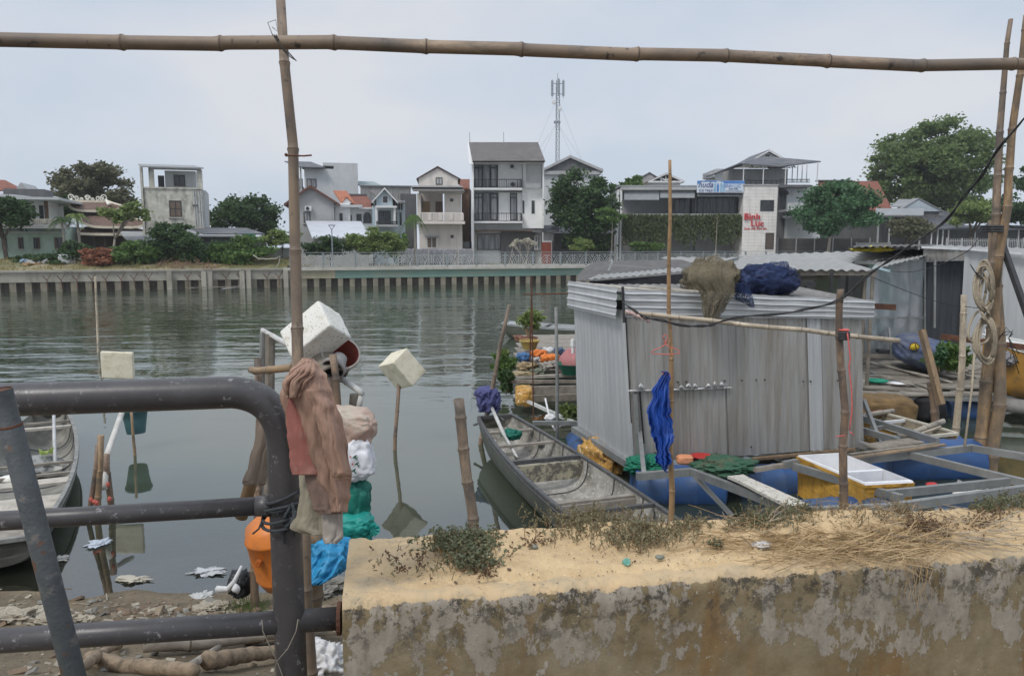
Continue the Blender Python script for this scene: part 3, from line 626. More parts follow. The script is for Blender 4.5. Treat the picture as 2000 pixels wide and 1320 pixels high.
mb = MB(); Yw = 85; ribbed(mb, (fx(706,Yw),Yw), (fx(804,Yw),Yw), ZB, fz(363,Yw), pitch=.6, depth=.06); mb.build('wall', TINR, b.o)
b.slope(706, 749, 355, 363, 5, .1, M('greenish_roof', (.3,.36,.36)), x0t=708); b.slab(704, 806, 362, 364, -.2, 1, 'gutter', SHEET)
b.bx(772, 803, 378, None, -3, -2, 'dark_extension', DARKW)
# --- B8 white-roof low building
b = Bld('white_roof_hall', 'low hall with broad plain white sheet roof behind the bushes', 'building', 668, 66)
b.bx(612, 720, 463, None, 0, 5, 'wall', GREYW); b.slope(607, 722, 432, 464, 5, -.5, M('white_sheet', (.52,.54,.58), (.45,.47,.51), 1, .6, .1), x0t=621, x1t=728)
# --- B9 cream house
b = Bld('cream_gable_house', 'narrow cream two-storey house with gable loft and balustraded balcony', 'house', 860, 71)
b.bx(819, 903, 436, None, 0, 7, 'wall', CREAM); b.bx(869, 902, 378, 435.5, .3, 7, 'upper_wall', CREAM); b.bx(819, 868.7, 378, 435.5, 1.8, 7, 'recessed_wall', CREAM)
b.bx(818, 822, 378, 435, -.4, 1.79, 'side_wall', CREAM); b.slab(812, 906, 432, 437.5, -1.3, -.003, 'balcony_floor', CREAM); b.rail(815, 902, 415, 432, -1.2, CREAM, 24, 'balustrade', r=.06)
b.bx(821, 897, 349, 364, 1, 7, 'loft_wall', CREAM); b.gable(821, 858, 898, 327, 349, 1, 7, CREAM, M('dark_brown_roof', (.09,.06,.055)), ov=.2, th=.1)
b.win(854, 867, 347, 361, 1, 2, 1, gl=GREYW); b.slope(806, 906, 366, 373, 1, -1.3, TILEG, th=.06); b.slab(806, 904, 363, 366, -.2, 1, 'roof_slab', GREYW); b.bx(817, 904, 373, 377, -1.0, .2, 'canopy_trim', CONL)
b.bx(829, 843, 394, 415, 1.6, 1.79, 'wooden_door', M('ochre_door', (.33,.24,.13))); b.bx(854, 868, 394, 415, 1.6, 1.79, 'brown_door', SHUT)
b.win(880, 886.5, 388, 394, .3, 1, 1, t=.03); b.win(880, 886, 459, 465, 0, 1, 1, t=.03)
b.win(833, 853, 463, 485, 0, 2, 1, fr=FRAMEW, gl=SHUT); b.slab(830, 856, 459.5, 462, -.4, -.003, 'window_hood', GREYW)
b = Bld('brick_side_house', 'dark brick house squeezed in the gap beside the white three-storey house', 'house', 912, 78)
b.bx(902, 916, 366, None, 0, 5, 'wall', BRICK); b.bx(900, 917, 472, None, -5, -1, 'lean_to', DARKW); b.slope(898, 918, 350, 368, 4, -.3, TILER)
# --- B10 three storey white
b = Bld('white_three_storey_house', 'tall white three-storey house with grey tiled roof, black framed windows and two balconies', 'house', 990, 73)
b.bx(926, 1059, 318, None, 2.0, 9, 'wall', WHITE)
b.bx(922, 925.6, 314, None, -.2, 9, 'side_wall', WHITE); b.bx(1059.3, 1062, 318, 446, -.2, 9, 'side_wall', WHITE)
b.bx(1020, 1059, 368, 446, .9, 2.0-.003, 'bay_wall', WHITE); b.bx(973, 1020, 318, 371, 1.5, 2.0-.003, 'upper_wall_panel', WHITE); b.bx(974, 1019.7, 376, 432, 1.3, 1.997, 'middle_wall_panel', WHITE)
b.slope(924, 1064, 278, 314, 4.5, -.9, TILEG, th=.15, x0t=917, x1t=1050); b.slab(924, 1063, 314.8, 317, -.9, 2, 'soffit', FRAMEW)
b.slope(917, 925, 278, 320, 4.4, -.6, FRAMEW, th=.1, x0t=914.5, x1t=916.5, name='verge')
for y0, y1, yr in ((319, 367, 351), (377, 431, 417)):
    b.win(926.5, 943, y0, y1, 1.5 if y0 < 350 else 1.3, 2, 1, gl=GLC, t=.09); b.win(943.5, 957, y0, y1, 1.7, 1, 1, gl=GLC, t=.03); b.win(957.5, 972.5, y0, y1, 1.5 if y0 < 350 else 1.3, 1, 1, gl=GLC, t=.12)
    for xa, xb in ((926.8, 942.7), (958, 972)): b.bx(xa, xb, y0+8, y0+10, 1.1, 1.2, 'transom', FRAMED)
b.win(996, 1010, 377, 431, 1.3, 1, 1, gl=GLC, t=.1); b.bx(997, 1009, 385.5, 387, 1.1, 1.2, 'transom', FRAMED)
for yt, yb in ((350, 367), (416, 432)):
    b.slab(926, 1020, yb, yb+4, -.15, 1.99, 'balcony_floor', FRAMEW); b.rail(926.5, 1018, yt, yb, -.1, FRAMED, 26, r=.014)
    b.bx(1016.5, 1019, yt, yb, -.08, 1.2, 'end_rail', FRAMED)
for x0, x1 in ((1020.5, 1024), (1038, 1044)): b.win(x0, x1, 392, 417, .9, 1, 1, t=.03)
b.ac(996, 1006, 320.5, 330, 1.5); b.ac(997, 1008, 355, 366, 1.3)
mb = MB(); Yl = b.Y+.2
for k in range(14): x = lerp(fx(1027,Yl), fx(1055,Yl), k/13); mb.box((x-.015, Yl, fz(367,Yl)), (x+.015, Yl+.03, fz(320,Yl)))
for k in range(8): z = lerp(fz(367,Yl), fz(359,Yl), k/7); mb.box((fx(1027,Yl), Yl+.035, z-.01), (fx(1055,Yl), Yl+.05, z+.01))
mb.build('lattice_screen', FRAMEW, b.o); b.bx(1021, 1026.5, 318, 367.8, .9, 1.99, 'pier', WHITE)
b.bx(926, 1060, 437, 449, 1.2, 1.99, 'lower_band', PALEG); b.slab(924, 1062, 449, 452, .6, 1.99, 'brown_beam', SHUT)
b.win(932, 978, 457, 488, 1.9, 4, 1, gl=GLC, t=.06); b.bx(978, 1046, 453, None, 1.6, 1.99, 'recess_shade_slab', DARKW); b.win(1044, 1056, 460, 488, 1.5, 2, 1, gl=GLC, fr=FRAMEW)  # dark slab in place of a recess, its shade painted as wall colour
b.bx(922, 931, 452, None, 1.3, 1.99, 'porch_pier', GREYW); b.slope(1040, 1092, 440, 452, 3, .2, SHEETD); b.bx(1062.5, 1081, 451, 470, .8, 2, 'porch_wall', GREYW); b.bx(1058, 1077, 473, None, .4, .6, 'red_gate', M('red_gate', (.25,.06,.04)))
mb = MB(); Yt = b.Y+4.5
for px in (918.5, 984): mb.tube([(fx(px,Yt), Yt, fz(279,Yt)), (fx(px,Yt), Yt, fz(258,Yt))], .02, 5)
mb.build('antenna', FRAMED, b.o)
# --- B11
b = Bld('dark_gable_building', 'large building with dark weathered concrete gable behind the leafy tree', 'building', 1115, 88)
b.bx(1062, 1168, 341, None, 0, 8, 'wall', PALEG); b.gable(1062, 1112, 1170, 309, 334, -.2, 8, DARKW, GREYW, ov=.35, th=.3); b.bx(1061, 1172, 334, 341, -.35, 1, 'cornice', GREYW)
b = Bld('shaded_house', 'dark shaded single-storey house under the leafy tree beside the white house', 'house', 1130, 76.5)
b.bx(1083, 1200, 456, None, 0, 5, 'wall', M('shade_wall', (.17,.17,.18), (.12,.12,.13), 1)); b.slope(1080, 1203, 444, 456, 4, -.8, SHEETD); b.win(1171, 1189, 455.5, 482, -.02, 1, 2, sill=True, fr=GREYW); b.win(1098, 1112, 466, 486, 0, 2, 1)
# --- B12
b = Bld('small_grey_gable', 'little grey gable house top showing over the trees', 'house', 1266, 96)
b.bx(1248, 1283, 349, None, 0, 5, 'wall', GREYW); b.gable(1248, 1266, 1284, 338, 349, -.01, 5, GREYW, SHEETD, ov=.15, th=.1)
b = Bld('truss_gable_house', 'house with open white timber truss gable showing over the restaurant roof', 'house', 1298, 91)
b.bx(1268, 1326, 356, None, 0, 5, 'wall', WHITE); b.slab(1265, 1330, 353.5, 357, -.4, 4, 'cornice', FRAMEW); b.gable(1269, 1298, 1327, 340, 353.5, .1, 5, BROWNW, TILEB, ov=.4, th=.12, trim=FRAMEW)
mb = MB(); Yg = 90.9
for xa, ya, xb, yb in ((1298,353,1298,342),(1298,352,1285,347),(1298,352,1311,347),(1290,353,1286,347),(1306,353,1310,347)): mb.beam((fx(xa,Yg),Yg,fz(ya,Yg)), (fx(xb,Yg),Yg,fz(yb,Yg)), .08, .14)
mb.build('truss', FRAMEW, b.o)
# --- B13 restaurant
b = Bld('restaurant', 'flat roofed riverside restaurant with glass upper floor, grey awnings and white tiled sign tower', 'restaurant', 1360, 75)
b.bx(1215, 1448, 372, None, 3.0, 11, 'wall', M('dim_wall', (.36,.36,.37), (.3,.3,.3), 1)); b.slab(1213, 1449, 365.5, 371, -.4, 11, 'roof_slab', GREYW); b.slab(1208, 1380, 362, 365, .5, 8, 'roof_edge', SHEET)
b.slab(1213, 1449, 417.5, 421, -.2, 3, 'floor_slab', GREYW)
for x0, x1 in ((1204.5, 1208), (1210.5, 1214)): b.bx(x0, x1, 371, None, -.2, .4, 'column', WHITE)
b.bx(1208.5, 1210, 380, None, 0, .3, 'glass_strip', GLD)
for x0, x1 in ((1316.5, 1354.5), (1360, 1448)): b.win(x0, x1, 385, 420, 1.0, 4 if x0 < 1350 else 7, 1, gl=GLD, t=.08)
b.bx(1355.5, 1359, 371.5, 490, -.05, .2, 'column', FRAMED); b.bx(1447, 1449.6, 371.5, None, .2, .5, 'column', FRAMED)
b.rail(1216, 1316, 418.6-0, 425, -.12, FRAMED, 50, r=.012)
AWN = M('grey_awning', (.26,.28,.29), (.21,.22,.23), 2, .8, .5, 6, .05)
b.slope(1218, 1286, 373, 390, 0, -.5, AWN, th=.04, name='awning'); b.slope(1288, 1355, 373, 386, 0, -.5, AWN, th=.04, name='awning'); b.slope(1360, 1448, 378, 383, 0, -.4, AWN, th=.04, name='awning')
b.bx(1450, 1516, 362, None, -.6, 5, 'sign_tower', None or (lambda: M('white_stone', (.74,.71,.67), (.64,.61,.58), 1.2, .8, .2, stain=(.5,.48,.45), sscale=1, slo=.5, shi=.8))())
mb = MB(); Yt = b.Y-.605; z = fz(487, Yt)
while z < fz(364, Yt): mb.box((fx(1450,Yt), Yt, z), (fx(1516,Yt), Yt+.003, z+.022)); z += .31
k = 0
for xx in (1462, 1474, 1487, 1500, 1508):
    mb.box((fx(xx,Yt), Yt-.001, fz(487,Yt)), (fx(xx,Yt)+.02, Yt+.002, fz(364,Yt)))
mb.build('tile_joints', M('joint', (.5,.48,.45)), b.o)
b.bx(1516.3, 1518, 362, None, -.55, 5, 'tower_edge', DARKW); b.slab(1448, 1518.5, 360, 362, -.7, 5.1, 'tower_coping', GREYW)
b.win(1483, 1509.5, 391, 412.5, -.6, 1, 1, gl=GLD, t=.06); b.win(1495.5, 1512, 455, 487, -.6, 1, 1, gl=BROWNW, t=.05)
def text(s, px, py, Y, size, mat, parent, name='lettering', extr=.03, xs=1.0, align='LEFT', shear=0, offset=0):
    cu = bpy.data.curves.new(name, 'FONT'); cu.body = s; cu.size = size; cu.extrude = extr; cu.align_x = align; cu.shear = shear; cu.offset = offset
    to = bpy.data.objects.new(name, cu); C.objects.link(to); dg = bpy.context.evaluated_depsgraph_get(); me = bpy.data.meshes.new_from_object(to.evaluated_get(dg))
    bpy.data.objects.remove(to); me.materials.clear(); me.materials.append(mat); me.name = name
    o = bpy.data.objects.new(name, me); C.objects.link(o); p = PY(px, py, Y); o.parent = parent; o.location = p - Vector(parent['_o']); o.rotation_euler = (R(90), 0, 0); o.scale = (xs, 1, 1); return o
REDS = M('red_sign', (.62,.03,.04), (.55,.03,.035), 2, .45, 0)
text('Bình', 1452.5, 429, 74.3, .86, REDS, b.o, 'sign_word', .06, 1.05); text('Lục', 1466, 441.5, 74.3, .80, REDS, b.o, 'sign_word', .06, 1.05)
text('Quán nhậu bình dân', 1453, 448.5, 74.38, .27, REDS, b.o, 'sign_word', .02, .98)
# banner
BW = M('banner_white', (.62,.66,.72), (.54,.6,.68), .8, .6, .1); BBL = M('banner_blue', (.06,.16,.45), (.1,.25,.55), .7, .6, 0); BDK = M('banner_navy', (.03,.06,.22)); BLT = M('banner_sky', (.3,.5,.68))
bn = Bld('advertising_banner', 'long white and blue beer banner hung along the restaurant roof', 'banner', 1405, 74.4)
bn.bx(1359, 1451, 353, 376.5, 0, .08, 'panel', BW); bn.bx(1410, 1451, 353.2, 359, -.012, -.002, 'blue_band', BBL); bn.bx(1359.4, 1398, 353.2, 355.5, -.012, -.002, 'blue_band', BBL)
mb = MB(); Yb = 74.385; mb.prism([(fx(1398,Yb),Yb,fz(353.2,Yb)),(fx(1425,Yb),Yb,fz(359,Yb)),(fx(1410,Yb),Yb,fz(353.2,Yb))], (0,.008,0)); mb.prism([(fx(1359.5,Yb),Yb,fz(353.4,Yb)),(fx(1369,Yb),Yb,fz(353.4,Yb)),(fx(1359.5,Yb),Yb,fz(361,Yb))], (0,.006,0)); mb.build('blue_wedge', BBL, bn.o)
text('huda', 1363, 366.3, 74.38, .80, BDK, bn.o, 'banner_word', .012, .92, shear=.35); text('ICE TREAT', 1365, 375, 74.38, .33, BDK, bn.o, 'banner_word', .008, .98)
text('BÌNH LỤC', 1413.5, 366.5, 74.38, .43, BBL, bn.o, 'banner_word', .01, .84); text('Quán nhậu', 1423, 370.3, 74.38, .2, BDK, bn.o, 'banner_word', .008, 1)
for k, px in enumerate((1392, 1397.5, 1404, 1409)):
    mb = MB(); Y_ = 74.37; mb.box((fx(px,Y_), Y_, fz(375,Y_)), (fx(px+4,Y_), Y_+.01, fz(359+k%2*2,Y_))); mb.box((fx(px+1,Y_), Y_, fz(359+k%2*2,Y_)), (fx(px+3,Y_), Y_+.009, fz(356+k%2*2,Y_))); mb.build('can_picture', [BLT, BBL][k % 2] if k % 3 else BLT, bn.o)
mb = MB(); Y_ = 74.375
for k in range(3): mb.box((fx(1414,Y_), Y_, fz(372.3+k*1.3,Y_)), (fx(1447,Y_), Y_+.01, fz(371.8+k*1.3,Y_)))
mb.build('small_print', M('print_grey', (.4,.45,.55)), bn.o)
# --- B14 roof-canopy building
b = Bld('canopy_building', 'pale grey building with large dark corrugated roof canopy on thin posts', 'building', 1490, 83)
b.bx(1534, 1602, 364, None, 1, 8, 'wall', PALEG); b.bx(1395, 1534, 330, None, 3, 9, 'back_wall', GREYW); b.gable(1455, 1493, 1532, 296, 318, 6.0, 12, WHITE, SHEETD, ov=.6, th=.15, trim=FRAMEW)
b.win(1490, 1497, 303, 310, 6.0, 1, 1, t=.03)
Yc = b.Y
def rp(px, py, dy): return (fx(px, Yc+dy), Yc+dy, fz(py, Yc+dy))
for nm, poly in (('canopy', [rp(1376,347,-.5), rp(1440,321,-.5), rp(1493,308,4.5), rp(1455,314,6)]), ('canopy', [rp(1440,321,-.5), rp(1520,327,-.5), rp(1597,317,1.2), rp(1493,308,4.5)])):
    mb = MB(); mb.prism(poly, (0,0,.12)); mb.build(nm, SHEETD, b.o)
for px, y0 in ((1448.5,318),(1487,325),(1530,326),(1592,319),(1571,322),(1562,323),(1553,324),(1543,325)):
    b.bx(px-.7, px+.7, y0, 362 if px < 1535 else 357, -.3 if px < 1531 or px > 1590 else 3, -.15 if px < 1531 or px > 1590 else 3.1, 'post', FRAMEW)
b.rail(1453, 1520, 352, 361, -.2, FRAMED, 40, r=.012); b.rail(1520, 1577, 350, 357, .6, FRAMED, 26, r=.012); b.slab(1450, 1580, 361, 366, -.3, 1.5, 'terrace_slab', DARKW)
mb = MB(); rr = random.Random(2)
for k in range(30): 
    px = rr.uniform(1458, 1545); mb.beam(rp(px, 321, 1), rp(px+rr.uniform(4,9), 328, 1), .04, .05)
mb.beam(rp(1458,328,1), rp(1540,328,1), .05, .07); mb.build('roof_truss', FRAMED, b.o)
b.bx(1394, 1408, 336, 354, .4, 3, 'stair_box', PALEG); b.slope(1371, 1392, 341, 349, 2, 0, SHEETD); b.bx(1375, 1394, 349, 354, 1, 3, 'stair_box', WHITE)
# lower side with balcony right of sign tower
b.bx(1519, 1560, 367, None, 1.4, 3, 'dark_wall', DARKW); b.slab(1534, 1575, 409, 413, -1.5, .9, 'balcony_floor', GREYW); b.rail(1537, 1570, 397, 409, -1.4, FRAMEW, 14, r=.02)
mb = MB(); 
def awn(u, v): a = v*math.pi/2; return (fx(lerp(1519,1538,math.sin(a)), Yc-1), Yc-1+u*4, fz(380-14*math.cos(a), Yc-1))
mb.grid(awn, 4, 8); mb.build('curved_awning', SHEETD, b.o, solid=.05)
b.slope(1528, 1580, 418, 425, 1, -2.5, SHEETD, name='porch_roof')
# --- B15..
b = Bld('red_roof_house', 'wide house with steep red tiled roof behind the round tree', 'house', 1665, 88)
b.bx(1592, 1735, 408, None, 0, 9, 'wall', DARKW); b.slope(1588, 1741, 354, 410, 6, -1, TILER, th=.2, x0t=1594, x1t=1709); b.slab(1594, 1660, 351.5, 354, 5.5, 6.5, 'ridge', DARKW)
b = Bld('hipped_sheet_shed', 'pale sheet-roofed shed with light blue-grey gable beside the red roof', 'shed', 1780, 86)
b.bx(1740, 1832, 413, None, 0, 6, 'wall', DARKW); b.gable(1752, 1790, 1838, 388.5, 413, -.2, 1, M('light_blue_sheet', (.45,.5,.54), (.38,.43,.47), 1), SHEET, ov=.1, th=.1); b.slope(1738, 1790, 389, 403, 5, .5, SHEET, x0t=1752)
b = Bld('open_canopy', 'open shelter with flat pale roof beneath the blue-grey gable', 'shelter', 1755, 80)
b.slope(1708, 1802, 407, 420, 5, -.5, SHEET); b.bx(1712, 1800, 421, 424, -.2, 0, 'beam', GREYW); b.bx(1715, 1800, 421, None, 4.5, 5, 'back_wall', DARKW)
for px in (1715, 1737, 1797): b.bx(px, px+1.5, 421, None, -.2, 0, 'post', GREYW)
b = Bld('dark_roof_house', 'low house with dark slate-grey roof left of the tied bamboo poles', 'house', 1840, 84)
b.slope(1798, 1884, 412, 440, 5, -.8, SHEETD, x1t=1872); b.bx(1802, 1878, 440, None, 0, 5, 'wall', DARKW)
b = Bld('veranda_house', 'long dark veranda with thin white posts at the right edge', 'house', 1930, 79)
b.bx(1810, 2120, 449, None, 1.5, 6, 'wall', DARKW); b.slope(1800, 2120, 440, 447, 5, -.5, SHEETD)
for px in (1820, 1832, 1842, 1853, 1905, 1955, 1990): b.bx(px, px+1.4, 447, None, -.1, .05, 'post', FRAMEW)
# fences, far
def fence(name, label, x0, x1, y0, Y, mat, n=30, style='bar'):
    f = Bld(name, label, 'fence', x0, Y); X0, X1 = fx(x0,Y), fx(x1,Y); Z1 = fz(y0,Y)
    if style == 'bar':
        mb = MB()
        for k in range(n+1): x = lerp(X0, X1, k/n); mb.box((x-.02, Y-.02, ZB), (x+.02, Y+.02, Z1))
        for z in (ZB+.2, Z1-.25): mb.box((X0, Y+.021, z), (X1, Y+.05, z+.05))
        mb.build('bars', mat, f.o)
    elif style == 'cloth':
        mb = MB(); mb.grid(lambda u, v: (lerp(X0,X1,u), Y+.1*fbm((u*30, v*3, 1)), lerp(ZB, Z1, v)+.015*math.sin(u*60)*v), 120, 8); mb.build('fabric', mat, f.o, smooth=True, solid=.01)
    else:
        mb = MB(); mb.box((X0, Y, ZB), (X1, Y+.12, Z1)); mb.build('panel', mat, f.o)
    mb = MB(); m_ = max(2, n//8)
    for k in range(m_+1): x = lerp(X0, X1, k/m_); mb.box((x-.05, Y-.03, ZB), (x+.05, Y+.02-.003, Z1+.06))
    mb.build('posts', GREYW, f.o)
fence('grille_fence', 'white metal bar fence at the right edge behind the sheds', 1850, 2060, 466, 77, GREYW, 60)
fence('cloth_fence', 'sagging grey cloth fence in front of the cream house', 778, 924, 486, 68.5, M('grey_fabric', (.27,.27,.29), (.2,.2,.22), 2, .9, .3), 40, 'cloth')
fence('mesh_fence', 'dark mesh fence behind the small round tree', 1520, 1700, 466, 76, M('dark_mesh', (.11,.10,.095), (.07,.065,.06), 3, .9, .3), 40, 'solid')
fence('block_wall', 'low grey block wall with bar railing left of the tall bamboo pole', 519, 578, 484, 62, GREYW, 20, 'solid')
fence('corrugated_fence', 'low corrugated fence panel right of the small round tree', 1674, 1740, 474, 74.5, TINR, 12, 'solid')
def face(prefix, ang):
    for o in bpy.data.objects:
        if o.parent is None and o.name.split('.')[0] in prefix:
            ph = math.atan2(-o.location.x, o.location.y); th = R(ang); o.rotation_euler.z = th; o.scale.x = 1/(math.cos(th)+math.sin(th)*math.tan(ph))
face(('mint_house','temple','concrete_house','low_shed','tin_lean_to'), 17); face(('grey_gable_house','white_bungalow','white_roof_hall','tall_block','pale_blue_villa','tin_warehouse'), 12); face(('cream_gable_house',), 5)
# mast
Ym = 108; X = fx(1088, Ym, 300); rt = thing('cell_mast', 'tall slim lattice telecom mast with panel antennas behind the rooftops', 'mast', (X, Ym, ZB))
mb = MB(); zt = fz(158, Ym); w_ = .30
for k in range(3):
    a = k*2.094; mb.tube([(X+w_*math.cos(a), Ym+w_*math.sin(a), ZB), (X+w_*math.cos(a), Ym+w_*math.sin(a), zt)], .055, 5)
z = fz(345, Ym); i = 0
while z < zt-.9:
    for k in range(3):
        a, c = k*2.094, (k+1)*2.094; mb.tube([(X+w_*math.cos(a), Ym+w_*math.sin(a), z), (X+w_*math.cos(c), Ym+w_*math.sin(c), z+.9)], .03, 4); mb.tube([(X+w_*math.cos(a), Ym+w_*math.sin(a), z), (X+w_*math.cos(c), Ym+w_*math.sin(c), z)], .025, 4)
    z += .9
mb.tube([(X, Ym, zt), (X, Ym, zt+1)], .03, 4); MASTM = M('mast_steel', (.25,.28,.31), (.2,.22,.25), 3, .5, 0); mb.build('lattice', MASTM, rt)
for dx, y0, y1 in ((-.75, 160, 190), (.1, 157, 186), (.75, 160, 190)):
    mb = MB(); mb.box((X+dx-.16, Ym-.8, fz(y1,Ym)), (X+dx+.16, Ym-.65, fz(y0,Ym))); mb.box((X+dx-.03, Ym-.65, fz(y1,Ym)-.3), (X+dx+.03, Ym-.58, fz(y0,Ym)+.2)); mb.build('panel_antenna', M('antenna_grey', (.3,.33,.37)), rt)
mb = MB(); mb.box((X-.8, Ym-.6, fz(186,Ym)), (X+.8, Ym-.5, fz(185,Ym))); mb.box((X-.8, Ym-.6, fz(166,Ym)), (X+.8, Ym-.5, fz(165,Ym))); mb.build('antenna_bracket', MASTM, rt)
for px, py in ((1080, 201), (1091, 214)):
    mb = MB(); mb.lathe((fx(px,Ym), Ym-.6, fz(py,Ym)), [(0,0),(.28,-.03),(.32,-.12),(.3,-.2),(0,-.2)], 12, rot=Matrix.Rotation(R(90),3,'X')); mb.build('dish', FRAMEW, rt)
mb = MB(); mb.box((X-.5, Ym-.7, fz(243,Ym)), (X+.4, Ym-.5, fz(238,Ym)))
for sx in (-1, 1):
    for zz, gx in ((240, 2.2), (240, 3.2), (190, 2.8)):
        mb.tube([(X, Ym, fz(zz,Ym)), (X+sx*gx*1.7, Ym+2, fz(350,Ym))], .012, 3)
mb.build('guy_wires', MASTM, rt)
# promenade lamp
Yp = 60.5; X = fx(648, Yp); rt = thing('street_lamp', 'slim lamp post with flat round head on the far promenade', 'street lamp', (X, Yp, ZB))
mb = MB(); mb.tube([(X,Yp,ZB),(X,Yp,fz(447,Yp))], [.06,.04], 8); mb.build('post', MASTM, rt)
mb = MB()
for s_ in (-1, 1): mb.tube([(X,Yp,fz(449,Yp)),(X+s_*.22,Yp,fz(441,Yp))], .025, 5)
mb.lathe((X,Yp,fz(441,Yp)), [(0,0),(.28,0),(.28,.06),(0,.09)], 14); mb.build('lamp_head', MASTM, rt)
# ================= TREES & PLANTS =================
BARK = M('bark', (.16,.13,.10), (.09,.075,.06), 10, .9, .6, 40, .01, stretch=(1,1,.3))
BARKL = M('pale_bark', (.34,.31,.27), (.24,.21,.18), 10, .9, .5)
L_DK = leafmat('leaf_dark', (0.032,0.065,0.026), (0.087,0.145,0.051)); L_MD = leafmat('leaf_mid', (.05,.10,.025), (.15,.24,.065)); L_YL = leafmat('leaf_yellowish', (0.102,0.160,0.043), (0.246,0.304,0.102))
L_BR = leafmat('leaf_brownish', (0.072,0.087,0.043), (0.203,0.189,0.116)); L_RD = leafmat('leaf_dry_red', (0.189,0.072,0.043), (0.377,0.174,0.102)); L_BG = leafmat('leaf_big_tree', (.075,.125,.045), (.22,.29,.11), .45); L_RND = leafmat('leaf_round_tree', (0.036,0.102,0.043), (0.116,0.217,0.102))
L_FL = leafmat('pale_blossom', (.45,.42,.34), (.62,.58,.48))
def leaves(clumps, n, size, seed=0, flat=.6, aspect=1.6):
    """leaf cards scattered in ellipsoid clumps: clumps = [(c, (rx,ry,rz), weight)]"""
    rg = np.random.default_rng(seed); W = np.array([c[2] for c in clumps], float); W /= W.sum(); cnt = rg.multinomial(n, W); P = []
    for (c, r, w_), k in zip(clumps, cnt):
        d = rg.normal(size=(k, 3)); d /= np.linalg.norm(d, axis=1)[:, None]; rad = np.clip(np.abs(rg.normal(.62, .3, k)), .05, 1.45)[:, None]
        P.append(np.array(c) + d*rad*np.array(r))
    P = np.concatenate(P); n = len(P)
    a = rg.normal(size=(n, 3)); a[:, 2] *= flat; a /= np.linalg.norm(a, axis=1)[:, None]
    b_ = np.cross(a, rg.normal(size=(n, 3))); b_ /= np.linalg.norm(b_, axis=1)[:, None]
    s = size*rg.uniform(.6, 1.3, n)[:, None]; a *= s*aspect*.5; b_ *= s*.5
    V_ = np.stack([P-a, P+b_*.9-a*.1, P+a, P-b_*.9-a*.1], 1).reshape(-1, 3)
    return V_
def leafmesh(name, V_, mat, parent):
    mb = MB(); mb.leafy = True; n = len(V_)//4; mb.v = [tuple(x) for x in V_.tolist()]; mb.f = [(4*i, 4*i+1, 4*i+2, 4*i+3) for i in range(n)]; mb.m = [0]*n
    return mb.build(name, mat, parent)
def crown(c, r, seed, k=26, cr=.32, low=-.6):
    k = int(k*1.6); cr *= .95
    rr = random.Random(seed); out = []
    for i in range(k):
        while True:
            d = Vector((rr.gauss(0,1), rr.gauss(0,1), rr.gauss(0,1))).normalized()
            if d.z > low: break
        t = rr.random()**.5*.97; s = rr.uniform(.6, 1.4)*cr
        out.append(((c[0]+d.x*r[0]*t, c[1]+d.y*r[1]*t, c[2]+d.z*r[2]*t), (r[0]*s, r[1]*s, r[2]*s*.8), s*s))
    return out
def tree(name, label, x0, x1, y0, y1, Y, mat, n=5000, leaf=.22, trunk_px=None, seed=1, group=None, k=30, cr=.32, bark=None, cat='tree', depth=None, low=-.6, tr=.18, limbs=6):
    cx, Y0 = (x0+x1)/2, Y; X = fx(cx, Y); Zt, Zb = fz(y0, Y), fz(y1, Y); rx = (fx(x1,Y)-fx(x0,Y))/2; rz = (Zt-Zb)/2; c = (X, Y, (Zt+Zb)/2)
    tx = fx(trunk_px, Y) if trunk_px else X
    rt = thing(name, label, cat, (tx, Y, ZB), group)
    cl = crown(c, (rx, depth or rx*.9, rz), seed, k, cr, low); leafmesh('crown', leaves(cl, n, leaf, seed), mat, rt)
    mb = MB(); rr = random.Random(seed); b0 = Vector((tx, Y, ZB-.1)); fork = Vector((lerp(tx, X, .3), Y, lerp(ZB, c[2], .55 if Zb > ZB+1 else .3)))
    mb.tube([b0, lerp(b0, fork, .5)+V(rr.uniform(-.1,.1),0,0), fork], [tr, tr*.85, tr*.7], 8)
    for i in range(limbs):
        e = Vector(rr.choice(cl)[0]); m_ = lerp(fork, e, .5)+V(rr.uniform(-.2,.2), rr.uniform(-.2,.2), .2); mb.tube([fork, m_, e], [tr*.55, tr*.35, tr*.12], 6)
    mb.build('trunk', bark or BARK, rt, smooth=True); return rt
tree('leafy_tree', 'big dark spreading tree behind the temple roof', 112, 268, 318, 440, 84, L_BR, 14000, .26, seed=3, k=46, cr=.24)
tree('leafy_tree', 'dense green tree at the left edge in front of the mint house', -70, 52, 375, 462, 57, L_DK, 9000, .2, trunk_px=12, seed=4, k=36)
tree('small_tree', 'thin pale-trunked tree in front of the temple', 200, 292, 396, 448, 60, L_YL, 2600, .2, trunk_px=213, seed=5, k=16, cr=.3, bark=BARKL, tr=.12)
tree('leafy_tree', 'dense dark tree between the concrete house and the tall bamboo pole', 412, 548, 382, 480, 76, L_DK, 9000, .24, seed=6, k=36)
tree('leafy_tree', 'low dark green tree behind the balcony of the mint house', 98, 160, 380, 440, 72, L_DK, 2500, .22, seed=8, k=14)
tree('mango_tree', 'very broad dense dark tree beside the white three-storey house', 1066, 1214, 335, 492, 72.5, L_DK, 17000, .23, trunk_px=1150, seed=9, k=60, cr=.27, depth=3.0, low=-.9)
tree('leafy_tree', 'small green treetop showing left of the little grey gable', 1196, 1262, 344, 380, 90, L_MD, 2600, .26, seed=10, k=14)
tree('round_tree', 'round bushy green tree on the promenade before the red roof', 1556, 1716, 353, 472, 71.5, L_RND, 16000, .22, trunk_px=1617, seed=11, k=64, cr=.25, bark=BARKL, depth=3.4, low=-.75)
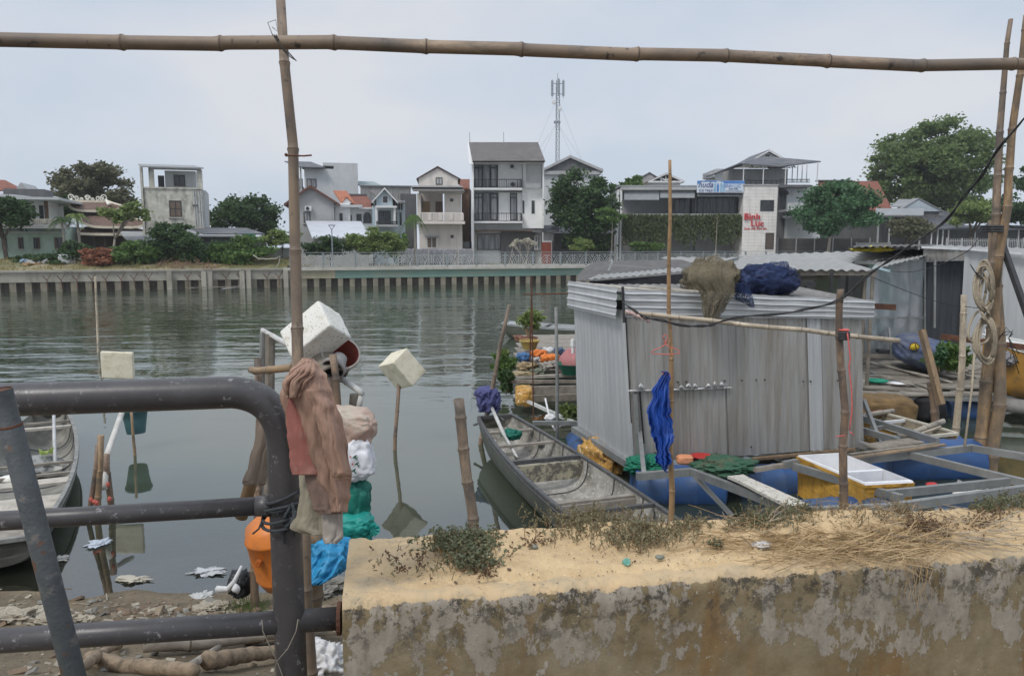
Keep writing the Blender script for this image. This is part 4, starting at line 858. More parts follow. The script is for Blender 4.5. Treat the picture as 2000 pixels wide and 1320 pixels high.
tree('huge_tree', 'huge pale green rounded tree towering over the right-hand roofs', 1700, 1938, 236, 425, 98, L_BG, 42000, .30, seed=12, k=120, cr=.19, low=-.95, depth=8, tr=.5, limbs=12)
tree('leafy_tree', 'yellow-brown bushy tree just left of the tied bamboo poles', 1852, 1944, 388, 452, 78, L_YL, 4500, .24, seed=13, k=24)
tree('leafy_tree', 'dark leafy tree at the right edge behind the bar fence', 1938, 2080, 376, 458, 80, L_DK, 8000, .24, seed=14, k=36)
tree('leafy_tree', 'distant tree crown cut by the right edge above the dark tree', 1972, 2080, 318, 390, 96, L_DK, 4000, .28, seed=15, k=20)
tree('small_tree', 'low bushy tree in front of the open shelter', 1728, 1812, 425, 476, 73, L_BR, 3800, .2, seed=16, k=22)
for i, (x0, x1, y0, y1, Y, mt, n_, lab) in enumerate([
    (118, 172, 470, 512, 56, L_DK, 2500, 'dark green bush below the palms by the mint house'),
    (152, 218, 484, 522, 55, L_RD, 3000, 'reddish-brown dry bush in front of the temple'),
    (214, 300, 472, 520, 56, L_MD, 4000, 'fresh green bush between the red bush and the spreading hedge tree'),
    (278, 430, 446, 520, 58, L_DK, 9000, 'wide layered dark bush under the concrete house'),
    (300, 372, 437, 470, 58.5, L_DK, 2600, 'flat-topped bush crown rising over the low shed roof'),
    (400, 530, 462, 522, 58.5, L_MD, 6500, 'vine-covered bush against the dark lean-to'),
    (516, 584, 446, 482, 61, L_YL, 3200, 'bright green bush left of the tall bamboo pole'),
    (596, 690, 462, 500, 62, L_DK, 4500, 'dark bush under the white-roofed hall'),
    (668, 790, 444, 502, 62.5, L_YL, 7000, 'airy yellow-green bush right of the lamp post'),
    (760, 800, 455, 500, 65, L_MD, 2200, 'small dark bush left of the short palm'),
    (20, 130, 496, 522, 55, L_DK, 3500, 'low hedge along the mint house wall'),
    (1112, 1160, 466, 494, 70, L_YL, 1400, 'little yellow-green shrub before the shaded house'),
    (1540, 1640, 478, 492, 78, L_DK, 1200, 'low shrub strip at the foot of the mesh fence'),
    (1225, 1300, 470, 492, 73, L_MD, 1300, 'potted shrubs under the hanging vines')]):
    tree('bush', lab, x0, x1, y0, y1, Y, mt, n_, .17, seed=30+i, k=22, cr=.33, cat='bush', depth=1.6, low=-.95, tr=.05, limbs=3)
# palms
def palm(label, px, py_top, Y, r_, nf=14, name='palm_tree', cat='palm', mat=None, droop=1.0, tr=.1, seed=1, zb=None):
    X = fx(px, Y); Z = fz(py_top, Y); rt = thing(name, label, cat, (X, Y, ZB)); rr = random.Random(seed)
    mb = MB(); mb.tube([(X,Y,ZB),(X+.08,Y,(ZB+Z)/2),(X,Y,Z)], [tr*1.3, tr, tr*.8], 8); mb.build('trunk', BARKL, rt)
    mb = MB(); mb.leafy = True
    for k in range(nf):
        a = 2*math.pi*k/nf + rr.uniform(-.2,.2); el = rr.uniform(.1, 1.2); L = r_*rr.uniform(.8,1.1); pts = []
        for i in range(9): t = i/8; pts.append(Vector((X+L*t*math.cos(a)*math.cos(el), Y+L*t*math.sin(a)*math.cos(el), Z+L*t*math.sin(el)-droop*L*.9*t*t)))
        mb.tube(pts, [.02*(1-.8*i/8) for i in range(9)], 3)
        for i in range(1, 9):
            for j in range(3):
                p = lerp(pts[i-1], pts[i], j/3); d = (pts[i]-pts[i-1]).normalized(); sd_ = d.cross(V(0,0,1)).normalized(); ll = L*.32*(1-abs(i/8-.45))
                for s_ in (-1, 1): q_ = p + sd_*s_*ll*.75 + d*ll*.5 - V(0,0,ll*.35); mb.add([p, p+d*.05, q_], [(0,1,2)])
    mb.build('crown', mat or L_MD, rt); return rt
palm('tall thin-leaved palm between the mint house and the temple', 122, 432, 57, 1.5, seed=2, mat=L_DK); palm('pale green palm just left of the temple roof', 152, 425, 58.5, 1.5, seed=3, mat=L_YL)
palm('short palm with drooping dry fronds beside the cream house', 809, 424, 66, 1.5, 18, seed=4, mat=L_MD, droop=1.5); palm('dark palm crown behind the tied bamboo poles', 1938, 350, 84, 2.2, 14, seed=5, mat=L_DK, tr=.16)
# frangipani
Y = 66.5; X = fx(1025, Y, 480); rt = thing('frangipani_tree', 'bare-branched frangipani with pale blossom in front of the white house', 'tree', (X, Y, ZB)); mb = MB(); tips = []; rr = random.Random(4)
def br(p, d, L, r_, k):
    e = p + d*L; mb.tube([p, e], [r_, r_*.75], 6)
    if k == 0: tips.append(e); return
    for _ in range(3 if k > 1 else 2):
        nd_ = (d + Vector((rr.uniform(-.7,.7), rr.uniform(-.6,.6), rr.uniform(-.1,.35)))).normalized(); br(e, nd_, L*.78, r_*.7, k-1)
for sx in (-.35, .3): br(Vector((X,Y,ZB)), Vector((sx,.05,1)).normalized(), .8, .07, 3)
mb.build('trunk', BARKL, rt); leafmesh('crown', leaves([(tuple(t), (.18,.18,.14), 1) for t in tips], 1300, .10, 3), L_FL, rt)
# young staked trees
for px, py, Y, lab, fol in ((891, 465, 65.5, 'leafless young tree staked in front of the white house door', 0), (1195, 420, 67, 'young umbrella-crowned tree with wooden stakes right of the dense tree', 1), (1399, 425, 71, 'thin young tree with stakes before the hanging vines', 0), (1000, 470, 67.5, 'wooden tripod stake beside the frangipani', 0)):
    X = fx(px, Y); rt = thing('young_tree', lab, 'tree', (X, Y, ZB)); mb = MB(); mb.tube([(X,Y,ZB),(X+.05,Y,fz(py,Y))], [.04,.02], 5)
    mb.build('trunk', BARKL, rt); mb = MB()
    for a in (0, 2.1, 4.2): mb.tube([(X+.55*math.cos(a), Y+.55*math.sin(a), ZB), (X, Y, ZB+1.3)], .03, 5)
    mb.build('stakes', BARKL, rt)
    if fol: leafmesh('crown', leaves([((X+dx, Y, fz(py,Y)+dz), (.7,.6,.22), 1) for dx, dz in ((-.8,-.2),(0,.2),(.7,-.1),(0,-.4),(-.4,.5),(-.9,.35))], 900, .16, 9), L_MD, rt)
# vine curtain on the restaurant
Y = 74.6; rt = thing('hanging_vines', 'long green curtain of vines hanging across the restaurant front', 'vines', (fx(1330,Y), Y, ZB)); rg = np.random.default_rng(5); cl = []
for k in range(520):
    px = 1216 + 231*rg.random(); top = 420 + 4*rg.random(); ln = 28 + 26*rg.random() + 8*math.sin(px*.09)
    if px < 1240: ln += 6
    y_ = top
    while y_ < top+ln: cl.append(((fx(px,Y)+rg.normal()*.04, Y+rg.normal()*.12, fz(y_,Y)), (.09,.08,.14), 1)); y_ += 5
V_ = leaves(cl, 15000, .11, 5, 2.0, 2.4); leafmesh('strands', V_, leafmat('leaf_vine', (0.065,0.087,0.036), (0.189,0.217,0.109)), rt)
# rising rough earth behind the left quay
def bz(t): return ZB + .01 + .62*min(1, t/4.5)
mb = MB(); mb.grid(lambda u, v: (lerp(-75,-16.9,u), qY(lerp(-75,-16.9,u))+.35+9*v, bz(9*v)*(1 if v > 0 else 1)+.12*fbm((u*60, v*6, 2), 4)*min(1, v*8)-(0 if v > .02 else .03)), 260, 20)
tag(mb.build('earth_bank', BANK, smooth=True, origin=(-40,55,ZB)), kind='structure')
# weeds/grass along left far bank = ground cover
rg = np.random.default_rng(8); X_ = rg.uniform(-52, -17, 5200); cl = []; V_ = []
for x in X_:
    t_ = .3+rg.random()**1.3*5; y = qY(x)+.35+t_; h = .06+.2*rg.random()*(1 if t_ > 2 else .6); d = rg.normal()*.1; zz = bz(t_)
    V_ += [(x-.03, y, zz-.05), (x+.03, y, zz-.05), (x+d+.01, y, zz+h), (x+d-.01, y, zz+h)]
mb = MB(); mb.leafy = True; mb.v = V_; mb.f = [(4*i,4*i+1,4*i+2,4*i+3) for i in range(len(V_)//4)]; mb.m = [0]*(len(V_)//4); tag(mb.build('grass', leafmat('dry_grass', (.14,.15,.05), (.36,.29,.13)), origin=(-35,55,ZB)), kind='stuff')
# rubbish on the far bank
mb = MB(); rr = random.Random(3)
for k in range(16): px = rr.uniform(34, 70); Y = 53.3; x = fx(px, Y, 515); mb.obox((x, Y+rr.uniform(0,1.4), ZB+.35+rr.random()*.25*(1 if px < 55 else .3)), (rr.uniform(.2,.7), rr.uniform(.2,.6), rr.uniform(.08,.4)), Euler((rr.uniform(-.6,.6), rr.uniform(-.6,.6), rr.random()*3)).to_matrix(), rr.choice([0,0,1,2]))
tag(mb.build('rubbish_heap', [M('trash_white', (.6,.58,.54)), M('trash_brown', (.35,.22,.12)), M('trash_blue', (.2,.3,.4))]), 'dumped white and brown rubbish on the bank beside the left railing end', 'rubbish')
Y = 55; X = fx(131, Y, 515); mb = MB(); mb.lathe((X, Y, ZB+.42), [(0,0),(.52,0),(.55,.05),(.52,.3),(.55,.33),(.52,.6),(.5,.63),(0,.66)], 22); tag(mb.build('water_tank', PALEG, smooth=False), 'grey round concrete ring standing on the far bank', 'tank')
mb = MB()
for k in range(160): px = rr.uniform(300, 420); Y = 54.5+rr.random()*2.5; x = fx(px, Y, 515); a = rr.random()*3.1; L = rr.uniform(.2,.6); z = bz(max(0,Y-qY(x)-.35))-.02+rr.random()*.18*(2.5 if 360 < px < 392 else 1); mb.tube([(x,Y,z),(x+L*math.cos(a),Y+L*math.sin(a),z+rr.uniform(-.1,.35))], .018, 3)
tag(mb.build('brushwood_pile', M('dead_twigs', (.22,.13,.09), (.14,.09,.06), 5)), 'brown heap of dead twigs on the far bank under the bushes', 'brushwood', kind=None)
mb = MB(); Y = 55; mb.tube([PY(x, y, Y) for x, y in ((494,498),(505,505),(522,506),(540,505),(547,500),(545,514),(535,528))], .03, 5); tag(mb.build('hose', M('pale_hose', (.5,.48,.4)), smooth=True), 'pale hose draped from the railing end over the quay', 'hose')
# ================= FOREGROUND WALL, RAILING =================
def walltop_mat():
    m, nt, b = newmat('weathered_parapet')
    t = nd(nt, 'ShaderNodeTexCoord'); ob = t.outputs['Object']; sep = nd(nt, 'ShaderNodeSeparateXYZ'); nt.links.new(ob, sep.inputs[0])
    base = mixc(nt, ramp(nt, ntex(nt, 7, 7, .7, vec=ob), .38, .62), rgb(.19,.145,.08), rgb(.27,.22,.14))
    och = mixc(nt, ramp(nt, ntex(nt, 5, 5, .65, (1.6,1,.45), vec=ob, loc=(4,2,7)), .56, .66), base, rgb(.22,.14,.065))
    # grey peeled limewash patches, denser in the upper part of the face
    h = nd(nt, 'ShaderNodeMapRange'); h.inputs[1].default_value = 2.10; h.inputs[2].default_value = 2.24; h.inputs[3].default_value = -.14; h.inputs[4].default_value = .005; nt.links.new(sep.outputs['Z'], h.inputs[0])
    big = ntex(nt, 17, 9, .72, (1,1,.62), vec=ob, loc=(1,1,1)); lg = ntex(nt, 3, 3, .5, vec=ob, loc=(8,1,3))
    ad = nd(nt, 'ShaderNodeMath', operation='ADD'); nt.links.new(big, ad.inputs[0]); nt.links.new(h.outputs[0], ad.inputs[1])
    ad2 = nd(nt, 'ShaderNodeMath', operation='MULTIPLY_ADD'); ad2.inputs[1].default_value = .35; ad2.inputs[2].default_value = -.175; nt.links.new(lg, ad2.inputs[0])
    ad3 = nd(nt, 'ShaderNodeMath', operation='ADD'); nt.links.new(ad.outputs[0], ad3.inputs[0]); nt.links.new(ad2.outputs[0], ad3.inputs[1])
    pm = ramp(nt, ad3.outputs[0], .485, .505)
    grey = mixc(nt, ramp(nt, ntex(nt, 30, 5, .7, (1,1,.3), vec=ob), .35, .7), rgb(.36,.32,.265), rgb(.26,.225,.18))
    col = mixc(nt, pm, och, grey)
    moss = ramp(nt, ntex(nt, 26, 9, .8, vec=ob, loc=(6,6,6)), .50, .56); hm = nd(nt, 'ShaderNodeMapRange'); hm.inputs[1].default_value = 2.18; hm.inputs[2].default_value = 2.335; nt.links.new(sep.outputs['Z'], hm.inputs[0])
    mm = nd(nt, 'ShaderNodeMath', operation='MULTIPLY'); nt.links.new(moss, mm.inputs[0]); nt.links.new(hm.outputs[0], mm.inputs[1])
    col = mixc(nt, mm.outputs[0], col, rgb(.075,.065,.05))
    dk = ramp(nt, ntex(nt, 6, 6, .7, (1,1,.5), vec=ob, loc=(2.5,8,4)), .63, .72); col = mixc(nt, dk, col, rgb(.085,.065,.05))
    col = mixc(nt, ramp(nt, ntex(nt, 90, 3, .6, vec=ob), .66, .72), col, rgb(.40,.37,.31))
    # bare worn concrete on the top face
    g = nd(nt, 'ShaderNodeNewGeometry'); sn = nd(nt, 'ShaderNodeSeparateXYZ'); nt.links.new(g.outputs['Normal'], sn.inputs[0])
    top = mixc(nt, ramp(nt, ntex(nt, 14, 7, .7, vec=ob), .4, .65), rgb(.56,.41,.24), rgb(.44,.35,.23)); top = mixc(nt, ramp(nt, ntex(nt, 40, 5, .7, vec=ob), .62, .70), top, rgb(.2,.18,.15))
    nz = nd(nt, 'ShaderNodeMath', operation='MULTIPLY_ADD'); nz.inputs[1].default_value = .9; nt.links.new(ntex(nt, 35, 7, .75, vec=ob, loc=(3,3,1)), nz.inputs[0]); nt.links.new(sn.outputs['Z'], nz.inputs[2])
    col = mixc(nt, ramp(nt, nz.outputs[0], .95, 1.2), col, top)
    nt.links.new(col, b.inputs['Base Color']); b.inputs['Roughness'].default_value = .92; b.inputs['Specular IOR Level'].default_value = .2
    b1 = bumpn(nt, ntex(nt, 60, 8, .75, vec=ob), .6, .004); b2 = bumpn(nt, pm, .5, .0025, b1); nt.links.new(b2, b.inputs['Normal']); return m
ZW = 2.35
A0, A1, B0, B1 = PZ(667,1180,ZW), PZ(2000,1081,ZW), PZ(683,1050,ZW), PZ(2000,984,ZW)
def wt(u, v, z=ZW): p = lerp(lerp(A0, A1, u), lerp(B0, B1, u), v); return Vector((p.x, p.y, z))
UM = 1.5
mb = MB()
prof = [(-.0, 1.2), (0, 2.30), (0, ZW-.032), (.010, ZW-.018), (.026, ZW-.008), (.05, ZW-.002), (.09, ZW), (.25, ZW), (.5, ZW), (.75, ZW), (.955, ZW), (.99, ZW-.008), (1, ZW-.025), (1, 1.0)]
full = []
for (v0, z0), (v1, z1) in zip(prof, prof[1:]):
    k = max(1, int(max(abs(z1-z0)/.025, abs(v1-v0)*14))); full += [(lerp(v0,v1,i/k), lerp(z0,z1,i/k)) for i in range(k)]
full.append(prof[-1]); NU = 420
def wf(u, v):
    i = int(round(v*(len(full)-1))); vv, z = full[i]; p = wt(u*UM, vv, z)
    q = p*9; d = .004*fbm(q, 5) + .003*fbm(p*30, 3)
    edge = .010*noise.noise(Vector((p.x*9, 3, 1))) + .006*noise.noise(Vector((p.x*31, 7, 1))) + .003*noise.noise(Vector((p.x*90, 7, 1)))
    if z > ZW-.034 and (vv < .08 or vv > .95):
        p.z += edge*(1 if vv < .08 else .8); p.y -= edge*.8*(1 if vv < .03 else .3)
    return p + Vector((0, -d if vv < .02 else 0, d if 0 < vv < 1 else 0))
mb.grid(wf, NU, len(full)-1)
# left end face
base = len(mb.v); row = [wf(0, i/(len(full)-1)) for i in range(len(full))]; mb.add(row, [tuple(range(len(row)))])
tag(mb.build('concrete_wall', walltop_mat(), smooth=True, origin=(0,0,0)), 'thick weathered concrete parapet wall with peeling grey patches and a sandy top in the foreground', 'wall')
def sand_mat():
    m, nt, b = newmat('sand')
    c = mixc(nt, ramp(nt, ntex(nt, 9, 6, .7), .35, .65), rgb(.60,.445,.26), rgb(.48,.345,.195)); c = mixc(nt, ramp(nt, ntex(nt, 30, 6, .7, loc=(3,1,2)), .58, .70), c, rgb(.36,.26,.15))
    c = mixc(nt, ramp(nt, ntex(nt, 140, 4, .7, loc=(7,1,2)), .63, .70), c, rgb(.20,.14,.085)); c = mixc(nt, ramp(nt, ntex(nt, 260, 2, .6, loc=(1,5,2)), .62, .70), c, rgb(.72,.6,.4))
    nt.links.new(c, b.inputs['Base Color']); b.inputs['Roughness'].default_value = .95; b.inputs['Specular IOR Level'].default_value = .15
    nt.links.new(bumpn(nt, ntex(nt, 220, 3, .7), .5, .002, bumpn(nt, ntex(nt, 35, 7, .7), .7, .008)), b.inputs['Normal']); return m
def sand_h(u, v):
    p = wt(u, v); m_ = math.sin(math.pi*min(1, max(0, v)))**.5
    h = .010 + .014*m_*(fbm((p.x*5, p.y*5, 1), 4)) + .010*m_ + .004*fbm((p.x*26, p.y*26, 4), 4)
    h += .016*math.exp(-((u-.33)/.13)**2-((v-.9)/.25)**2) + .02*math.exp(-((u-.68)/.12)**2-((v-.6)/.35)**2) - .012*math.exp(-((u-.44)/.06)**2-((v-.5)/.3)**2)
    fade = min(1, max(0, (u-.03+.035*noise.noise(Vector((v*6,2,3))))/.10)); e = min(v-.085+.06*noise.noise(Vector((u*40,1,1))), .99-v)/.12; fade *= min(1, max(0, e)); thr = .3*noise.noise(Vector((p.x*9, p.y*9, 8)))
    return -.006 + (h+.003)*min(1, max(0, fade+thr*(fade < .95)))
mb = MB(); mb.grid(lambda u, v: wt(u*UM, lerp(.055, .985, v), ZW-.004+sand_h(u*UM, lerp(.055,.985,v))), 420, 70)
tag(mb.build('sand', sand_mat(), smooth=True, origin=(0,0,0)), kind='stuff')
def sandp(px, py):
    """point on the sandy wall top under a pixel"""
    p = PZ(px, py, ZW+.012); return p
# ---- weeds
W_OL = leafmat('weed_olive', (.13,.125,.07), (.27,.245,.15), .2); W_GR = leafmat('weed_green', (.07,.09,.045), (.20,.21,.13), .2); W_TW = M('weed_stem', (.25,.17,.09), (.16,.11,.06), 30, .9, .1)
W_DK = leafmat('weed_dead', (.09,.055,.04), (.17,.10,.06), .1); STRAW = leafmat('straw', (.33,.21,.10), (.56,.42,.24), .15)
def weed(label, spots, mat, n, hgt, spread, leaf=.007, seed=1, lean=(0,0), name='weed', cat='weed', dens=7):
    rr = random.Random(seed); c0 = sandp(*spots[0][:2]); rt = thing(name, label, cat, tuple(c0), 'weeds growing in the sand on the parapet')
    st = MB(); lf = MB(); lf.leafy = True; st.leafy = True
    for k in range(n):
        sx, sy, sw = rr.choice(spots); p = sandp(sx+rr.gauss(0,1)*sw*.4, sy+rr.gauss(0,1)*sw*.16); h = hgt*rr.uniform(.4,1.15)
        d = Vector((rr.gauss(0,.45)+lean[0], rr.gauss(0,.35)+lean[1], 1)).normalized(); q = p.copy(); pts = [q.copy()]
        for i in range(4):
            d = (d + Vector((rr.gauss(0,.25), rr.gauss(0,.25), rr.gauss(0,.15)))).normalized(); q = q + d*h/4; pts.append(q.copy())
        st.tube(pts, [.0011,.001,.0009,.0007,.0004], 3, cap=False)
        for i in range(dens):
            t = rr.uniform(.2,1)**.7; a = pts[min(3,int(t*4))]; p_ = lerp(a, pts[min(4,int(t*4)+1)], (t*4)%1)
            u = Vector((rr.gauss(0,1), rr.gauss(0,1), rr.gauss(.4,.6))).normalized(); v_ = u.cross(Vector((rr.gauss(0,1), rr.gauss(0,1), rr.gauss(0,1)))).normalized(); s = leaf*rr.uniform(.6,1.3)
            lf.add([p_, p_+u*s*.55+v_*s*.3, p_+u*s*1.2, p_+u*s*.55-v_*s*.3], [(0,1,2,3)])
    st.build('stems', W_TW, rt); lf.build('foliage', mat, rt); return rt
weed('dark green leafy weed clump growing in the sand near the left end of the parapet', [(905,1080,80),(925,1105,60),(880,1065,70),(930,1060,60)], W_GR, 520, .034, .05, .0075, 1, dens=8)
weed('dark withered low creeper trailing right of the green weed clump', [(800,1102,90),(985,1072,60),(950,1115,60),(1050,1065,40)], W_DK, 100, .014, .05, .007, 2, dens=5)
weed('wide pale olive weed overhanging the back edge before the aluminium boat', [(1100,1030,90),(1180,1035,90),(1250,1040,80),(1230,1060,70),(1150,1022,60)], W_OL, 620, .036, .05, .0058, 3, dens=8)
weed('pale weed cluster right of the boat gunwale along the back edge', [(1320,1045,60),(1270,1060,50),(1350,1030,40)], W_OL, 170, .03, .05, .006, 4, lean=(.3,0), dens=7)
weed('small lone tuft in the sand left of the straw', [(1402,1068,16)], W_GR, 30, .022, .05, .006, 5)
weed('tangled green and twiggy weed at the foot of the white plank', [(1500,1018,60),(1530,1030,60),(1470,1030,50),(1560,1010,40)], W_GR, 300, .042, .05, .006, 6, dens=7)
weed('tall sparse dry weed standing behind the straw before the leaning bamboo post', [(1700,1020,110),(1620,1020,80),(1760,1010,60)], W_OL, 220, .05, .05, .005, 7, dens=4)
weed('grey-brown bushy weed beside the dead twigs', [(1790,1035,40),(1830,1045,30)], W_DK, 110, .042, .05, .006, 8, dens=5)
weed('low green weed at the right edge of the parapet', [(1960,985,50),(1925,995,40),(2010,990,50)], W_GR, 220, .026, .05, .006, 9)
weed('trailing dry red-brown weed left of the right-edge green weed', [(1950,1015,60),(1900,1030,50)], W_DK, 90, .022, .05, .006, 10, dens=4)
weed('tiny creeping sprigs on the bare left end of the parapet', [(760,1108,50),(830,1112,50)], W_OL, 30, .008, .05, .006, 11, dens=4)
# straw mat
mb = MB(); mb.leafy = True; rr = random.Random(12)
def straw(p, a, L, el, r_=.0007, droop=0):
    q = p.copy(); pts = [q.copy()]; d = Vector((math.cos(a)*math.cos(el), math.sin(a)*math.cos(el), math.sin(el)))
    for i in range(5): d = (d + Vector((rr.gauss(0,.12), rr.gauss(0,.12), rr.gauss(0,.06)-droop))).normalized(); q = q + d*L/5; pts.append(q.copy())
    mb.tube(pts, [r_]*5+[r_*.5], 3, cap=False)
for k in range(1900):
    sx = rr.choice((1480, 1560, 1600, 1640, 1680, 1720, 1760, 1800, 1660, 1700)); px, py = sx+rr.gauss(0,60), 1052+rr.gauss(0,20)+(sx-1650)*-.02
    p = sandp(px, py); p.z += rr.random()*.014 - .004; straw(p, rr.gauss(0,.5)+(math.pi if rr.random() < .5 else 0)+.1, rr.uniform(.03,.12), rr.gauss(.08,.16), rr.uniform(.0005,.0011), .02)
tag(mb.build('straw', STRAW), kind='stuff')
mb = MB(); mb.leafy = True
for k in range(16):
    p = sandp(1775+rr.gauss(0,25), 1085+rr.gauss(0,4)); p.z += .006; q = p + Vector((rr.gauss(.0,.012), -.035, .004)); f_ = wt((p.x-A0.x)/(A1.x-A0.x), 0)
    q = Vector((p.x+rr.gauss(.0,.012), f_.y-.006-rr.random()*.008, ZW+.004)); pts = [p, lerp(p,q,.6)+V(0,0,.008), q]; L = rr.uniform(.03,.13)
    for i in range(4): q = q + Vector((rr.gauss(.002,.006), rr.gauss(0,.0015), -L/4)); pts.append(q)
    mb.tube(pts, [.0009]*5+[.0007,.0004], 3, cap=False)
tag(mb.build('hanging_roots', STRAW), 'dry yellow roots hanging down the front face of the parapet', 'roots')
mb = MB(); mb.leafy = True
for k in range(60):
    p = sandp(1850+rr.gauss(0,70), 1045+rr.gauss(0,14)); p.z += rr.random()*.012; straw(p, rr.gauss(-.25,.3)+(math.pi if rr.random()<.4 else 0), rr.uniform(.05,.17), rr.gauss(.06,.12), rr.uniform(.0008,.0018), .01)
for k in range(26):
    p = sandp(1470+rr.gauss(0,35), 1030+rr.gauss(0,16)); straw(p, rr.uniform(0,6.3), rr.uniform(.04,.1), rr.uniform(.2,.9), rr.uniform(.0007,.0014), .06)
tag(mb.build('dead_twigs', M('pale_twig', (.40,.33,.24), (.22,.17,.12), 40)), 'loose pale dead twigs lying across the right half of the parapet', 'twigs')
# small litter on the sand
p = sandp(1222, 1098); mb = MB(); mb.lathe(p, [(0,.0),(.0085,0),(.0085,.012),(.0075,.014),(.0,.014)], 16, rot=Euler((R(60), R(10), 0)).to_matrix()); tag(mb.build('bottle_cap', M('green_cap', (.05,.28,.2), (.3,.45,.4), 60, .4, .1)), 'small green plastic bottle cap half buried in the sand', 'bottle cap')
for px, py, lab in ((1288, 1090, 'smooth grey pebble right of the green bottle cap'), (976, 1077, 'smooth grey pebble beside the green weed clump'), (1042, 1070, 'pale flat stone chip in the sand right of the dark creeper')):
    mb = MB(); blob(mb, sandp(px, py)+V(0,0,.003), .011, .008, .005, .15, 2, px, 2); tag(mb.build('pebble', M('pebble', (.24,.25,.21), (.15,.16,.13), 60), smooth=True), lab, 'stone')
mb = MB(); blob(mb, sandp(1487, 1070)+V(0,0,.006), .022, .014, .009, .5, 2.5, 4, 4, crease=.7); tag(mb.build('plastic_bag', M('clear_plastic', (.62,.60,.58), (.5,.47,.44), 60, .25, .3), smooth=True), 'little crumpled clear plastic wrapper in the sand left of the straw', 'plastic bag')
mb = MB(); rr = random.Random(5)
for k in range(900):
    u, v = rr.uniform(.02, 1.2), rr.uniform(.08, .95); p = wt(u, v, ZW+sand_h(u, v)+.0005); s = rr.uniform(.0006, .0022)*(1 if rr.random() < .93 else 2); a = rr.random()*3
    mb.obox(p, (s*2.2, s, s*.8), Euler((rr.random(), rr.random(), a)).to_matrix(), rr.choice((0,0,1)))
tag(mb.build('grit', [M('grit_dark', (.16,.11,.08)), M('grit_pale', (.5,.44,.34))]), kind='stuff')

# ---- pipe railing
def pipe_mat():
    m, nt, b = newmat('grey_pipe_paint')
    c = mixc(nt, ramp(nt, ntex(nt, 12, 6, .7), .35, .7), rgb(.050,.047,.049), rgb(.074,.070,.072)); c = mixc(nt, ramp(nt, ntex(nt, 55, 8, .75, (1,1,1), loc=(2,2,2)), .60, .66), c, rgb(.26,.25,.26))
    c = mixc(nt, ramp(nt, ntex(nt, 16, 9, .85, loc=(5,1,8)), .60, .66), c, rgb(.17,.16,.16)); c = mixc(nt, ramp(nt, ntex(nt, 26, 5, .7, loc=(9,3,3)), .68, .73), c, rgb(.12,.06,.035))
    nt.links.new(c, b.inputs['Base Color']); b.inputs['Roughness'].default_value = .38; b.inputs['Specular IOR Level'].default_value = .5
    nt.links.new(bumpn(nt, ntex(nt, 90, 5, .6), .15, .002), b.inputs['Normal']); return m
PIPE = pipe_mat()
def RY(px, py, off=0):   # point on the railing plane
    t_ = (px-553)/1500.0; Y = 1.5/(1 - t_/6*0) ; d = ray(px, py); den = d.y - d.x/6.0
    t = (1.5 + .447/6.0 + off)/den; return Vector((0,0,CAMZ)) + d*t
Pc = RY(553, 900); rt = thing('pipe_railing', 'dark grey painted steel pipe railing with rounded corner post in the left foreground', 'railing', (Pc.x, Pc.y, 1.6))
TL = RY(-260, 790); T1 = RY(455, 766); T2 = RY(553, 870); ctr = RY(553, 766)
n_ = 12; a_ = T1; c_ = RY(553, 868); k_ = ctr
pts = [TL, lerp(TL, T1, .5), T1] + [ (1-t)**2*T1 + 2*t*(1-t)*lerp(lerp(T1,c_,.5), k_, .86) + t*t*c_ for t in [i/n_ for i in range(1, n_)]] + [c_, Vector((c_.x, c_.y, 2.3)), Vector((c_.x+.003, c_.y, 1.3))]
mb = MB(); mb.tube(pts, [.0315]*len(pts), 28); mb.build('bent_post', PIPE, rt, smooth=True)
mb = MB(); mb.tube([RY(-260, 1032), RY(520, 987)], [.0185, .0185], 24); mb.build('middle_rail', PIPE, rt, smooth=True)
mb = MB(); mb.tube([RY(-260, 1268), RY(661, 1207)], .0235, 24); mb.build('lower_rail', PIPE, rt, smooth=True)
mb = MB(); q = RY(520, 987); mb.tube([q-V(.02,.004,0), q+V(.014,.002,0)], [.020,.023], 20); mb.build('weld_collar', PIPE, rt, smooth=True); mb = MB(); mb.tube([RY(663,1207)-V(.004,0,0), RY(663,1207)+V(.004,0.001,0)], .034, 16); mb.build('wall_flange', RUST, rt, smooth=False)
# leaning open-ended pipe, nearer
Ya = 1.16; p1 = PY(2, 760, Ya); p2 = PY(150, 1340, 1.22); d = (p2-p1).normalized(); mb = MB(); mb.tube([p1, p1+d*.055, p1+d*.056, p1+d*.5, p1+d*1.2], [.0155,.0158,.0172,.0178,.018], 24, cap=False); ii = len(mb.v)
mb.tube([p1+d*.001, p1+d*.1], .0135, 24, 1, cap=True); mb.lathe((0,0,0), [], 3) if 0 else None
q = Vector((0,0,1)).rotation_difference(d).to_matrix(); mb.lathe(p1, [(.0135,.0),(.0155,.0)], 24, 1, rot=q)
mb.lathe(p1+d*.0555, [(.0158,0),(.0176,.001),(.0176,.004),(.0173,.005)], 24, 1, rot=q)
tag(mb.build('leaning_pipe', [M('green_grey_pipe', (.085,.095,.10), (.055,.062,.066), 14, .5, .3, stain=(.15,.14,.13), sscale=26, slo=.58, shi=.66, speck=(.11,.06,.035), spk=30), RUST], smooth=True), 'dark green-grey open ended steel pipe leaning across the railing at the left edge', 'pipe')
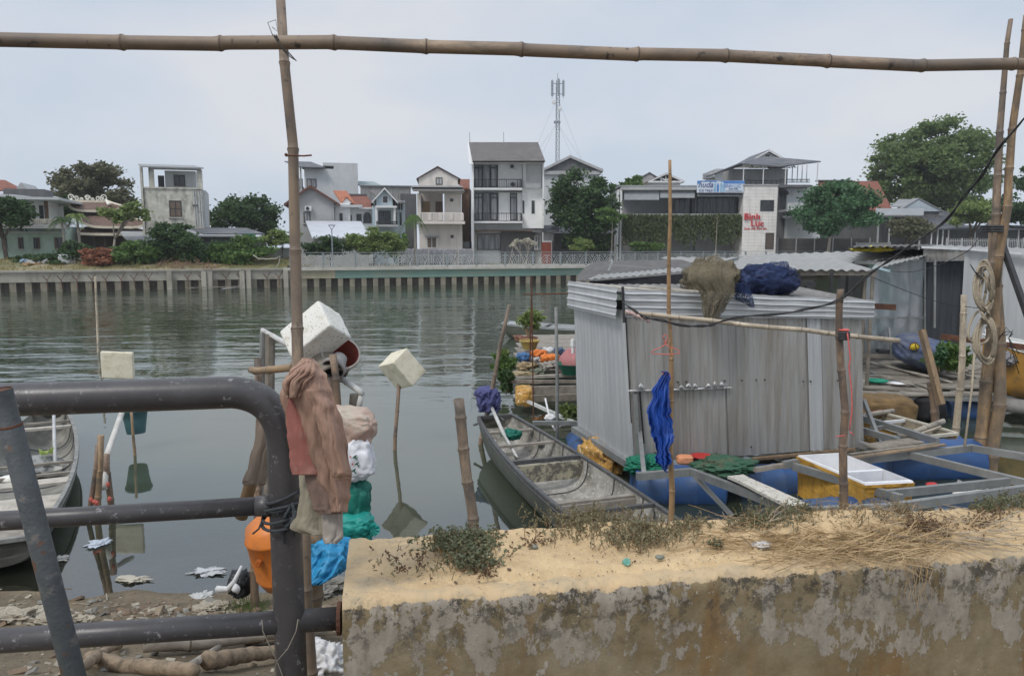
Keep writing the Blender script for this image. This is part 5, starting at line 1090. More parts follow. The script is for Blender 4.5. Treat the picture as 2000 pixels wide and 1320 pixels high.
# rope on the joint, string on the post
ROPE = M('dark_rope', (.035,.04,.045), (.06,.065,.07), 80, .9, .8, 300, .002); TWINE = M('twine', (.34,.31,.25), (.24,.21,.17), 80, .9, .4)
mb = MB(); rr = random.Random(4); q0 = RY(553, 985)
for k in range(5):
    ph = rr.random(); pts = [(q0.x+(.0345+.002*k)*math.cos(t), q0.y+(.0345+.002*k)*math.sin(t), q0.z+.02-.012*k+.012*math.sin(t+ph*6)) for t in [2*math.pi*i/24 for i in range(25)]]; mb.tube(pts, .0035, 6)
p_ = RY(575, 1000) + V(0,-.036,0)
for k in range(9):
    a = Vector((rr.gauss(0,.012), rr.gauss(0,.004), rr.gauss(0,.016))); b_ = Vector((rr.gauss(0,.012), rr.gauss(0,.004), rr.gauss(-.01,.02))); mb.tube([p_+a, p_+(a+b_)/2+V(0,-.008,0), p_+b_], .0034, 6)
mb.tube([p_, p_+V(-.014,-.004,-.03), p_+V(-.008,-.003,-.05)], .0032, 6); mb.tube([RY(522,1012)+V(-.005,-.02,0), RY(512,1025)+V(0,-.02,0), RY(500,1035)+V(0,-.02,0)], .002, 5)
tag(mb.build('rope', ROPE, smooth=True), 'dark frayed rope knotted round the railing post joint', 'rope')
mb = MB(); pts = [(523,1193),(525,1215),(545,1258),(551,1272),(572,1248),(588,1215),(592,1192)]
mb.tube([RY(x, y)+V(0,-.037,0) for x, y in pts], .0011, 5); mb.tube([RY(x, y)+V(0,-.036,0) for x, y in ((538,1345),(546,1290),(551,1272),(560,1295),(574,1345))], .0011, 5)
tag(mb.build('string', TWINE, smooth=True), 'thin pale string criss-crossed on the lower part of the railing post', 'string')

# ---- foreground bamboo
q1, q2 = PY(552, -60, 2.0), PY(597, 705, 1.86)
bamboo('bamboo_pole', PY(606, 1190, 1.86) - V(0,0,.5), q1, .0185, .0115, BAM, 'tall upright weathered bamboo pole lashed behind the railing post', 'bamboo pole', .23, seed=3, n=16)
bamboo('bamboo_pole', PY(-90, 67, 1.80), PY(2080, 131, 2.02), .0165, .0145, BAM, 'long horizontal bamboo pole across the top of the view', 'bamboo pole', .245, seed=8, n=16)
mb = MB(); p_ = PY(558, 96, 1.84)
for k in range(3): mb.tube([p_+V(-.02+.004*k,-.03,.024), p_+V(-.005,-.033,-.0), p_+V(.012+.004*k,-.028,-.022), p_+V(.016,.03,-.02), p_+V(-.02,.03,.02), p_+V(-.02+.004*k,-.03,.024)], .0008, 4)
mb.tube([p_+V(-.02,-.03,.022), p_+V(-.03,-.03,.05), p_+V(-.012,-.03,.056), p_+V(-.008,-.03,.03), p_+V(-.02,-.03,.04)], .0009, 4); tag(mb.build('wire', BLACKM), 'twisted wire loops lashing the two bamboo poles together', 'wire')
mb = MB(); p_ = PY(578, 306, 1.95); mb.tube([p_+V(-.02,-.015,0), p_+V(0,-.02,0), p_+V(.022,-.012,.0), p_+V(.042,-.01,.002)], .0022, 5)
mb.tube([p_+V(-.018,-.016,0), p_+V(-.02,-.02,.004)], .004, 5); tag(mb.build('nail', RUST), 'rusty bent nail through the tall bamboo pole', 'nail')

# ---- clothes on the post
CLB = M('brown_cloth', (.41,.265,.195), (.31,.19,.14), 9, .95, .75, 26, .0055, stain=(.22,.135,.10), sscale=10, slo=.46, shi=.66, stretch=(1.7,1,.45), sstretch=(2,1,.5))
CLR = M('red_cloth', (.33,.125,.105), (.24,.09,.075), 12, .95, .7, 30, .004, stretch=(1.6,1,.5), stain=(.34,.2,.16), sscale=14); CLG = M('khaki_cloth', (.34,.31,.23), (.25,.22,.165), 10, .95, .7, 28, .0045, stretch=(1.6,1,.5)); CLD = M('dark_brown_cloth', (.215,.15,.12), (.15,.10,.085), 10, .95, .7, 28, .0045, stretch=(1.6,1,.5))
CLW = M('pale_worn_cloth', (.40,.36,.32), (.32,.28,.25), 10, .95, .7, 28, .0045, stretch=(1.6,1,.5))
p0 = PY(600, 720, 1.45)
sh = thing('shirt', 'faded pinkish brown shirt with red lining hanging over the railing post', 'shirt', tuple(p0))
drape('shirt_body', [(700,592,612,.05),(716,580,624,.03),(738,560,638,.01),(768,553,648,.0),(820,560,664,0),(880,576,676,0),(930,598,684,0),(968,628,682,0),(1000,640,676,.0)], 1.44, CLB, sh, 2.4, .0048, .03, 120, 10, 2, edge=4, crease=.55, slant=3.4)
drape('red_lining', [(752,556,570,.015),(800,560,592,.01),(850,562,606,.0),(905,566,632,0),(927,570,640,0)], 1.425, CLR, sh, 1.6, .0022, .012, 60, 8, 5, edge=3, crease=.3)
drape('collar', [(706,590,612,.03),(726,568,618,.0),(750,554,598,-.01),(778,562,584,-.01)], 1.425, CLB, sh, 2, .008, .015, 30, 8, 9)
drape('sleeve', [(760,600,634,.0),(800,612,652,-.01),(860,628,668,-.015),(920,648,683,-.01),(936,652,683,0)], 1.40, CLB, sh, 1.6, .0038, .02, 70, 10, 12, edge=4, crease=.5, slant=2.5)
drape('dark_panel', [(905,592,650,.02),(940,600,668,.0),(985,612,672,0),(1003,622,668,0)], 1.43, CLD, sh, 2, .003, .015, 60, 8, 15, edge=4, crease=.3)
tr_ = thing('trousers', 'khaki and grey cloth hanging below the brown shirt with pointed hem', 'cloth', tuple(PY(610, 930, 1.48)))
drape('khaki_leg', [(915,585,604,.02),(960,588,622,.0),(1000,584,630,0),(1030,568,632,0),(1045,600,633,0)], 1.45, CLG, tr_, 1.8, .0028, .01, 50, 8, 22, edge=3, crease=.3); drape('pale_leg', [(985,622,668,.01),(1010,628,670,0),(1048,630,671,0),(1061,634,660,0)], 1.445, CLW, tr_, 1.5, .003, .008, 30, 8, 25)
cl = thing('cloth', 'brown sleeve of cloth hanging behind the left side of the post', 'cloth', tuple(PY(505, 840, 1.62)))
drape('sleeve', [(800,515,534,.0),(850,500,534,0),(900,487,527,0),(942,474,520,0),(946,474,518,0)], 1.62, M('dull_brown_cloth', (.25,.20,.155), (.18,.14,.11), 10, .95, .6, 400, .001), cl, 1.6, .003, .01, 50, 8, 31, edge=4, crease=.4)

# ================= CRATES / SACKS BEHIND THE POST =================
FOAM = M('foam', (.74,.73,.69), (.66,.64,.57), 6, .8, .5, 60, .006, stain=(.40,.36,.26), sscale=8, slo=.56, shi=.78, speck=(.30,.26,.19), spk=55)
FOAMY = M('foam_yellowed', (.70,.66,.53), (.60,.55,.42), 6, .8, .4, 60, .005, stain=(.38,.33,.22), sscale=8, slo=.5, shi=.75)
def corner_box(mb, I, T, B, R_, Y, hollow=False):
    I = Vector(I); e = [Vector(x)-I for x in (T, B, R_)]; d12, d13, d23 = -e[0].dot(e[1]), -e[0].dot(e[2]), -e[1].dot(e[2])
    D = [math.sqrt(max(1, d12*d13/d23)), math.sqrt(max(1, d12*d23/d13)), math.sqrt(max(1, d13*d23/d12))]; s = Y/1500; o = PY(I.x, I.y, Y); vec = []
    right = Vector((1,0,0)); up = _u; fwd = _f; fc = (o-Vector((0,0,CAMZ))).normalized(); right = fc.cross(Vector((0,0,1))).normalized(); up = right.cross(fc)
    for k in range(3): vec.append((right*e[k].x - up*e[k].y + fc*D[k])*s)
    t, b_, r_ = vec; v = [o, o+t, o+b_, o+r_, o+t+b_, o+t+r_, o+b_+r_, o+t+b_+r_]
    mb.add(v, [(0,1,4,2),(0,3,5,1),(0,2,6,3),(7,5,3,6),(7,6,2,4),(7,4,1,5)]); return vec, o
rg_ = random.Random(3)
def rough_box(name, mb, mat, lab, cat='foam box', bev=.02, cuts=5, amp=.006):
    o = mb.build(name, mat); bm = bmesh.new(); bm.from_mesh(o.data); bmesh.ops.bevel(bm, geom=bm.edges[:], offset=bev, segments=3, affect='EDGES', profile=.6)
    bmesh.ops.subdivide_edges(bm, edges=[e for e in bm.edges if e.calc_length() > .06], cuts=cuts, use_grid_fill=True)
    for v in bm.verts: k = noise.noise(v.co*14)*amp + noise.noise(v.co*40)*amp*.4; v.co += v.co.normalized()*k
    bm.to_mesh(o.data); bm.free(); o.data.polygons.foreach_set('use_smooth', [True]*len(o.data.polygons)); return tag(o, lab, cat)
mb = MB(); corner_box(mb, (645,635), (622,583), (566,697), (688,662), 6.0); o = rough_box('foam_box', mb, FOAM, 'large white pitted foam box propped behind the tall bamboo pole')
mb = MB(); vec, oo = corner_box(mb, (767.5,708), (795.8,679), (736.5,716), (806,756), 11.1); rough_box('foam_box', mb, FOAMY, 'yellowed foam block stuck on a thin pole standing in the water', bev=.014)
bamboo('stake', PY(763, 889, 11.2)-V(0,0,.6), PY(780, 748, 11.45), .03, .028, BAMD, 'thin dark stake standing in the water under the yellowed foam block', 'stake', seed=5); 
mb = MB(); mb.obox(PY(230, 713, 11.1), (.47, .06, .40), Euler((.05, R(2), 0)).to_matrix()); rough_box('foam_board', mb, FOAMY, 'flat yellowish foam board standing up over the water behind the railing', 'foam board', .02)
# white bar frame with posts
WPIPE = M('white_pipe', (.55,.55,.53), (.42,.42,.4), 10, .6, .2, stain=(.2,.18,.15), sscale=6, slo=.55, shi=.7)
fr = thing('bar_rack', 'white painted metal bar rack leaning down behind the large foam box', 'frame', tuple(PY(610, 900, 6.4)))
mb = MB(); mb.tube([PY(512,668,6.9), PY(514,645,6.9), PY(560,672,6.7), PY(632,716,6.4), PY(703,764,6.1), PY(708,772,6.1)], .026, 8); mb.tube([PY(707,768,6.1), PY(699,803,6.1)], .024, 8); mb.build('top_bar', WPIPE, fr, smooth=True)
for nm, a, b_, r_, m_ in (('post', (514,650,6.9), (508,850,6.9), .03, STEEL), ('post', (528,652,6.85), (524,1000,6.85), .045, WOOD), ('post', (694,770,6.15), (682,905,6.15), .045, WOOD)):
    mb = MB(); mb.tube([PY(*a), PY(*b_), PY(*b_)-V(0,0,.6)], r_, 8); mb.build(nm, m_, fr)
for k, (a, b_, ra, lab) in enumerate(((((650,692,6.0)), (672,800,6.0), .03, 'short brown bamboo stake under the large foam box'), ((642,735,6.1), (652,800,6.1), .028, 'dark short stake beside the grey buckets'))):
    bamboo('stake', PY(*b_)-V(0,0,.7), PY(*a), ra, ra, BAMD, lab, 'stake', seed=20+k)
bamboo('branch', PY(490,722,6.2), PY(572,718,5.6), .028, .03, BAMO, 'curved peeled branch sticking out left below the large foam box', 'branch', seed=30, bend=.05)
bamboo('bamboo_pole', PY(534, 800, 2.3), PY(470, 1010, 2.35), .02, .02, BAMO, 'short tan bamboo leaning behind the left side of the railing post', 'bamboo pole', seed=31)
bamboo('post', PY(495, 1150, 5.9)-V(0,0,.4), PY(508, 700, 6.3), .035, .03, BAMD, 'weathered wooden post in the shallows left of the orange drum', 'post', seed=33)
bamboo('post', PY(618, 1160, 5.3)-V(0,0,.2), PY(612, 1030, 5.3), .07, .07, BAMO, 'thick wooden post behind the blue sack', 'post', seed=34)
# buckets / reel
def bucket(name, lab, c, r0, r1, h, rot, mo, mi, cat='bucket', rim=.012, handle=False):
    rt = thing(name, lab, cat, tuple(c)); mb = MB()
    mb.lathe(c, [(0,0),(r0*.96,0),(r0,.01),(lerp(r0,r1,.5),h*.5),(r1,h-.03),(r1+rim,h-.028),(r1+rim,h),(r1-.004,h)], 28, 0, rot); mb.lathe(c, [(r1-.004,h-.001),(lerp(r0,r1,.5)-.006,h*.5),(r0-.01,.012),(0,.012)], 28, 1, rot)
    mb.build('tub', [mo, mi], rt, smooth=True)
    if handle:
        hb = MB(); rm = rot or Matrix.Identity(3); hb.tube([Vector(c)+rm@Vector((r1*math.cos(t), -.02, h+r1*.9*math.sin(t))) for t in [math.pi*k/10 for k in range(11)]], .004, 5); hb.build('handle', BLACKM, rt, smooth=True)
    return rt
GB = M('green_bucket', (.06,.14,.15), (.04,.10,.11), 4, .5, .1, stain=(.12,.15,.14)); 
bucket('bucket', 'dark teal plastic bucket hung on a pole over the water below the top rail', PY(266, 846, 11.3)+V(0,0,.0), .13, .18, .36, Euler((R(-4), R(-3), 0)).to_matrix(), GB, M('blue_inside', (.03,.09,.17)))
bucket('bucket', 'tilted worn white bucket with red inside behind the large foam box', PY(655, 722, 6.4), .10, .15, .26, Euler((R(42), R(28), 0)).to_matrix(), M('dirty_white', (.45,.42,.38), (.3,.27,.23), 8), M('red_inside', (.30,.07,.05)))
bucket('bucket', 'tilted grey-brown dented bucket lying open below the white bar', PY(620, 690, 6.3), .11, .15, .26, Euler((R(150), R(-35), 0)).to_matrix(), M('grey_brown_tub', (.27,.24,.20), (.18,.16,.13), 8), DARK)
bucket('bucket', 'small bucket with pale rim and dark mouth beside the red-lined bucket', PY(665, 698, 6.2), .06, .09, .15, Euler((R(125), R(25), 0)).to_matrix(), M('grey_tub', (.33,.32,.31)), DARK)
# stakes and pipe at the left
bamboo('stake', PY(163, 1048, 8.2)-V(0,0,.3), PY(192, 870, 8.2), .028, .025, BAMD, 'thin dark stake leaning behind the thicker charred stake', 'stake', seed=41)
bamboo('stake', PY(185, 1052, 8.2)-V(0,0,.3), PY(194, 850, 8.2), .033, .035, BAMO, 'brown stake with charred tip standing in the shallows by the left boat', 'stake', seed=42)
bamboo('stake', PY(219, 1040, 8.5)-V(0,0,.3), PY(210, 886, 8.5), .032, .038, BAMD, 'stubby stake wound with a white pipe right of the charred stake', 'stake', seed=43)
mb = MB(); mb.tube([PY(240,800,9.6), PY(210,885,8.6), PY(203,945,8.4), PY(204,955,8.4)], [.034,.034,.04,.04], 10); tag(mb.build('plastic_pipe', M('white_pvc', (.58,.56,.52), (.45,.42,.38), 8), smooth=True), 'white plastic pipe slanting against the stubby stake', 'pipe')
bamboo('stake', PY(267, 916, 11.0)-V(0,0,.5), PY(256, 805, 11.0), .022, .02, BAMO, 'slim bamboo stake standing in the water in front of the teal bucket', 'stake', seed=44)
bamboo('stake', PY(190, 684, 22)-V(0,0,.8), PY(185, 540, 22), .03, .03, BAML, 'lone slender pole standing far out in the river on the left', 'stake', .8, seed=45)
for k, (px, py) in enumerate(((178, 975), (185, 985), (211, 946), (214, 975))):
    pass
mb = MB()
for px, py in ((178,976),(184,980),(211,946),(214,974),(189,982)): blob(mb, PY(px,py,8.12), .022, .02, .03, .2, 2, px, 2)
tag(mb.build('net_floats', M('coral_float', (.5,.12,.09))), 'small coral red net floats strung on the stakes', 'floats')
# sacks
def sackmat(name, c, c2, ru=.75): return M(name, c, c2, 5, ru, .8, 16, .014, stain=tuple(x*.6 for x in c), sscale=4, slo=.55, shi=.8)
YS = 5.8
def sack(label, px, py, Y, rx, rz, mat, seed, tie=None, power=.8, cr=.16, ry=None, rot=None):
    rt = thing('sack', label, 'sack', tuple(PY(px, py, Y)-V(0,0,rz))); mb = MB(); blob(mb, PY(px, py, Y), rx, ry or rx*.8, rz, .14, 1.6, seed, 5, power, cr, rot=rot); mb.build('bag', mat, rt, smooth=True)
    if tie:
        mb = MB(); c = PY(*tie, Y-.1); 
        for k in range(9): a = k*.7; mb.prism([c, c+V(.05*math.cos(a)+.03,-.02,.05*math.sin(a)), c+V(.05*math.cos(a+.6)+.03,.02,.05*math.sin(a+.6))], (0,.004,0))
        mb.build('tied_neck', mat, rt)
    return rt
sack('grubby beige and red woven sack on top of the pile', 682, 833, YS, .20, .15, sackmat('beige_sack', (.47,.42,.34), (.44,.27,.22)), 1, None, .62, .1, rot=Euler((0, R(16), 0)).to_matrix())
ws = sack('clean white plastic sack with small green and red marks', 688, 893, YS-.04, .17, .185, M('white_sack', (.72,.73,.76), (.63,.64,.68), 4, .45, .4, 30, .006), 5, None, .6, .14, rot=Euler((0, R(-8), 0)).to_matrix())
mb = MB(); GM = M('mark_green', (.02,.13,.07))
for k, (px, py) in enumerate(((688,893),(692,907),(686,920))):
    p = PY(px, py, 5.615); mb.prism([p, p+V(.03,0,.02), p+V(.035,0,.012), p+V(.006,0,-.006)], (0,.005,0)); mb.prism([p+V(.012,0,.006), p+V(.03,0,-.02), p+V(.036,0,-.014), p+V(.02,0,.01)], (0,.006,0)); mb.lathe(p+V(-.014,0,.004), [(0,0),(.007,0)], 8, 1, rot=Matrix.Rotation(R(90),3,'X'))
mb.build('printed_mark', [GM, M('mark_red', (.5,.03,.04))], ws)
sack('dark green tied sack below the white sack', 684, 975, YS, .16, .19, sackmat('green_sack', (.015,.19,.14), (.01,.12,.095), .5), 8, None, .65)
sack('bright teal sack with gathered neck under the dark green sack', 692, 1028, YS-.1, .17, .115, sackmat('teal_sack', (.015,.30,.25), (.01,.20,.17), .5), 11, (722,1034))
sack('sky blue plastic sack slumped against the end of the parapet', 640, 1085, 5.3, .175, .14, sackmat('blue_sack', (.03,.30,.55), (.02,.21,.42), .45), 14, None, .75, .22, rot=Euler((0, R(-12), 0)).to_matrix())
tag(bpy.data.objects[drape('blue_sheet', [(1062,604,674,.05),(1085,606,672,0),(1105,598,668,-.05),(1125,588,655,-.1),(1143,590,628,-.12)], 5.15, sackmat('blue_sheet_mat', (.03,.27,.50), (.02,.19,.38), .4), None, 2.2, .03, .05, 40, 7, 33, edge=6).name], 'crumpled flap of sky blue sheet under the blue sack', 'plastic sheet')
# orange drum
mb = MB(); c = PY(545, 1075, 5.2); rot = Euler((R(90), 0, 0)).to_matrix(); mb.lathe(c, [(0,-.27),(.10,-.27),(.165,-.24),(.195,-.17),(.2,-.16),(.195,-.15),(.2,0),(.197,.13),(.205,.14),(.197,.15),(.18,.22),(.11,.27),(0,.27)], 30, 0, Euler((R(8), R(-12), R(20))).to_matrix())
od = tag(mb.build('orange_float', M('orange_plastic', (.62,.19,.03), (.50,.14,.02), 3, .45, .2, stain=(.34,.13,.05), sscale=6, slo=.52, shi=.75), smooth=True), 'bright orange plastic float drum half hidden by the railing post', 'float')
mb = MB(); p_ = PY(505, 1100, 4.98); mb.obox(p_, (.035,.03,.05), Euler((0,.3,0)).to_matrix()); mb.build('moulded_grip', M('orange_dark', (.40,.10,.015)), od, bevel=.006)
mb = MB(); blob(mb, PY(620, 1300, 4.0), .16, .15, .14, .3, 2, 17, 5, 1, .6); tag(mb.build('plastic_bag', M('white_bag', (.60,.59,.58), (.45,.44,.43), 6, .3, .4, 40, .004), smooth=True), 'crumpled translucent white bag on the ground against the parapet end', 'plastic bag')
bk = MB(); blob(bk, PY(468, 1138, 6.0), .11, .1, .12, .25, 2, 6, 4, 1, .5); o = tag(bk.build('rubbish_bag', M('black_bag', (.02,.022,.025), (.03,.03,.035), 6, .35, .4, 40, .004), smooth=True), 'black rubbish bag with white ties at the waterline', 'plastic bag')
mb = MB(); mb.tube([PY(472,1105,5.9), PY(458,1135,5.88), PY(446,1150,5.9), PY(425,1150,5.95)], [.012,.02,.025,.03], 6); blob(mb, PY(462,1150,5.85), .03,.03,.04,.5,3,1,2); mb.build('white_tie', M('white_strip', (.65,.65,.65)), o, smooth=True)
# ================= SHORE: logs, rubble, litter =================
def gz(px, py):   # hit the shore terrain under a pixel
    d = ray(px, py); t = 2.5
    for _ in range(900):
        p = Vector((0,0,CAMZ)) + d*t
        if p.z <= shoreZ(p.x, p.y): return p
        t += .008
    return p
DRIFT = M('driftwood', (.30,.23,.155), (.19,.14,.095), 12, .9, .8, 60, .006, stretch=(.35,1.4,1.4), stain=(.11,.085,.06), sscale=14, slo=.5, shi=.68)
LOG = bamboo_mat('drift_log', (.33,.25,.17), (.21,.155,.105), (.17,.13,.10)); LOG2 = bamboo_mat('grey_log', (.38,.34,.28), (.26,.23,.19), (.15,.13,.11))
for k, (a, b_, r_, mt, lab, nm) in enumerate([
    ((282, 1285, .10), (640, 1250, .10), .055, LOG2, 'thick grey bamboo log lying under the lower rail with split left end', 'bamboo_log'),
    ((190, 1300, .07), (370, 1335, .05), .05, LOG, 'forked brown log with rounded end left of the thick bamboo log', 'log'),
    ((120, 1325, .04), (262, 1266, .04), .03, LOG, 'thin curved branch lying behind the leaning pipe', 'log'),
    ((400, 1312, .06), (560, 1290, .06), .05, LOG, 'smooth tan log beneath the thick bamboo log', 'log'),
    ((370, 1330, .08), (430, 1285, .08), .022, LOG2, 'short grey stick propped on the tan log', 'stick'),
    ((480, 1262, .03), (640, 1240, .10), .035, LOG, 'pale log end just behind the thick bamboo log right of the post', 'log'),
    ((285, 1205, .02), (345, 1188, .02), .008, LOG, 'thin stick at the waterline below the middle rail', 'stick')]):
    p0, p1 = gz(*a[:2])+V(0,0,a[2]), gz(*b_[:2])+V(0,0,b_[2])
    if nm == 'log':
        mb = MB(); L = (p1-p0).length; sd0 = (p1-p0).cross(V(0,0,1)).normalized(); N = 26
        P_ = [lerp(p0,p1,i/N)+sd0*(.05*L*math.sin(i/N*3+k)+.012*noise.noise(Vector((i*.4,k,1))))+V(0,0,.012*noise.noise(Vector((i*.35,k,5)))) for i in range(N+1)]
        mb.tube(P_, [r_*(1.0-.25*i/N)*(1+.16*noise.noise(Vector((i*.45,k,9))))*(.75 if i in (0,N) else 1) for i in range(N+1)], 12)
        o = mb.build(nm, DRIFT, smooth=True); tag(o, lab, 'log'); continue
    bamboo(nm, p0, p1, r_, r_*.92, mt, lab, 'stick' if nm == 'stick' else 'log', .5 if nm == 'bamboo_log' else 9, seed=50+k, bend=0, n=16)
STONES = [M('stone_tan', (.25,.20,.14), (.17,.135,.095), 20), M('stone_pale', (.38,.34,.27), (.27,.235,.18), 20), M('stone_grey', (.25,.24,.21), (.16,.15,.13), 20), M('stone_brown', (.20,.14,.09), (.13,.09,.06), 20)]
mb = MB(); rr = random.Random(9)
for k in range(520):
    if rr.random() < .7: px, py = rr.uniform(-20, 660), 1198+rr.gauss(0, 14)
    else: px, py = rr.uniform(-20, 660), rr.uniform(1180, 1320)
    p = gz(px, py); s = rr.uniform(.006, .03)*(1 if rr.random() < .85 else 1.8)
    if rr.random() < .45: mb.obox(p+V(0,0,s*.3), (s*2.4, s*1.6, s*.6), Euler((rr.uniform(-.5,.5), rr.uniform(-.5,.5), rr.random()*3)).to_matrix(), rr.randrange(4))
    else: blob(mb, p+V(0,0,s*.2), s, s*.8, s*.55, .35, 2, k, 1, m=rr.randrange(4))
for k in range(150): px, py = rr.uniform(0, 650), 1185+rr.gauss(10, 22); p = gz(px, py); a = rr.random()*3.14; L = rr.uniform(.03,.16); mb.tube([p+V(0,0,.01), p+V(L*math.cos(a), L*math.sin(a), .012)], rr.uniform(.002,.005), 4, rr.randrange(4))
tag(mb.build('shore_debris', STONES), kind='stuff')
mb = MB(); c = gz(62, 1205)+V(0,0,.03); mb.obox(c, (.26, .17, .02), Euler((.12, -.18, .25)).to_matrix()); tl = tag(mb.build('tile_slab', STONES[1], bevel=.004), 'broken pale tiled slab with grid joints on the shore at left', 'tile')
mb = MB(); rot = Euler((.12,-.18,.25)).to_matrix()
for k in range(4): mb.obox(c+rot@Vector((-.09+.06*k,0,.0105)), (.004,.165,.002), rot)
for k in range(2): mb.obox(c+rot@Vector((0,-.03+.06*k,.0108)), (.25,.004,.002), rot)
mb.build('tile_joints', STONES[2], tl)
for px, py, rx, lab in ((28, 1214, .13, 'flat pale rubble piece left of the tiled slab'), (100, 1222, .12, 'flat pale rubble piece in front of the tiled slab'), (160, 1215, .06, 'small white stone by the leaning pipe'), (405, 1194, .09, 'rounded tan rock at the waterline'), (432, 1188, .07, 'pointed tan rock beside the rounded one'), (610, 1168, .15, 'grey rock under the blue sheet'), (650, 1150, .14, 'brown angular rock against the parapet end'), (300, 1196, .04, 'small white chip at the waterline')):
    mb = MB(); blob(mb, gz(px, py)+V(0,0,rx*.25), rx, rx*.7, rx*.40, .6, 1.8, px, 4, .65); tag(mb.build('rock', STONES[1] if rx < .14 else STONES[2]), lab, 'rock')
# litter floating
def film(px, py, w_, h_, lab, col=(.48,.49,.5), z=.012, seed=1):
    c = PZ(px, py, z); mb = MB(); s = c.y/1500; hh = h_*s*c.y/3.05*.9
    blob(mb, c, w_*s*.5, hh*.5, .012, .9, 1.7, seed*3, 5, 1, .35)
    tag(mb.build('plastic_bag', M('film%d' % seed, col, tuple(x*.8 for x in col), 20, .35, .3), smooth=True), lab, 'plastic bag')
film(405, 1115, 60, 16, 'flat white plastic film floating near the black bag', seed=1); film(192, 1060, 36, 18, 'pale bluish plastic bag floating at the foot of the stakes', (.5,.55,.62), seed=2)
film(258, 1130, 60, 14, 'pale brownish rag floating in the shallows', (.45,.41,.33), seed=3); film(392, 1165, 42, 22, 'crumpled clear cup-like plastic at the waterline', (.5,.5,.48), z=.03, seed=4); film(118, 1090, 28, 12, 'pale bag floating beside the left boat hull', (.48,.47,.42), seed=5)
film(470, 560, 40, 6, 'white litter floating at the foot of the far quay', (.6,.6,.6), seed=6)
# grass tufts by the post
mb = MB(); mb.leafy = True
for k in range(140):
    p = gz(485+rr.gauss(0,22), 1192+rr.gauss(0,6)); h = rr.uniform(.05,.16); d = V(rr.gauss(0,.05), rr.gauss(0,.03), h); mb.add([p, p+V(.006,0,0), p+d], [(0,1,2)])
tag(mb.build('grass_tuft', leafmat('shore_grass', (.07,.12,.03), (.16,.2,.07)), origin=tuple(gz(485,1192))), 'green grass tuft growing at the shore beside the railing post', 'grass tuft')

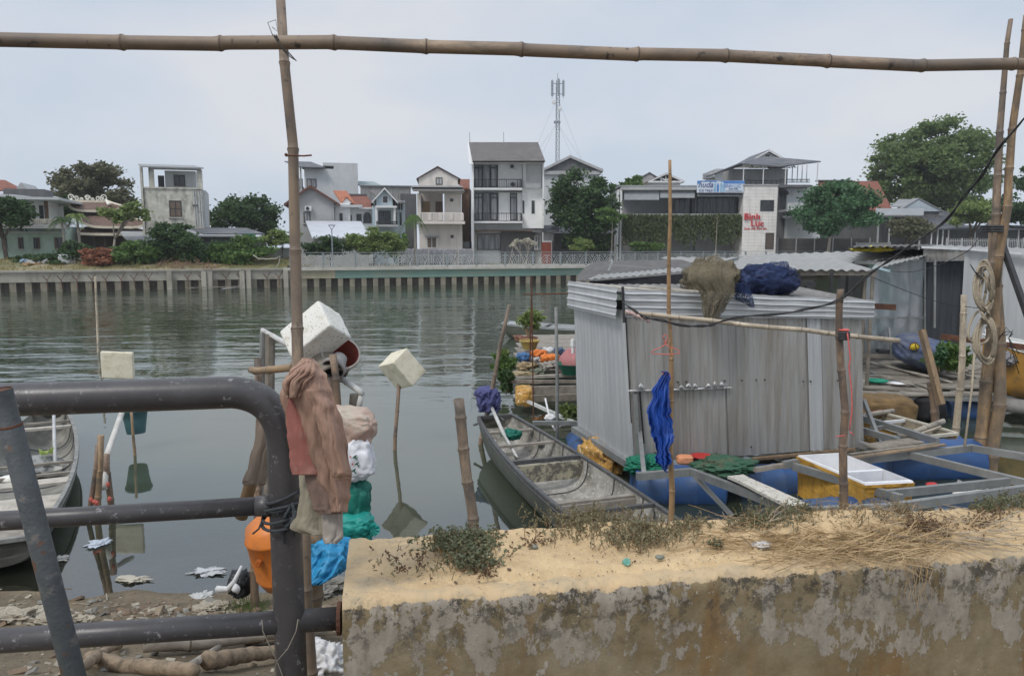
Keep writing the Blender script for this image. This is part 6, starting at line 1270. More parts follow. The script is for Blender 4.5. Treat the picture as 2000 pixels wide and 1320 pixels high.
# ================= BOATS =================
ALU = M('worn_aluminium', (.42,.40,.36), (.28,.265,.23), 4, .55, .3, 30, .004, metal=.15, stain=(.13,.12,.095), sscale=3.5, slo=.47, shi=.66, speck=(.58,.57,.54), spk=25)
ALUD = M('hull_dark', (.07,.075,.055), (.045,.05,.035), 3, .55, .3, stain=(.10,.10,.08)); RIM = M('black_rim', (.06,.06,.062), (.09,.09,.09), 8, .5, .2, stain=(.16,.16,.16), sscale=14, slo=.55, shi=.7)
PLKW = M('pale_plank', (.50,.46,.40), (.38,.35,.30), 6, .9, .4, stain=(.24,.22,.18), sscale=5, stretch=(1,1,1)); PLKG = M('thwart_wood', (.30,.27,.23), (.19,.17,.145), 8, .9, .5)
def boat(name, label, P, Q, w0, w1, wm, zr0, zr1, zrm, inner, outer, rim, thw, ds=28, floor=.02, flat=.55, power=1.0, cat='boat', fr=True):
    P, Q = Vector((P[0],P[1],0)), Vector((Q[0],Q[1],0)); ax = (Q-P).normalized(); sd_ = Vector((ax.y, -ax.x, 0)) 
    if sd_.x < 0: sd_ = -sd_
    wf_ = lambda s: w0*(1-s)**2 + 2*s*(1-s)*wm*1.25 + w1*s*s if s < 1 else w1
    zf = lambda s: zr0*(1-s)**2 + 2*s*(1-s)*zrm + zr1*s*s
    rt = thing(name, label, cat, tuple(lerp(P,Q,.5))); K = 16
    def sec(s, inn):
        w_, zr = wf_(s), zf(s); c = lerp(P, Q, s); out = []; lift = max(0, (.12-s)/.12)**2*zr*.6 + max(0, (s-.9)/.1)**2*zr1*.4
        bot = (floor if inn else -.05)+lift; ww = w_-(.018 if inn else 0)
        for k in range(K+1):
            t = math.pi*k/K; cx = math.copysign(abs(math.cos(t))**flat, math.cos(t)); sn = math.sin(t)**.75
            out.append(c + sd_*ww*cx + V(0,0,lerp(zr, bot, sn)))
        return out
    for nm, inn, mt in (('hull', False, outer), ('inner_hull', True, inner)):
        mb = MB(); vs = [p for i in range(ds+1) for p in sec(i/ds, inn)]; mb.add(vs, [(i*(K+1)+k, i*(K+1)+k+1, (i+1)*(K+1)+k+1, (i+1)*(K+1)+k) for i in range(ds) for k in range(K)])
        mb.add(sec(0, inn), [tuple(range(K+1))]); mb.add(sec(1, inn), [tuple(range(K+1))]); mb.build(nm, mt, rt, smooth=True)
    mb = MB()
    for sg in (-1, 1):
        pts = [lerp(P,Q,i/ds)+sd_*sg*(wf_(i/ds)-.004)+V(0,0,zf(i/ds)+.004) for i in range(ds+1)]
        for a, b_ in zip(pts, pts[1:]): mb.beam(a, b_+(b_-a)*.02, .045, .03)
        pts = [p+sd_*sg*.012-V(0,0,.045) for p in pts]; mb.tube(pts, .014, 6)
    for s in (0, 1): c = lerp(P,Q,s); mb.beam(c+sd_*-wf_(s)+V(0,0,zf(s)), c+sd_*wf_(s)+V(0,0,zf(s)), .05, .04)
    mb.build('gunwale', rim, rt)
    for s, wd, dz, mt, th in thw:
        c = lerp(P, Q, s); mb = MB(); w_ = wf_(s)-.03; mb.obox(c+V(0,0,zf(s)+dz), (w_*2, wd, th), Matrix((sd_, ax if sd_.cross(ax).z > 0 else -ax, V(0,0,1))).transposed()); mb.build('thwart', mt, rt)
    if fr:
        mb = MB()
        for s in [.16+.12*k for k in range(7)]:
            q = [p+V(0,0,.004) for p in sec(s, True)]; c = lerp(P,Q,s)+V(0,0,zf(s)); q = [lerp(p, c, .02) for p in q]; mb.tube(q, .007, 4)
        mb.build('frame_rib', RIM, rt)
    return rt, (lambda s: lerp(P, Q, s)), wf_, zf, sd_, ax
b1, cf, wf1, zf1, sd1, ax1 = boat('sampan', 'worn metal sampan with dark hull moored beside the grey tin shed', (-.25, 11.35), (1.62, 5.75), .27, .35, .56, .50, .42, .33, ALU, ALUD, RIM,
    [(.12,.10,-.03,PLKG,.03),(.235,.07,-.02,PLKG,.03),(.36,.05,-.01,RIM,.05),(.375,.03,-.14,M('cream_bulkhead', (.36,.33,.24), (.12,.11,.09), 8, .8, .3, lo=.45, hi=.55),.22),(.60,.07,-.05,PLKG,.03),(.61,.02,-.16,PLKG,.2),(.68,.045,-.0,RIM,.04),(.86,.1,-.03,PLKG,.03)])
b2, cf2, wf2, zf2, sd2, ax2 = boat('sampan', 'old pale sampan with plank seats at the left edge behind the railing', (-7.32, 12.0), (-4.9, 6.75), .17, .46, .66, .50, .34, .30, M('weathered_hull', (.30,.29,.26), (.19,.185,.16), 4, .7, .3, stain=(.15,.14,.12), sscale=4, slo=.5, shi=.72), M('hull_dark_grey', (.10,.10,.085), (.06,.06,.05), 4, .7, .3), M('grey_gunwale', (.27,.27,.255), (.17,.17,.16), 8, .7, .3, stain=(.1,.1,.09), sscale=10),
    [(.05,.16,-.01,PLKG,.04),(.16,.05,.0,PLKG,.03),(.2,.10,-.02,PLKW,.035),(.52,.06,-.02,PLKG,.03),(.60,.05,-.03,PLKG,.03),(.655,.22,-.03,PLKW,.03),(.76,.50,-.09,PLKW,.03),(.95,.40,-.02,PLKG,.04)])
# boat contents
c = cf2(.42); mb = MB(); blob(mb, c+V(.0,.1,.16), .3, .26, .12, .45, 2.2, 3, 4, 1, .4); tag(mb.build('fishing_net', M('pale_net', (.33,.34,.34), (.2,.21,.21), 30, .8, .6), smooth=True), 'bunched grey net lying in the old pale sampan', 'net')
mb = MB(); mb.leafy = True; p_ = PY(93, 884, 9.9)+V(0,0,.0)
for k in range(14): a = k*.45; mb.add([p_, p_+V(.09*math.cos(a), .09*math.sin(a)-.02, .05+.03*math.sin(a*2)), p_+V(.08*math.cos(a+.5), .08*math.sin(a+.5)-.02, -.01)], [(0,1,2)])
tag(mb.build('plant_sprig', leafmat('lime_leaf', (.30,.42,.10), (.5,.6,.2))), 'lime green leafy sprig lying on the net in the old sampan', 'plant')
mb = MB(); mb.lathe(cf2(.44)+V(.28,.0,.1), [(0,0),(.1,0),(.13,.08),(.125,.08),(.09,.01),(0,.01)], 18); tag(mb.build('bowl', M('white_bowl', (.55,.54,.5))), 'pale bowl beside the net in the old sampan', 'bowl')
mb = MB(); blob(mb, cf2(.6)+V(-.05,.0,.3), .2, .09, .05, .3, 2, 5, 3); tag(mb.build('foam_lump', FOAM, smooth=True), 'white lump of foam behind the broad plank seat of the old sampan', 'foam')
mb = MB(); mb.tube([PY(105,800,11.2), PY(106,858,10.2), PY(108,905,9.6)], .022, 8); tag(mb.build('boat_pole', M('pole_white', (.5,.5,.5)), smooth=True), 'pale pole standing in the bow of the old sampan', 'pole')
# long tail motor on sampan 1
mt_ = thing('outboard_motor', 'boat motor wrapped in purple-blue cloth with long shaft resting on the sampan bow', 'motor', tuple(PY(955, 800, 11.6)))
mb = MB(); blob(mb, PY(953, 772, 11.6), .19, .17, .15, .25, 1.5, 5, 5, .9, .1); PUR = M('purple_cloth', (.085,.09,.23), (.05,.055,.14), 8, .8, .4); mb.build('cloth_cover', PUR, mt_, smooth=True)
drape('cloth_skirt', [(765,928,978,-.02),(785,930,980,-.05),(805,934,976,-.02)], 11.5, PUR, mt_, 2.5, .05, .1, 40, 7, 6, edge=7)
mb = MB(); mb.tube([PY(960,795,11.4), PY(985,850,10.4)], .028, 8); mb.tube([PY(985,850,10.4), PY(1010,893,9.7)], .02, 8); mb.build('shaft', WPIPE, mt_, smooth=True)
mb = MB(); pr = PY(1013, 903, 9.6); rr = random.Random(1)
for k in range(3):
    a = k*2.1; d1 = V(math.cos(a), -.2, math.sin(a)); d2 = V(-math.sin(a)*.5, .5, math.cos(a)*.5); mb.prism([pr, pr+d1*.05+d2*.035, pr+d1*.10+d2*.03, pr+d1*.11-d2*.02, pr+d1*.05-d2*.03], (0,.006,.002))
mb.build('propeller', ALU, mt_)
mb = MB(); mb.tube([PY(940,822,11.5), PY(962,800,11.5), PY(985,822,11.3)], .02, 6); mb.tube([PY(925,830,11.6), PY(975,812,11.5)], .02, 6); mb.build('motor_frame', RIM, mt_)
mb = MB(); blob(mb, cf(.14)+V(-.02,-.0,.42), .15, .13, .08, .3, 2.2, 9, 4, 1, .3); GN = M('green_net', (.01,.17,.12), (.01,.09,.07), 30, .85, .6); tag(mb.build('fishing_net', GN, smooth=True), 'dark green net bundle in the bow of the sampan', 'net')
mb = MB(); mb.tube([cf(.66)+sd1*-.3+V(0,0,.3), cf(.72)+sd1*-.1+V(0,0,.12), cf(.76)+sd1*.2+V(0,0,.1), cf(.68)+sd1*.48+V(0,0,.33)], .008, 5); tag(mb.build('hose', BLACKM, smooth=True), 'thin black cable looping across the sampan floor', 'cable')
mb = MB(); 
for k in range(4): mb.tube([PY(1050+k*4,862-k,10.6), PY(1085,858,10.4), PY(1090,868,10.3), PY(1052,868+k*2,10.5)], .014, 5)
tag(mb.build('mooring_tangle', RIM, smooth=True), 'tangle of dark mooring rods on the sampan side', 'rods')
# ================= MAIN TIN SHED =================
s1 = thing('tin_shed', 'grey corrugated tin shed on floats with overhanging horizontal tin fascia', 'shed', tuple(PZ(1235, 905, .35)))
FL, FR, RL = PZ(1238, 903, .36), PZ(1686, 872, .36), PZ(1128, 832, .36)
FLt, FRt, RLt = PY(1222, 600, FL.y+.0), PY(1681, 606, FR.y), PY(1121, 585, RL.y)
def FP(u, v):  # front face point
    return lerp(lerp(FL, FR, u), lerp(FLt, FRt, u), v)
def sheet(nm, u0, u1, v0, v1, off, mat, pitch=.1, d=.012, kind='trap', rough=.004, fn=FP, par=None, zig=0):
    a, b_, c, dd = fn(u0, v0), fn(u1, v0), fn(u1, v1), fn(u0, v1); n = (b_-a).cross(dd-a).normalized(); n = -n if n.y > 0 and abs(n.y) > .3 else n
    mb = MB(); L = (b_-a).length; N = max(2, round(L/pitch)); pr = [0,0,0,.9,1,.9,.15,.1] if kind == 'trap' else [.5-.5*math.cos(math.pi*k/4) for k in range(8)]
    def g(u, v):
        i = int(round(u*N*8)); p = lerp(lerp(a, b_, u), lerp(dd, c, u), v)
        if zig and v == 0: p = p + V(0,0,zig*(pr[i % 8]-.5)+zig*noise.noise(Vector((u*9,1,2))))
        return p + n*(off + pr[i % 8]*d + rough*fbm((p.x*1.3, p.z*1.3+off*50, p.y), 3))
    mb.grid(g, N*8, 10); return mb.build(nm, mat, par or s1)
sheet('front_sheet', 0, .40, 0, 1, .0, TIN); sheet('front_sheet', .395, .755, 0, 1, .015, TIN, .115); sheet('front_sheet', .75, .81, 0, 1, .028, TINL, .2, .02); sheet('front_sheet', .808, 1.0, 0, 1, .012, TIN, .09)
sheet('overlap_sheet', .0, .405, .475, .97, .032, TIN, .125, .012, zig=.02)
# torn bright flashing on the overlap edge
mb = MB(); rr = random.Random(6)
for k in range(15):
    u = .01+.385*k/14; p = FP(u, .475)+V(0,-.05,0); 
    if k in (1,5,7,8,9,11,12,13): hh = rr.uniform(.05,.11); ww = rr.uniform(.03,.06); mb.grid(lambda a_, b_: p+V((a_-.5)*ww*(1-b_*.5)*1.6+.01*noise.noise(Vector((k,b_*3,a_*3))), -.012-.035*math.sin(b_*2.4)+.02*noise.noise(Vector((a_*4,b_*4,k))), hh*b_*(1-.5*abs(a_-.5))), 6, 6)
    blob(mb, p+V(0,0,-.005+.012*noise.noise(Vector((k*1.7,2,2)))), .075, .014, .011, .6, 3, k+40, 2)
mb.build('torn_flashing', M('bright_foil', (.62,.62,.62), (.4,.4,.4), 20, .45, .4, metal=.3), s1, smooth=True)
def LP(u, v): return lerp(lerp(RL, FL, u), lerp(RLt, FLt, u), v)
sheet('side_sheet', 0, .62, 0, 1, .0, TINL, .14, .012, fn=LP); sheet('side_sheet', .6, 1, -.02, .98, .014, TINL, .16, .012, fn=LP)
# rear + right walls (closed volume)
RRg = FR + (RL-FL); RRt = FRt + (RLt-FLt)
mb = MB(); mb.add([RL, RRg, RRt, RLt], [(0,1,2,3)]); mb.add([FR, RRg, RRt, FRt], [(0,1,2,3)]); mb.build('rear_wall', TIN, s1)
mb = MB(); mb.beam(FP(.022,.0)+V(-.02,-.06,0), FP(.022,.45)+V(-.02,-.06,0), .05, .05); mb.build('corner_angle', STEEL, s1)
mb = MB(); mb.beam(FP(.036,.0)+V(-.0,-.05,.25), FP(.036,.46)+V(-.0,-.05,0), .02, .02); mb.build('dark_seam', DARK, s1)
# fascia with horizontal ribs
def fascia(nm, a, b_, c, d_, mat, ribs=4, dep=.03, off=.08):
    a, b_, c, d_ = map(Vector, (a, b_, c, d_)); n = (b_-a).cross(d_-a).normalized(); n = -n if (n.y > 0) else n; mb = MB()
    def g(u, v):
        p = lerp(lerp(a, b_, u), lerp(d_, c, u), v); h = .5-.5*math.cos(2*math.pi*ribs*v+.6); h = h**7
        return p + n*(off + dep*h + .012*fbm((p.x*2, p.z*6, 3), 3)) + V(0,0,.01*noise.noise(Vector((p.x*2.5, v*2, 5))))
    mb.grid(g, 60, ribs*8); return mb.build(nm, mat, s1)
Yf = FL.y
fascia('front_fascia', PY(1216,618,FL.y), PY(1700,622,FR.y), PY(1703,586,FR.y), PY(1216,564,FL.y), TINL, 4, .016, .06)
fascia('side_fascia', PY(1117,600,RL.y), PY(1213,622,FL.y), PY(1215,561,FL.y), PY(1117,549,RL.y), TINL, 4, .016, .06)
mb = MB(); mb.beam(PY(1216,560,FL.y-.13), PY(1219,630,FL.y-.12), .03, .04); mb.build('corner_strip', BLACKM, s1)
mb = MB(); o = mb.obox(PY(1612,600,FR.y-.14), (.12,.015,.24)); mb.build('rust_patch', RUST, s1)
ZR = 2.42
mb = MB(); corr(mb, PY(1218,574,FL.y)+V(0,0,.02), PY(1700,592,FR.y)+V(0,0,.02), V(RRt.x+.2, RRt.y+.1, 2.44), V(RLt.x-.02, RLt.y+.1, 2.47), .13, .02); mb.build('roof', M('dirty_roof', (.20,.19,.18), (.13,.12,.11), 3, .7, .4, stain=(.35,.34,.32), sscale=2.5, slo=.55, shi=.7), s1)
mb = MB()
for a, b_ in (((1122,552,11.5),(1240,566,9.8)), ((1160,556,10.9),(1330,574,9.6)), ((1250,560,10.4),(1460,578,9.7))): mb.beam(PY(*a), PY(*b_), .09, .03)
mb.build('roof_batten', PLKW, s1)
mb = MB(); mb.beam(PY(1683,597,FR.y+.2), PY(1747,600,FR.y+.5), .05, .08); mb.build('projecting_beam', RUST, s1)
mb = MB(); rr = random.Random(8)
for k in range(26): u, v = rr.random(), rr.choice((.03,.06,.5,.52,.97)); p = FP(u, v)+V(0,-.05,0); mb.obox(p, (.02,.012,.02))
mb.build('nails', BLACKM, s1)
tag(bpy.data.objects[(lambda m: (m.beam(PZ(1128,838,.33)+V(-.05,0,0), PZ(1238,906,.33)+V(-.05,-.05,0), .09, .09), m.build('base_beam', STEEL, s1))[1].name)(MB())])
# foam + drum under side wall
FOAMO = M('orange_foam', (.56,.33,.09), (.46,.24,.05), 6, .8, .6, 30, .02, stain=(.15,.08,.03), sscale=7, slo=.5, shi=.66, speck=(.75,.66,.5), spk=24)
mb = MB(); blob(mb, PZ(1172,895,.12), .19, .5, .24, .3, 2.2, 3, 4, .6, .4, rot=Matrix.Rotation(R(22),3,'Z')); tag(mb.build('foam_float', FOAMO, smooth=True), 'crumbling orange foam float under the left side of the tin shed', 'float')
def drum(lab, a, b_, r_, mat=DRUM, name='blue_drum', cat='drum'):
    a, b_ = Vector(a), Vector(b_); d = b_-a; L = d.length; q = Vector((0,0,1)).rotation_difference(d.normalized()).to_matrix(); mb = MB()
    mb.lathe(a, [(0,.02),(r_*.86,.02),(r_*.88,0),(r_*.95,.0),(r_,.03),(r_,L*.3),(r_*1.04,L*.32),(r_*1.04,L*.35),(r_,L*.37),(r_,L*.63),(r_*1.04,L*.65),(r_*1.04,L*.68),(r_,L*.70),(r_,L-.03),(r_*.95,L),(r_*.88,L),(r_*.86,L-.02),(0,L-.02)], 30, 0, q)
    return tag(mb.build(name, mat, smooth=True), lab, cat)
drum('blue drum standing under the rear left corner of the tin shed', PZ(1130,860,.0)-V(.0,-.2,.1), PZ(1145,900,.0)+V(.05,0,.0), .22)
drum('blue drum float below the hanging poncho', PY(1236,946,9.05), PY(1410,953,9.05), .26); drum('dark blue drum float between the white plank and the yellow box', PY(1430,948,9.3), PY(1556,943,9.5), .25)
drum('large blue drum float behind the steel frames by the tied bamboo posts', PY(1722,905,10.0), PY(1905,898,10.1), .29); drum('blue drum float lying behind the loose planks', PY(1735,876,11.0), PY(1870,874,11.1), .2)
drum('blue drum float low at the parapet under the steel beams', PY(1568,998,7.9)-V(0,0,.08), PY(1742,985,8.1)-V(0,0,.08), .2); 0; 0
# ---- nets on the roof
def netmat(name, c1, c2, sc=70, holes=.5):
    m, nt, b = newmat(name); c = mixc(nt, ramp(nt, ntex(nt, 5, 6, .7), .35, .65), rgb(*c1), rgb(*c2)); nt.links.new(c, b.inputs['Base Color']); b.inputs['Roughness'].default_value = .9
    t = nd(nt, 'ShaderNodeTexCoord'); v = nd(nt, 'ShaderNodeTexVoronoi', feature='DISTANCE_TO_EDGE'); v.inputs['Scale'].default_value = sc; nt.links.new(t.outputs['Object'], v.inputs['Vector'])
    a = nd(nt, 'ShaderNodeMath', operation='LESS_THAN'); a.inputs[1].default_value = holes; nt.links.new(v.outputs['Distance'], a.inputs[0])
    tr = nd(nt, 'ShaderNodeBsdfTransparent'); mm = nd(nt, 'ShaderNodeMixShader'); nt.links.new(a.outputs[0], mm.inputs[0]); nt.links.new(tr.outputs[0], mm.inputs[1]); nt.links.new(b.outputs[0], mm.inputs[2])
    nt.links.new(bumpn(nt, ntex(nt, 45, 6, .8, (1,1,.5)), 1, .01), b.inputs['Normal'])
    nt.links.new(mm.outputs[0], nt.nodes['Material Output'].inputs[0]); return m
NB = M('brown_net_core', (.175,.15,.095), (.11,.09,.06), 9, .95, 1, 60, .015, stain=(.25,.21,.14), sscale=14, slo=.5, shi=.65, stretch=(1,1,1)); NBm = netmat('brown_net', (.21,.18,.12), (.15,.125,.08), 55, .12)
nb = thing('fishing_net', 'big heap of brown fishing net hanging over the tin shed roof edge', 'net', tuple(PY(1392,570,10.2)))
mb = MB(); blob(mb, PY(1385,548,10.3), .31, .3, .24, .25, 1.8, 4, 5, 1, .35); blob(mb, PY(1415,540,10.2), .2, .25, .22, .25, 1.8, 6, 5, 1, .35); mb.build('bundle', NB, nb, smooth=True)
mb = MB(); blob(mb, PY(1388,545,10.3), .37, .32, .30, .3, 2.0, 8, 5, 1, .25); mb.build('loose_mesh', NBm, nb, smooth=True)
drape('hanging_mesh', [(512,1352,1430,.1),(545,1345,1436,-.02),(575,1370,1436,0),(600,1372,1420,0),(622,1376,1405,0),(634,1386,1392,0)], FL.y-.1, NBm, nb, 4, .03, .1, 50, 6, 3); drape('hanging_mesh', [(525,1366,1432,.15),(560,1362,1434,.02),(590,1374,1422,0),(618,1380,1400,.0),(626,1386,1394,0)], FL.y-.04, NBm, nb, 3, .03, .06, 50, 6, 8)
NBL = M('blue_net_core', (.025,.035,.10), (.015,.02,.055), 9, .9, 1, 50, .012, stain=(.05,.08,.17), sscale=10, slo=.5, shi=.66); NBLm = netmat('blue_net', (.02,.045,.14), (.012,.022,.065), 60, .12)
nl = thing('fishing_net', 'dark blue bundled net with knotted neck on the tin shed roof', 'net', tuple(PY(1490,575,10.2)))
mb = MB(); blob(mb, PY(1490,548,10.3), .40, .3, .22, .2, 1.6, 14, 5, 1, .3); blob(mb, PY(1525,556,10.3), .2, .2, .14, .2, 1.6, 15, 4, 1, .3); mb.build('bundle', NBL, nl, smooth=True)
mb = MB(); blob(mb, PY(1495,547,10.3), .45, .3, .24, .25, 1.6, 17, 5, 1, .15); mb.build('loose_mesh', NBLm, nl, smooth=True)
drape('tail', [(552,1436,1462,.0),(566,1437,1466,0),(582,1434,1472,0),(598,1462,1474,0),(600,1466,1474,0)], 9.55, NBLm, nl, 3, .03, .06, 30, 6, 3)
# ---- bamboo rack in front of the shed
bamboo('bamboo_pole', PY(1312,1010,7.0)-V(0,0,.4), PY(1309,313,7.0), .030, .014, BAMG, 'slender upright golden bamboo pole carrying the orange hanger', 'bamboo pole', .42, seed=61)
bamboo('bamboo_pole', PY(1222,610,6.95), PY(1756,665,7.15), .020, .023, BAML, 'pale horizontal bamboo pole tied across in front of the tin shed', 'bamboo pole', .28, seed=62)
mb = MB(); mb.tube([lerp(PY(1222,608,6.9), PY(1270,628,6.93), t/12)+V(.006*math.sin(t*2),-.0,.006*math.cos(t*2)) for t in range(13)], [.012+.008*math.sin(t*1.3)**2 for t in range(13)], 7); tag(mb.build('cloth_wrap', M('pink_wrap', (.62,.48,.44), (.45,.30,.28), 30), smooth=True), 'pinkish cloth wrapped round the left end of the pale horizontal pole', 'cloth')
bamboo('post', PY(1655,1030,6.9)-V(0,0,.5), PY(1643,565,6.9), .042, .030, BAMD, 'brown bamboo post with pale split top standing before the tin shed', 'post', .36, seed=63, hollow=True)
mb = MB(); p_ = PY(1648,655,6.88)
for k in range(4): mb.tube([p_+V(.045*math.cos(t), .045*math.sin(t), -.03+.018*k) for t in [2*math.pi*i/14 for i in range(15)]], .011, 6)
tag(mb.build('rubber_strap', BLACKM, smooth=True), 'dark rubber strap lashing the post and the pale horizontal pole', 'strap')
mb = MB(); mb.tube([PY(*q, 6.8) for q in ((1655,650),(1658,675),(1661,700),(1658,715),(1663,760),(1664,800),(1661,825),(1659,840))], .006, 5); mb.tube([PY(*q, 6.8) for q in ((1632,853),(1642,851),(1650,850))], .005, 5); mb.tube([PY(*q, 6.8) for q in ((1660,843),(1668,850))], .005, 5); mb.tube([p_+V(.04*math.cos(t), .04*math.sin(t), .05) for t in [2*math.pi*i/14 for i in range(15)]], .008, 5)
tag(mb.build('ribbon', M('pink_ribbon', (.75,.16,.14), (.6,.1,.09), 20, .6), smooth=True), 'pink-red plastic ribbon tied to the brown bamboo post', 'ribbon')
mb = MB(); mb.tube([PY(1300,634,6.93), PY(1306,620,6.92), PY(1304,640,6.92), PY(1307,655,6.93), PY(1303,672,6.93)], .006, 5); tag(mb.build('twine', TWINE), 'pale twine knot where the two golden bamboo poles cross', 'twine')
# hanger
HG = M('orange_wire', (.72,.16,.11), (.6,.12,.09), 20, .45)
mb = MB(); Yh = 6.92; mb.tube([PY(*q, Yh) for q in ((1298,664),(1295,658),(1299,653),(1304,656),(1303,664),(1299,670),(1299,672))], .004, 6)
mb.tube([PY(*q, Yh) for q in ((1299,672),(1292,678),(1276,684),(1273,688),(1276,691),(1300,692),(1326,691),(1328,687),(1324,683),(1307,677),(1299,672))], .0045, 6); mb.tube([PY(*q, Yh) for q in ((1299,672),(1303,668),(1299,664),(1296,668),(1299,672))], .003, 5)
tag(mb.build('clothes_hanger', HG, smooth=True), 'orange-red plastic clothes hanger on the slender bamboo pole', 'hanger')
PON = M('blue_tarp', (.02,.085,.40), (.012,.05,.26), 6, .35, .5, 60, .004, spec=.5)
pn = thing('poncho', 'shiny blue plastic poncho hanging from the slender bamboo pole', 'poncho', tuple(PY(1295,730,6.9)))
drape('plastic', [(725,1290,1302,.02),(740,1286,1308,0),(775,1275,1309,0),(800,1264,1311,0),(820,1270,1312,0),(845,1268,1315,0),(858,1278,1316,0),(880,1283,1310,.0),(900,1281,1309,.0),(912,1292,1307,0),(922,1300,1305,0)], 6.88, PON, pn, 3, .035, .05, 90, 9, 4, .003, edge=9, crease=.9)
mb = MB(); mb.tube([PY(1295,728,6.86), PY(1310,736,6.9)], .009, 6); mb.build('peg', HG, pn)

# ================= FRONT RAFT =================
ZF = .47; rf = thing('steel_raft_frame', 'welded galvanised steel raft frame spreading over the blue drums at right', 'raft frame', tuple(PZ(1700,930,ZF)))
def fb(x0, y0, x1, y1, w_=.07, h_=.085, z0=ZF, z1=None, mat=STEEL, nm='beam'):
    mb = MB(); mb.beam(PZ(x0,y0,z0), PZ(x1,y1,z0 if z1 is None else z1), w_, h_); return mb.build(nm, mat, rf)
k_ = 0
for x0, y0, x1, y1 in ((1244,930,1352,921),(1352,922,1556,999),(1549,910,1762,974),(1679,899,1903,874),(1900,875,2080,905),(1735,878,2080,962),(1728,965,1970,940),(1549,1000,1725,992),(1725,993,2080,944),(1684,816,1832,862),(1684,840,1756,861),(1680,868,1722,880),(1530,908,1556,903)):
    fb(x0, y0, x1, y1, z0=ZF+.003*k_, w_=.06 if k_ != 6 else .05); k_ += 1
fb(1700,838,1732,833, .04, .05); mb = MB(); mb.beam(PZ(1357,930,.45), PZ(1430,1007,.05), .045, .045); mb.build('brace', STEEL, rf)
mb = MB(); mb.beam(PZ(1232,858,ZF)+V(.02,-.5,.35), PZ(1258,930,ZF), .05, .05); mb.build('upright', STEEL, rf); mb = MB(); mb.beam(PY(1686,780,10.6), PY(1724,877,10.2), .05, .05); mb.build('upright', STEEL, rf)
mb = MB(); mb.beam(PY(1927,938,8.9), PY(1927,985,8.9), .03, .03); mb.beam(PY(1958,950,8.6), PY(1958,985,8.6), .03, .03); mb.build('hanger_strap', WPIPE, rf)
def plank(lab, p0, p1, w_, th, mat, name='plank', cat='plank', up=(0,0,1)):
    mb = MB(); p0, p1 = Vector(p0), Vector(p1); d = (p1-p0); L = d.length; d.normalize(); x = d.cross(Vector(up)).normalized(); z = x.cross(d)
    mb.grid(lambda u, v: p0 + d*L*u + x*w_*(v-.5)*(1+.05*noise.noise(Vector((u*5, lab.__len__(), 1)))) + z*.012*noise.noise(Vector((u*2, v*2, len(lab)))), 16, 4)
    o = mb.build(name, mat, solid=th); return tag(o, lab, cat) if cat else o
plank('white painted plank laid across the raft beside the dark green net', PZ(1436,930,.56), PZ(1560,988,.56), .20, .03, M('chalky_plank', (.58,.55,.48), (.46,.43,.37), 8, .9, .4, stain=(.3,.27,.22), sscale=8, slo=.6, shi=.8, speck=(.2,.17,.14), spk=30))
plank('narrow old wooden batten crossing behind the white plank', PZ(1474,917,.5), PZ(1560,904,.5), .05, .05, WOOD); plank('thin brown batten lying along the foot of the tin shed', PZ(1470,896,.42), PZ(1670,877,.42), .05, .03, WOODB)
plank('long split bamboo slat on the raft before the large drum', PZ(1664,893,.56), PZ(1845,868,.56), .05, .02, BAMO); plank('second bamboo slat just behind the long split one', PZ(1660,887,.56), PZ(1830,866,.56), .06, .02, WOOD)
plank('short weathered board lying across the raft behind the brown post', PZ(1700,873,.55), PZ(1790,860,.55), .25, .02, WOOD); plank('pale foam-covered board floating in front of the right raft beam', PZ(1870,968,.3), PZ(1940,962,.3), .15, .03, FOAM)
# yellow foam box
YB = thing('foam_box', 'open yellow-orange foam fish box with white inside on the raft', 'foam box', tuple(PZ(1670,960,.1)))
a, b_, c, d_ = PZ(1557,890,.56), PZ(1642,885,.56), PZ(1785,941,.56), PZ(1690,946,.56); ax, bx_ = (d_-a), (b_-a)
def boxwall(p0, p1, t, z0, z1, inn): 
    mb = MB(); dr = (p1-p0).normalized(); nn = Vector((dr.y, -dr.x, 0))*inn; mb.prism([V(p0.x,p0.y,z0), V(p1.x,p1.y,z0), V(p1.x,p1.y,z0)+nn*t, V(p0.x,p0.y,z0)+nn*t], (0,0,z1-z0)); return mb
out_, inn_ = MB(), MB(); YEL = FOAMO; FW = M('foam_white', (.80,.80,.81), (.72,.72,.73), 8, .6, .2, stain=(.55,.53,.48), sscale=5, slo=.6, shi=.8); cen = (a+c)/2
for p0, p1 in ((a,b_),(b_,c),(c,d_),(d_,a)):
    q0, q1 = lerp(p0,cen,.07), lerp(p1,cen,.07); r0_, r1_ = lerp(p0,cen,.02), lerp(p1,cen,.02)
    n_ = 14; dn = .03
    def og(u, v, p0=p0, p1=p1): p = lerp(p0,p1,u); p = lerp(p, cen, .05*(1-v)); z = lerp(.08,.555,v) + (.03*noise.noise(Vector((u*6,1,p0.x))) if v == 0 else 0); o_ = (p-cen).normalized()*(.012 if v > .88 else 0); return V(p.x,p.y,z)+o_+V(0,0,0)+(p-cen).normalized()*.01*fbm((u*6,v*6,p0.x*3))
    out_.grid(og, 40, 16)
    inn_.add([V(q0.x,q0.y,.12), V(q1.x,q1.y,.12), V(q1.x,q1.y,.575), V(q0.x,q0.y,.575)], [(0,1,2,3)]); inn_.add([V(q0.x,q0.y,.575), V(q1.x,q1.y,.575), V(r1_.x,r1_.y,.572), V(r0_.x,r0_.y,.572)], [(0,1,2,3)]); inn_.add([V(r0_.x,r0_.y,.572), V(r1_.x,r1_.y,.572), V(p1.x,p1.y,.55), V(p0.x,p0.y,.55)], [(0,1,2,3)])
